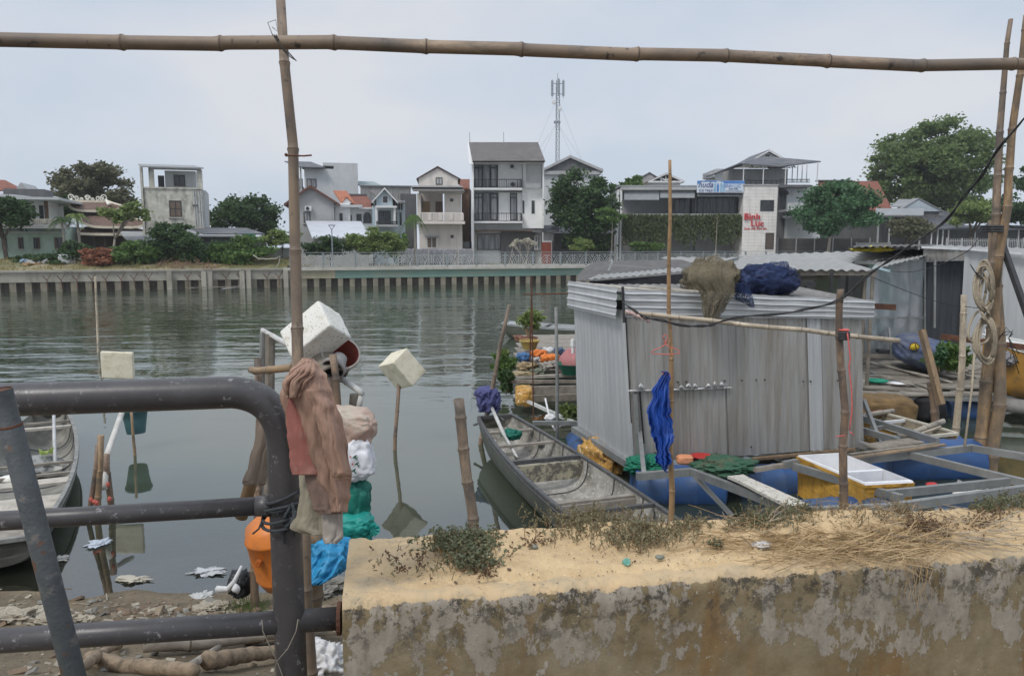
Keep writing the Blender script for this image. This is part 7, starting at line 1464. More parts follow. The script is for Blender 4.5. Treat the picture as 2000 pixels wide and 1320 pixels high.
qa, qb, qc, qd = [lerp(p, cen, .07) for p in (a,b_,c,d_)]; inn_.add([V(p.x,p.y,.12) for p in (qa,qb,qc,qd)], [(0,1,2,3)]); out_.add([V(*(lerp(p,cen,.05).xy), .1) for p in (a,b_,c,d_)], [(0,1,2,3)])
out_.build('outer_shell', M('yellow_foam', (.60,.34,.06), (.48,.25,.035), 4, .7, .3, 30, .006, stain=(.25,.13,.03), sscale=5, slo=.5, shi=.72, sstretch=(1.5,1.5,.5)), YB); inn_.build('white_lining', FW, YB)
m0, m1 = lerp(qa, qd, .60), lerp(qb, qc, .60); mb = boxwall(m0, m1, .05, .121, .565, 1); mb.build('divider', FW, YB)
# nets, cushion, tray
def netheap(lab, px, py, Y, rx, ry, rz, mat, seed, core=None):
    mb = MB(); blob(mb, PY(px, py, Y), rx, ry, rz, .3, 2, seed, 5, 1, .45); return tag(mb.build('fishing_net', mat, smooth=True), lab, 'net')
netheap('bright green net heap at the front corner of the tin shed', 1262, 908, 9.1, .28, .25, .12, M('bright_green_net', (.02,.22,.13), (.01,.13,.08), 30, .85, .7), 3)
netheap('dark green net spread over the raft before the shed', 1418, 911, 9.0, .42, .3, .11, M('dull_green_net', (.05,.13,.08), (.03,.085,.05), 14, .9, .8, stain=(.10,.11,.07), sscale=6, slo=.5, shi=.65), 8)
mb = MB(); blob(mb, PY(1337,897,9.25), .10, .08, .055, .08, 2, 3, 4, .5); tag(mb.build('cushion', M('orange_cushion', (.68,.30,.16), (.58,.24,.12), 20, .8, .4), smooth=True), 'small orange cushion on the blue drum by the shed wall', 'cushion')
mb = MB(); mb.lathe(PY(1371,900,9.35)-V(0,0,.03), [(0,0),(.10,0),(.13,.09),(.145,.095),(.145,.1),(.125,.1),(.09,.012),(0,.012)], 22); tag(mb.build('basin', M('red_plastic', (.45,.035,.03), (.36,.03,.025), 5, .4, .05), smooth=True), 'small red plastic basin beside the orange cushion', 'basin')
mb = MB(); blob(mb, PY(1715,990,7.7)-V(0,0,.0), .2, .15, .10, .3, 2, 31, 4, 1, .5); tag(mb.build('tarp_bundle', M('slate_tarp', (.08,.10,.14), (.05,.06,.09), 10, .5, .4), smooth=True), 'crumpled slate-blue tarp over the low front drum', 'tarp')
mb = MB(); blob(mb, PY(1820,946,8.8), .07, .05, .025, .2, 2, 3, 3); tag(mb.build('red_cloth', M('red_rag', (.55,.05,.05)), smooth=True), 'small red rag floating before the large blue drum', 'rag')
mb = MB(); mb.prism([PY(1868,958,8.8), PY(1885,958,8.8), PY(1880,940,8.8), PY(1876,938,8.8)], (0,.05,0)); tag(mb.build('foam_chip', FW), 'white pointed foam chip on the right raft', 'foam')
# small tub boat behind
tb, *_ = boat('foam_tub', 'worn yellow foam tub with dirty white inside and red end behind the raft', PZ(1700,812,.4), PZ(1838,850,.4), .26, .30, .30, .42, .40, .40, M('dirty_foam_inside', (.42,.37,.27), (.28,.24,.17), 8, .9, .4, stain=(.16,.13,.09), sscale=6), FOAMO, M('foam_rim', (.6,.57,.48), (.5,.46,.37), 8, .8, .3), [(.3,.04,-.02,FW,.04)], 14, .08, .35, fr=False, cat='tub')
mb = MB(); p_ = PZ(1712,814,.36); mb.obox(p_, (.3,.02,.2), Euler((0,0,.5)).to_matrix()); mb.build('red_end', M('red_paint', (.38,.05,.04), (.28,.04,.03), 10), tb)
bamboo('bamboo_pole', PY(1735,858,10.6), PY(1846,824,11.0), .045, .04, LOG2, 'thick grey bamboo lying across the foam tub', 'bamboo pole', seed=71); bamboo('stick', PY(1790,850,10.4), PY(1836,833,10.6), .02, .02, BAML, 'thin pale stick beside the thick grey bamboo', 'stick', seed=72)
bamboo('bamboo_pole', PY(1683,812,11.6), PY(1745,802,11.9), .04, .04, LOG2, 'short grey bamboo end poking out right of the shed', 'bamboo pole', seed=73)
# ================= RIGHT POSTS =================
Yp = 10.0
bamboo('bamboo_post', PY(1916,935,Yp)-V(0,0,.6), PY(1944,430,Yp), .088, .066, BAMO, 'thick left bamboo mooring post of the tied pair at right', 'bamboo post', .75, seed=81); bamboo('bamboo_post', PY(1943,935,Yp-.05)-V(0,0,.6), PY(1960,418,Yp-.02), .085, .06, BAMO, 'thick right bamboo mooring post of the tied pair at right', 'bamboo post', .7, seed=82)
bpy.data.objects[-1] if 0 else None
bamboo('bamboo_pole', PY(1934,560,9.85), PY(1970,38,9.7), .060, .026, BAM, 'long thin bamboo rising from the tied pair to the upper right', 'bamboo pole', .55, seed=83); bamboo('bamboo_pole', PY(1946,560,9.85), PY(2006,30,9.6), .058, .034, BAMO, 'second long bamboo leaning right to the edge of the view', 'bamboo pole', .55, seed=84)
mb = MB(); p_ = PY(1940,447,9.72)
for k in range(3): mb.tube([p_+V(-.10,-.02,-.03+.03*k), p_+V(0,-.09,-.03+.03*k), p_+V(.11,-.02,-.03+.03*k), p_+V(.10,.1,-.03+.03*k), p_+V(-.1,.1,-.03+.03*k), p_+V(-.10,-.02,-.03+.03*k)], .016, 5)
tag(mb.build('rubber_strap', BLACKM, smooth=True), 'black rubber strap round the tied bamboo pair at right', 'strap')
RP = M('coil_rope', (.40,.34,.25), (.28,.235,.17), 40, .9, .6, 150, .004, stain=(.24,.2,.15), sscale=10)
mb = MB(); rr = random.Random(2); Yr = 9.72
def loop(cx, cy, rx, ry, n=26, r_=.016, tw=0, ph=0): mb.tube([PY(cx+rx*math.cos(t+ph)+tw*math.sin(2*t), cy+ry*math.sin(t+ph), Yr+.05*math.sin(t*2+ph)) for t in [2*math.pi*i/n for i in range(n+1)]], r_, 6)
for k in range(6): loop(1923+rr.uniform(-2,2), 560+rr.uniform(-4,4), rr.uniform(13,21), rr.uniform(38,49), tw=rr.uniform(-3,3), ph=rr.random())
loop(1924, 568, 9, 34, tw=3); loop(1919, 572, 6, 30, tw=-3)
for k in range(5): loop(1925+rr.uniform(-3,3), 663+rr.uniform(-4,4), rr.uniform(11,23), rr.uniform(34,47), tw=rr.uniform(-3,3), ph=rr.random())
loop(1912, 640, 20, 32, tw=4); loop(1924, 612, 5, 12); loop(1926, 616, 6, 9)
tag(mb.build('rope_coil', RP, smooth=True), 'big coil of pale rope hung on the tied bamboo posts', 'rope')
mb = MB(); mb.tube([PY(1903,690,9.6), PY(1898,760,9.4), PY(1884,872,9.1)], .014, 6); tag(mb.build('rope', RP, smooth=True), 'pale rope running down left of the tied posts to the raft', 'rope')
bamboo('post', PY(1868,800,12.0)-V(0,0,.5), PY(1882,576,12.0), .055, .045, BAML, 'pale thin bamboo post left of the rope coil', 'post', .6, seed=85); 
plank('wide leaning wooden post with flat face before the blue dinghy', PY(1800,645,11.6), PY(1838,790,11.2), .13, .07, BAMO, 'post', 'post', up=(1,0,0)); bamboo('post', PY(1836,820,11.4)-V(0,0,.4), PY(1821,745,11.5), .06, .055, BAMD, 'stub of bamboo below the wide leaning post', 'post', seed=86)
mb = MB(); mb.beam(PY(1838,657,12.5), PY(2010,679,12.3), .05, .09); tag(mb.build('rusty_beam', RUST), 'rusty brown beam sloping right across the tied posts', 'beam')
mb = MB(); mb.beam(PY(1955,470,9.9), PY(2010,625,9.4), .06, .06); tag(mb.build('black_strut', BLACKM), 'black diagonal strut right of the tied bamboo posts', 'strut')
# cables
CAB = M('black_cable', (.02,.02,.022), (.03,.03,.03), 5, .5)
def cable(lab, pts, r_, dup_=0):
    P = [PY(*p) for p in pts]; out = []
    for i in range(len(P)-1):
        p0, p1, p2, p3 = P[max(0,i-1)], P[i], P[i+1], P[min(len(P)-1,i+2)]
        for k in range(8): t = k/8; out.append(.5*((2*p1)+(-p0+p2)*t+(2*p0-5*p1+4*p2-p3)*t*t+(-p0+3*p1-3*p2+p3)*t**3))
    out.append(P[-1]); mb = MB(); mb.tube(out, r_, 6)
    if dup_: mb.tube([p+V(.012*math.sin(i*.7), 0, .014*math.cos(i*.5)) for i, p in enumerate(out)], r_, 6)
    return tag(mb.build('cable', CAB, smooth=True), lab, 'cable')
cable('black twin power cable sagging from the upper right to the pale horizontal pole', [(2040,195,5.5),(2000,232,5.6),(1945,300,5.8),(1890,378,6.0),(1835,440,6.2),(1780,478,6.3),(1720,520,6.5),(1640,583,6.6),(1560,608,6.7),(1470,616,6.8),(1400,630,6.9),(1370,638,6.9),(1320,632,6.9),(1270,622,6.9),(1235,605,6.95),(1218,590,7.2)], .0065, 1)
cable('thin pale-black cord sagging from the shed eave to the pale thin post', [(1700,540,12),(1780,572,12),(1840,592,12),(1880,598,12),(1930,604,11.5)], .006)
cable('thin black wire looping from the plastic-sheeted wall to the tied posts', [(1728,528,15),(1780,531,14.5),(1840,515,13),(1890,490,11.5),(1915,462,10.5),(1930,452,9.9)], .006)
mb = MB(); 
for k in range(4): mb.tube([PY(1905+10*math.cos(t)+k*2, 525+9*math.sin(t*1.5)+k*3, 9.7) for t in [i*.5 for i in range(9)]], .006, 4)
for k in range(3): mb.tube([PY(1950, 655+k*5, 9.8), PY(1965, 655-k*8, 9.7), PY(1978, 645+k*4, 9.7), PY(1970, 660, 9.7), PY(1990, 690+k*20, 9.6)], .005, 4)
tag(mb.build('wire_tangle', CAB, smooth=True), 'tangle of thin black wires about the rope coil', 'wires')

# ================= REAR SHEDS =================
PLAST = M('plastic_sheeting', (.34,.35,.36), (.25,.27,.28), 1.5, .4, .5, 5, .04, stain=(.22,.29,.28), sscale=.8, slo=.5, shi=.7, stretch=(3,3,.3))
TARPD = M('dark_tarp', (.13,.125,.12), (.09,.085,.08), 2.5, .85, .5, 10, .03)
def quadsheet(nm, par, a, b_, c, d_, mat, pitch=.15, d=.02, n_hint=None, solid=0, rough=.01):
    mb = MB(); corr(mb, PY(*a), PY(*b_), PY(*c), PY(*d_), pitch, d, rough=rough, nv=8); return mb.build(nm, mat, par, solid=solid)
rs = thing('open_fish_shed', 'low open shed with pale corrugated roof behind the blue net bundle', 'shed', tuple(PZ(1560,760,.5)))
quadsheet('roof', rs, (1428,529,13.6), (1712,530,14.2), (1640,508,17.5), (1290,504,17), TINR, .2, .035, solid=.01)
for px, py, Y in ((1705,532,14.1),(1690,534,14.3),(1625,532,13.9),(1560,532,13.9),(1600,532,16),(1655,532,16.5)):
    mb = MB(); p = PY(px, py, Y); mb.beam((p.x,p.y,.45), (p.x,p.y,p.z), .05, .05); mb.build('post', WOOD if px in (1705,1690) else BLACKM, rs)
mb = MB(); mb.beam(PY(1430,532,13.7), PY(1710,534,14.25), .05, .08); mb.beam(PY(1480,548,14.5), PY(1640,540,15), .06, .05); mb.build('eave_beam', WOOD, rs)
mb = MB(); corr(mb, (fx(1500,18.5),18.5,.4), (fx(1700,18.6),18.6,.4), (fx(1700,18.6),18.6,2.6), (fx(1500,18.5),18.5,2.6), .3, .02); mb.build('rear_wall', TIN, rs)
mb = MB(); p = PY(1625,560,15.6); mb.box((p.x-.35,p.y,.9), (p.x+.1,p.y+.03,p.z+.25)); mb.build('green_board', M('moss_board', (.18,.21,.15), (.13,.15,.11), 3), rs)
mb = MB(); mb.beam(PY(1540,552,13.9), PY(1592,556,14), .05, .08); mb.beam(PY(1573,553,14), PY(1573,580,14), .04, .04); mb.build('dark_lamp_beam', BLACKM, rs)
mb = MB(); mb.beam(PY(1708,522,13.9), PY(1738,530,13.5), .03, .03); mb.build('gutter_pipe', M('pale_blue_pipe', (.45,.6,.65)), rs)
quadsheet('roof', rs, (1560,524,17.6), (1828,497,18.6), (1835,487,20.5), (1440,500,21), TINR, .2, .03, solid=.01); 
rs2 = thing('dark_tarp_shed', 'low shed with humped dark tarpaulin and pale ridge sheet behind the tin shed', 'shed', tuple(PZ(1240,780,.5)))
mb = MB(); 
def tarp(u, v): px = lerp(1128,1440,u); top = 512+ (26*(1-min(1,u/.14))**2) - 4*math.sin(u*3); py = lerp(548, top, v**.6); return PY(px, py, 13.2+2.6*v) + V(0,0,.03*fbm((u*9,v*3,1)))
mb.grid(tarp, 60, 12); mb.build('tarpaulin', TARPD, rs2, smooth=True)
quadsheet('roof', rs2, (1140,548,11.9), (1345,531,12.3), (1330,524,13.2), (1165,540,13.0), TINR, .12, .02, solid=.008)
mb = MB(); mb.add([PY(1150,550,12.0), PY(1345,534,12.3), PY(1350,575,12.3), PY(1200,575,12)], [(0,1,2,3)]); mb.build('dark_net_sheet', M('black_netting', (.04,.04,.045), (.025,.025,.03), 6, .9, .4), rs2, solid=.01)  # dark sheet hanging below the front edge of the pale ridge sheet
mb = MB(); mb.beam(PY(1345,532,12.2), PY(1440,505,13.5), .05, .05); mb.tube([PY(1188,530,12.9), PY(1196,512,13.0), PY(1194,507,13.1)], .02, 5); mb.beam(PY(1180,517,13), PY(1290,524,12.7), .02, .02); mb.build('ridge_bar', STEEL, rs2)
# right grey shed
gs = thing('grey_tin_shed', 'large grey tin shed with dark recessed wall and plastic-sheeted side at the right edge', 'shed', tuple(PZ(1850,690,.45)))
Yg = 17.6
mb = MB(); corr(mb, (fx(1890,Yg),Yg,.4), (fx(2150,Yg-.6),Yg-.6,.4), (fx(2150,Yg-.6),Yg-.6,fz(506,Yg)), (fx(1887,Yg),Yg,fz(488,Yg)), .16, .012); mb.build('wall', TINL, gs)
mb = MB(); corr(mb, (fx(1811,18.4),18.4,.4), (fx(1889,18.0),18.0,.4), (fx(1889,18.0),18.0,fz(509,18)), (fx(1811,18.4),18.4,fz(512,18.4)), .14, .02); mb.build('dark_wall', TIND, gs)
mb = MB(); corr(mb, (fx(1806,18.2),18.2,fz(512,18.2)), (fx(1891,17.8),17.8,fz(508,17.8)), (fx(1891,17.8),17.8,fz(486,17.8)), (fx(1806,18.2),18.2,fz(484,18.2)), .12, .012); mb.build('upper_wall', TIN, gs)
mb = MB(); mb.beam(PY(1800,483,18), PY(1895,487,17.5), .12, .05); mb.beam(PY(1890,486.6,17.5), PY(2150,509,16.8), .12, .05); mb.build('roof_edge', M('white_flashing', (.66,.68,.70)), gs)
mb = MB(); corr(mb, PY(1655,484,17.5), PY(1808,483,18.2), PY(1830,479,22), PY(1690,480,22), .2, .03); mb.build('roof', TARPD, gs, solid=.01); quadsheet('roof', gs, (1800,484,18.1), (2150,508,16.9), (2150,492,21), (1830,480,22), TINR, .2, .03, solid=.01)
mb = MB(); mb.grid(lambda u, v: PY(lerp(1688,1808,u), lerp(lerp(527,504,u), 690, v), lerp(16.2,18.3,u)) + V(0, .06*math.sin(u*26+2*noise.noise(Vector((u*4,v*2,1))))+.05*fbm((u*8,v*4,2)), 0), 80, 30); mb.build('plastic_sheet', PLAST, gs, smooth=True)
for a, b_ in (((1806,505,18.2),(1806,680,18.2)), ((1690,530,16),(1690,690,16)), ((1736,640,16.6),(1741,700,16.4)), ((1684,620,16),(1806,621,18)), ((1826,505,17.5),(1825,640,17.5))):
    mb = MB(); mb.beam(PY(*a), PY(*b_), .04, .04); mb.build('post', STEEL, gs)
mb = MB(); corr(mb, PY(1700,529,16.0), PY(1808,500,17.8), PY(1822,494,19.4), PY(1715,508,18.8), .25, .02); mb.build('side_roof', TINR, gs, solid=.01)
mb = MB(); blob(mb, PY(1705,491,18.4)+V(0,0,.05), .5, .35, .07, .4, 3, 3, 4, 1, .5); tag(mb.build('yellow_tarp', M('yellow_cloth', (.62,.52,.06), (.5,.42,.05), 8, .7, .4), smooth=True), 'crumpled yellow tarp lying on the rear shed roof', 'tarp')
# ================= DECK =================
dk = thing('wooden_deck', 'weathered grey plank deck beside the right-hand sheds', 'deck', tuple(PZ(1840,730,.4)))
def dp(x0, y0, x1, y1, w_, z=.46, mat=WOOD, dz=0):
    mb = MB(); p0, p1 = PZ(x0,y0,z), PZ(x1,y1,z); mb.grid(lambda u, v: lerp(p0,p1,u)+V(0, w_*(v-.5)*(1+.08*noise.noise(Vector((u*4,x0,y0)))), dz*u+.02*noise.noise(Vector((u*3, x0*.1, v)))), 10, 2); mb.build('plank', mat, dk, solid=.03)
rr = random.Random(14); z = .44
for k, (y, w_) in enumerate(((683,.8),(690,.7),(698,.65),(707,.6),(716,.55),(726,.5),(736,.45),(747,.4),(757,.34),(766,.26))):
    x = 1672
    while x < 2080:
        L = rr.uniform(70,150); dp(x, y+rr.uniform(-3,3), x+L, y+rr.uniform(-2,6), w_*1.15, .44+.035*rr.random(), rr.choice((WOOD,WOOD,PLKG,PLKW)), rr.uniform(-.02,.03)); x += L*.94
for x0, y0, x1, y1 in ((1690,722,1830,770),(1700,708,1850,745),(1960,745,2060,770),(1940,700,2080,735)): dp(x0,y0,x1,y1,.35,.52,PLKW,.02)
mb = MB(); mb.beam(PZ(1672,776,.38), PZ(2100,782,.38), .12, .06); mb.build('bearer', STEEL, dk); mb = MB(); mb.beam(PZ(1672,700,.36), PZ(2100,700,.36), .12, .06); mb.build('bearer', STEEL, dk)
for lab, px, py, Y, sx in (('orange foam float under the deck just right of the tin shed', 1722, 792, 13.2, .38), ('dark foam float under the deck behind the leaning post', 1800, 790, 13.5, .2)):
    mb = MB(); blob(mb, PY(px,py,Y)-V(0,0,.02), sx*1.3, .5, .22, .1, 2, px, 4, .5, .08); tag(mb.build('foam_float', M('grubby_foam', (.22,.14,.06), (.12,.08,.04), 5, .9, .5) if sx > .3 else DARK, smooth=True), lab, 'float')
mb = MB(); mb.tube([PY(1960,790,13), PY(2060,800,12.6)], .12, 10); tag(mb.build('concrete_pipe', M('pale_pipe', (.30,.29,.27), (.2,.19,.18), 6), smooth=True), 'grey pipe under the deck at the right edge', 'pipe')
drum('dark blue drum float under the deck between the leaning post and pale thin post', PY(1850,800,13.6), PY(1905,800,13.5), .2)
# dinghy
dn = thing('dinghy', 'rounded blue dinghy with yellow patch lying on the plank deck', 'dinghy', tuple(PY(1800,708,15.8)))
rotd = Euler((0, R(14), R(-25))).to_matrix(); mb = MB(); blob(mb, PY(1800,687,15.8), .56, .9, .31, .06, 1.2, 4, 5, .72, .1, rot=rotd); mb.build('hull', M('navy_hull', (.07,.10,.20), (.045,.06,.12), 3, .5, .1, stain=(.15,.16,.18), sscale=2, slo=.45, shi=.7), dn, smooth=True)
mb = MB(); blob(mb, PY(1786,677,15.05), .10, .05, .075, .05, 2, 3, 3); mb.build('yellow_patch', M('yellow_plastic', (.72,.55,.04)), dn, smooth=True)
mb = MB(); mb.tube([PY(1775,682,14.95), PY(1779,672,14.93), PY(1788,669,14.9), PY(1797,677,14.93)], .012, 5); mb.tube([PY(1787,670,14.9), PY(1790,683,14.92)], .01, 5); mb.build('patch_seam', RUST, dn)
dr_ = MB(); blob(dr_, PY(1828,680,16.6), .42, .25, .17, .2, 2, 9, 4, 1, .3); tag(dr_.build('tarp', M('blue_tarp_dull', (.03,.07,.22), (.02,.04,.13), 5, .6, .4), smooth=True), 'dark blue tarp heap behind the dinghy', 'tarp')
mb = MB(); mb.obox(PY(1724,684,16)+V(0,0,-.02), (.22,.2,.09)); tag(mb.build('battery_box', BLACKM, bevel=.01), 'small black box on the deck left of the dinghy', 'box')
def plantclump(lab, px, py, Y, rx, rz, n_, mat, seed, nm='potted_plant', leaf=.06):
    p = PY(px, py, Y); rt = thing(nm, lab, 'plant', (p.x, p.y, p.z-rz)); cl = crown(tuple(p), (rx, rx, rz), seed, 12, .4, -.9); leafmesh('foliage', leaves(cl, n_, leaf, seed, 1, 2), mat, rt)
    mb = MB(); 
    for k in range(6): e = Vector(cl[k][0]); mb.tube([V(p.x,p.y,p.z-rz), e], .012, 4)
    mb.build('stems', W_TW, rt); return rt
plantclump('leafy green herb growing in the water beside the dinghy', 1856, 695, 14.6, .38, .30, 2600, L_MD, 3, 'herb_plant', .05); plantclump('bluish green herb just right of the wide leaning post', 1836, 700, 14.2, .16, .25, 1000, L_RND, 4, 'herb_plant', .05)
mb = MB(); mb.lathe(PZ(1712,745,.50), [(0,0),(.18,0),(.21,.03),(.20,.03),(.17,.01),(0,.01)], 20); tag(mb.build('plate', M('green_plastic', (.02,.30,.19)), smooth=True), 'flat green plastic lid on the deck beside the tin shed', 'lid')
mb = MB(); mb.lathe(PZ(1753,749,.50), [(0,0),(.16,0),(.18,.02),(0,.02)], 20); tag(mb.build('plate', FW, smooth=True), 'flat white lid on the deck right of the green lid', 'lid')
rr = random.Random(3)
for k in range(24):
    mb = MB(); p = PZ(rr.uniform(1885,2010), rr.uniform(690,745), .5); a = rr.random()*3.14; L = rr.uniform(.2,.6); mb.tube([p, p+V(L*math.cos(a), L*math.sin(a)*.5, rr.uniform(0,.15))], .014, 5)
    tag(mb.build('broken_stick', WOOD), 'broken grey stick in the litter on the deck behind the tied posts', 'stick', 'broken sticks littering the deck')
ob, *_ = boat('yellow_boat', 'ochre yellow boat with white gunwale cut off by the right edge', (fx(1948,13.6,660), 13.9), (fx(2150,12.5,690), 12.0), .12, .5, .5, 1.45, 1.25, 1.2, WHITE, M('ochre_hull', (.45,.24,.05), (.36,.19,.04), 3, .6, .2, stain=(.2,.13,.06), sscale=3), M('white_gunwale', (.66,.66,.63)), [], 14, .7, .6, fr=False)
for ch in ob.children:
    if ch.name.startswith('hull'):
        for v in ch.data.vertices: v.co.z += .45*(max(0, 1-(v.co.z+.05)/1.3)) 
mb = MB(); blob(mb, PY(1965,700,13.2), .22, .2, .14, .3, 2, 3, 4, 1, .7); tag(mb.build('foil_bundle', M('silver_foil', (.35,.35,.36), (.12,.12,.13), 30, .3, .8, metal=.5), smooth=True), 'crumpled silver and black bundle under the yellow boat', 'bundle')

# ================= LEFT RAFT =================
lr = thing('plank_raft', 'small raft of grey planks and metal pipes left of the tin shed', 'raft', tuple(PZ(1060,745,.5)))
def rb(x0, y0, x1, y1, w_, h_, z, mat, nm='plank'): mb = MB(); mb.beam(PZ(x0,y0,z), PZ(x1,y1,z), w_, h_); mb.build(nm, mat, lr)
rb(985,738,1128,732,.12,.05,.55,PLKW); rb(990,745,1128,745,.10,.05,.52,WOOD); rb(1000,728,1128,722,.3,.04,.53,WOOD)
for k, y in enumerate((715,704,694,684,675,667,660)): rb(1000+k*3, y, 1135, y-2, .62+.08*k, .03, .50+.006*k, PLKG)
rb(1028,762,1130,760,.08,.14,.40,PLKG); rb(1040,778,1130,775,.08,.12,.34,WOOD); rb(1005,772,1128,828,.05,.05,.28,WPIPE,'pipe'); rb(1040,826,1128,826,.06,.06,.30,STEEL,'pipe')
mb = MB(); blob(mb, PY(1024,772,13.9), .17, .4, .16, .12, 2, 7, 4, .5, .1); tag(mb.build('foam_float', FOAMO, smooth=True), 'ochre foam float under the left corner of the plank raft', 'float')
rb2, *_ = boat('long_boat', 'long dark boat with grey top boards floating beyond the plank raft', (fx(986,25.5,650), 25.5), (fx(1180,25.0,650), 24.6), .35, .5, .55, .52, .42, .4, M('grey_boards', (.36,.38,.37), (.26,.28,.27), 4, .8, .3), ALUD, M('grey_rim', (.38,.40,.40), (.28,.3,.3), 4), [(.1,.5,0,M('grey_cover', (.33,.35,.35), (.25,.27,.27), 3),.03),(.3,.9,.0,STEEL,.03),(.6,1.0,-.02,STEEL,.03)], 20, fr=False)
POT = M('terracotta', (.30,.15,.10), (.22,.10,.07), 6); POTY = M('ochre_pot', (.36,.27,.08), (.28,.2,.06), 6)
def pot(lab, px, py, Y, r_, h, mat, plant=None):
    c = PY(px, py, Y); rt = thing('plant_pot', lab, 'plant pot', tuple(c)); mb = MB(); mb.lathe(c, [(0,0),(r_*.65,0),(r_*.95,h*.9),(r_*1.08,h*.9),(r_*1.08,h),(r_*.9,h),(r_*.85,h*.85),(0,h*.85)], 22); mb.build('pot', mat, rt, smooth=False)
    if plant:
        rx, rz, n_ = plant; cl = crown((c.x, c.y, c.z+h+rz), (rx, rx, rz), int(px), 10, .38, -.8); leafmesh('leaves', leaves(cl, n_, .07, int(px), 1, 2.2), L_YL, rt); mb = MB()
        for k in range(6): mb.tube([V(c.x,c.y,c.z+h*.8), Vector(cl[k][0])], .012, 4)
        mb.build('stems', W_TW, rt)
    return rt
pot('terracotta pot with a tall bushy pale green plant on the plank raft', 1032, 678, 18.2, .22, .24, POT, (.33,.36,700)); pot('wide ochre pot in front of the terracotta one', 1034, 682, 17.0, .22, .20, POTY); pot('red-rimmed shallow pot left of the bushy plant', 1012, 665, 18.8, .12, .12, POT)
plantclump('dense green water plants spilling over the left edge of the plank raft', 985, 712, 15.6, .30, .26, 2600, L_MD, 6, 'water_plants', .05); plantclump('low trailing weeds hanging at the raft corner above the water', 990, 745, 14.2, .16, .22, 900, L_DK, 7, 'water_plants', .05); plantclump('small yellow-green sprigs on the far left edge of the plank raft', 982, 690, 17, .14, .12, 300, L_YL, 8, 'water_plants', .05)
mb = MB(); mb.lathe(PY(1128,722,15.0)-V(0,0,.05), [(.36,0),(.40,.1),(.36,.3),(.22,.46),(.08,.5),(0,.5)], 26); tag(mb.build('tub', M('pink_tub', (.42,.16,.16), (.35,.13,.13), 4, .5), smooth=True), 'upturned dull pink plastic tub against the tin shed', 'tub')
mb = MB(); mb.lathe(PY(1118,728,14.6)-V(0,0,.02), [(.2,0),(.32,.2),(.34,.21),(.32,.21),(.19,.02),(0,.02)], 26); tag(mb.build('basin', M('green_basin', (.02,.16,.10), (.015,.12,.08), 5, .5), smooth=True), 'green plastic basin below the pink tub', 'basin')
for k, (lab, px, py, Y, rx, rz, c_) in enumerate((('orange life jacket lying on the plank raft', 1052, 691, 16.5, .20, .10, (.72,.20,.04)), ('second orange life jacket nearer the pink tub', 1075, 700, 16.0, .22, .10, (.75,.22,.04)), ('blue cloth bundle left of the orange life jacket', 1022, 698, 16.2, .16, .11, (.06,.16,.34)), ('white cloth heap between the two life jackets', 1072, 686, 17.0, .22, .09, (.6,.6,.6)), ('white plastic bag behind the nearer life jacket', 1042, 703, 16.4, .18, .08, (.55,.55,.54)), ('slate blue bag beside the pink tub', 1092, 688, 16.8, .12, .12, (.08,.12,.2)))):
    mb = MB(); blob(mb, PY(px,py,Y), rx, .18, rz, .3, 2, k+20, 4, .8, .45); tag(mb.build('life_jacket' if 'jacket' in lab and k < 2 else 'cloth_bundle', M('bundle%d' % k, c_, tuple(x*.7 for x in c_), 8, .7, .4), smooth=True), lab, 'life jacket' if k < 2 else 'bundle')
for lab, px, py, Y, rx, rz, mt in (('straw-coloured net heap on the plank raft', 1030, 716, 15.2, .24, .10, M('straw_net', (.33,.25,.15), (.24,.18,.10), 12, .9, .8)), ('flat tan net heap at the front edge of the plank raft', 1020, 731, 14.7, .28, .06, M('tan_net', (.38,.31,.19), (.28,.22,.13), 12, .9, .8)), ('grey-white float net beside the green basin', 1072, 716, 15.2, .26, .11, M('float_net', (.38,.36,.32), (.22,.2,.18), 14, .9, .8)), ('grey-green net between the tan heap and the float net', 1052, 726, 14.9, .2, .07, M('grey_green_net', (.17,.19,.14), (.12,.13,.1), 12, .9, .8))):
    mb = MB(); blob(mb, PY(px,py,Y), rx, .2, rz, .4, 2.4, px, 4, 1, .5); tag(mb.build('fishing_net', mt, smooth=True), lab, 'net')
mb = MB(); mb.tube([PY(1119,690,14.5), PY(1119,662,14.5)], .03, 8); mb.tube([PY(1119,676,14.5), PY(1119,664,14.5)], .045, 8); tag(mb.build('tap', FW), 'white plastic tap standing behind the pink tub', 'tap')
# rods & pipes in the water
mb = MB(); mb.tube([PY(1042,820,12.5), PY(1038,540,12.5)], .012, 5); tag(mb.build('iron_rod', RUST), 'taller thin rusty rod standing before the plank raft', 'rod')
mb = MB(); mb.tube([PY(1035,705,12.6), PY(1038,572,12.6)], .011, 5); tag(mb.build('iron_rod', RUST), 'shorter thin rusty rod just left of the taller rod', 'rod')
mb = MB(); mb.tube([PY(1022,575,12.4), PY(1120,573,12.0)], .012, 5); mb.tube([PY(1120,573,12.0), PY(1108,592,12)], .012, 5); tag(mb.build('iron_rod', RUST), 'horizontal rusty rod running from the tin shed corner over the water', 'rod')
bamboo('post', PY(1088,828,12.0)-V(0,0,.6), PY(1085,600,12.0), .030, .026, M('grey_post', (.24,.25,.24), (.17,.18,.17), 6), 'thin grey upright pipe standing left of the tin shed', 'post', 1.2, seed=91)
bamboo('bamboo_pole', PY(927,870,11.7)-V(0,0,.6), PY(993,594,11.4), .045, .026, BAM, 'thin bamboo leaning right over the sampan bow', 'bamboo pole', .5, seed=92)
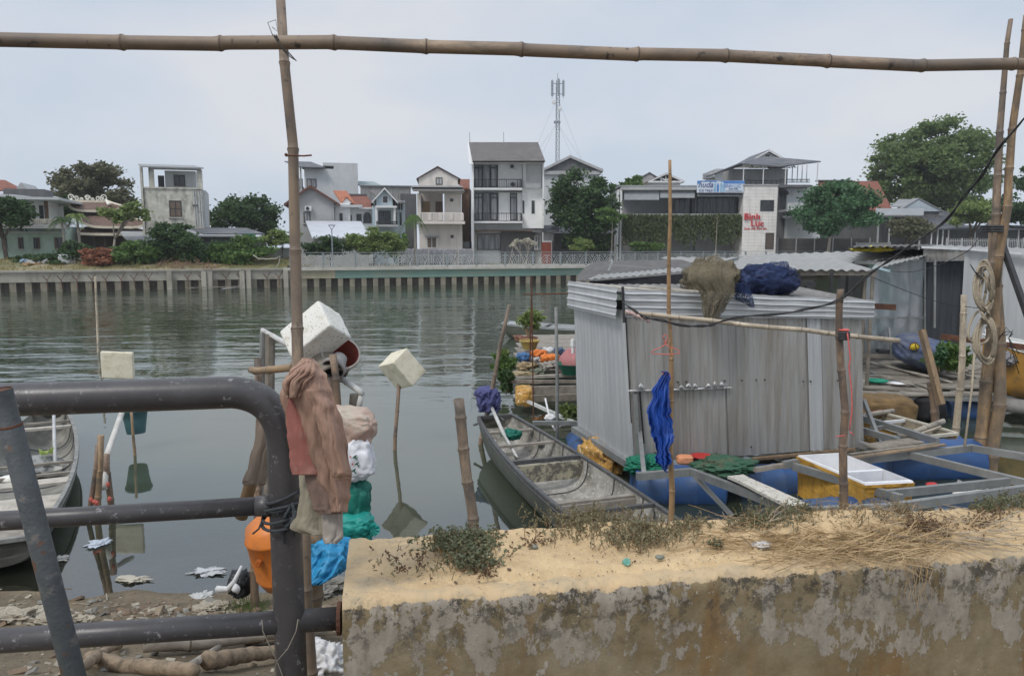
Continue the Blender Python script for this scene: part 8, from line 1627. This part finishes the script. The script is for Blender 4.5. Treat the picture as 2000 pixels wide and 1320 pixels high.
bamboo('bamboo_post', PY(937,1060,7.45)-V(0,0,.4), PY(901,778,7.5), .054, .053, BAM, 'thick short bamboo stump with hollow top standing in the water', 'bamboo post', .36, seed=93, hollow=True, n=18)
plantclump('pale plastic-wrapped weeds under the pipes beside the tin shed', 1110, 805, 12.2, .15, .22, 500, L_YL, 9, 'water_plants', .04)
mb = MB(); mb.tube([PY(1065,778,12.5), PY(1070,800,12.3), PY(1076,825,12.0), PY(1084,840,11.8)], .016, 5); blob(mb, PY(1074,815,12.0), .09,.05,.05,.4,2,3,3); tag(mb.build('rope', FW, smooth=True), 'white frayed rope hanging from the raft pipe into the water', 'rope')
# ================= AIR =================
mb = MB(); mb.box((-160, -32, -6), (190, 175, 34))
hz, nt_, b_ = newmat('haze_air'); nt_.nodes.remove(b_); pv = nt_.nodes.new('ShaderNodeVolumePrincipled'); pv.inputs['Color'].default_value = (.86,.90,.95,1); pv.inputs['Density'].default_value = .00045
nt_.links.new(pv.outputs[0], nt_.nodes['Material Output'].inputs['Volume']); tag(mb.build('haze', hz, origin=(0,0,0)), kind='stuff')
GR = {'bush':'bushes along the far bank','leafy_tree':'leafy trees along the far bank','stake':'stakes standing in the water','sack':'sacks piled at the shore','blue_drum':'blue drum floats under the raft','young_tree':'young staked promenade trees','rock':'rocks on the near shore','fishing_net':'heaps of fishing net','plastic_bag':'plastic litter','log':'driftwood logs by the railing','bamboo_pole':'bamboo poles','life_jacket':'life jackets on the plank raft','bucket':'buckets over the water','foam_float':'foam floats under the decks','pebble':'pebbles in the sand','sampan':'moored sampans','foam_box':'foam boxes','iron_rod':'rusty iron rods','plate':'plastic lids on the deck','palm_tree':'palms on the far bank','promenade_railing':'promenade railings','plank':'loose planks','cable':'cables','plant_pot':'pots on the plank raft','water_plants':'water plants at the rafts','cloth_bundle':'bundles on the plank raft','post':'posts in the water','bamboo_post':'bamboo mooring posts','small_tree':'small trees on the far bank','herb_plant':'herbs by the dinghy'}
for o in bpy.data.objects:
    for k in ('_o', '_child'):
        if k in o: del o[k]
    b_ = o.name.split('.')[0]
    if o.parent is None and b_ in GR and 'label' in o and 'group' not in o: o['group'] = GR[b_]
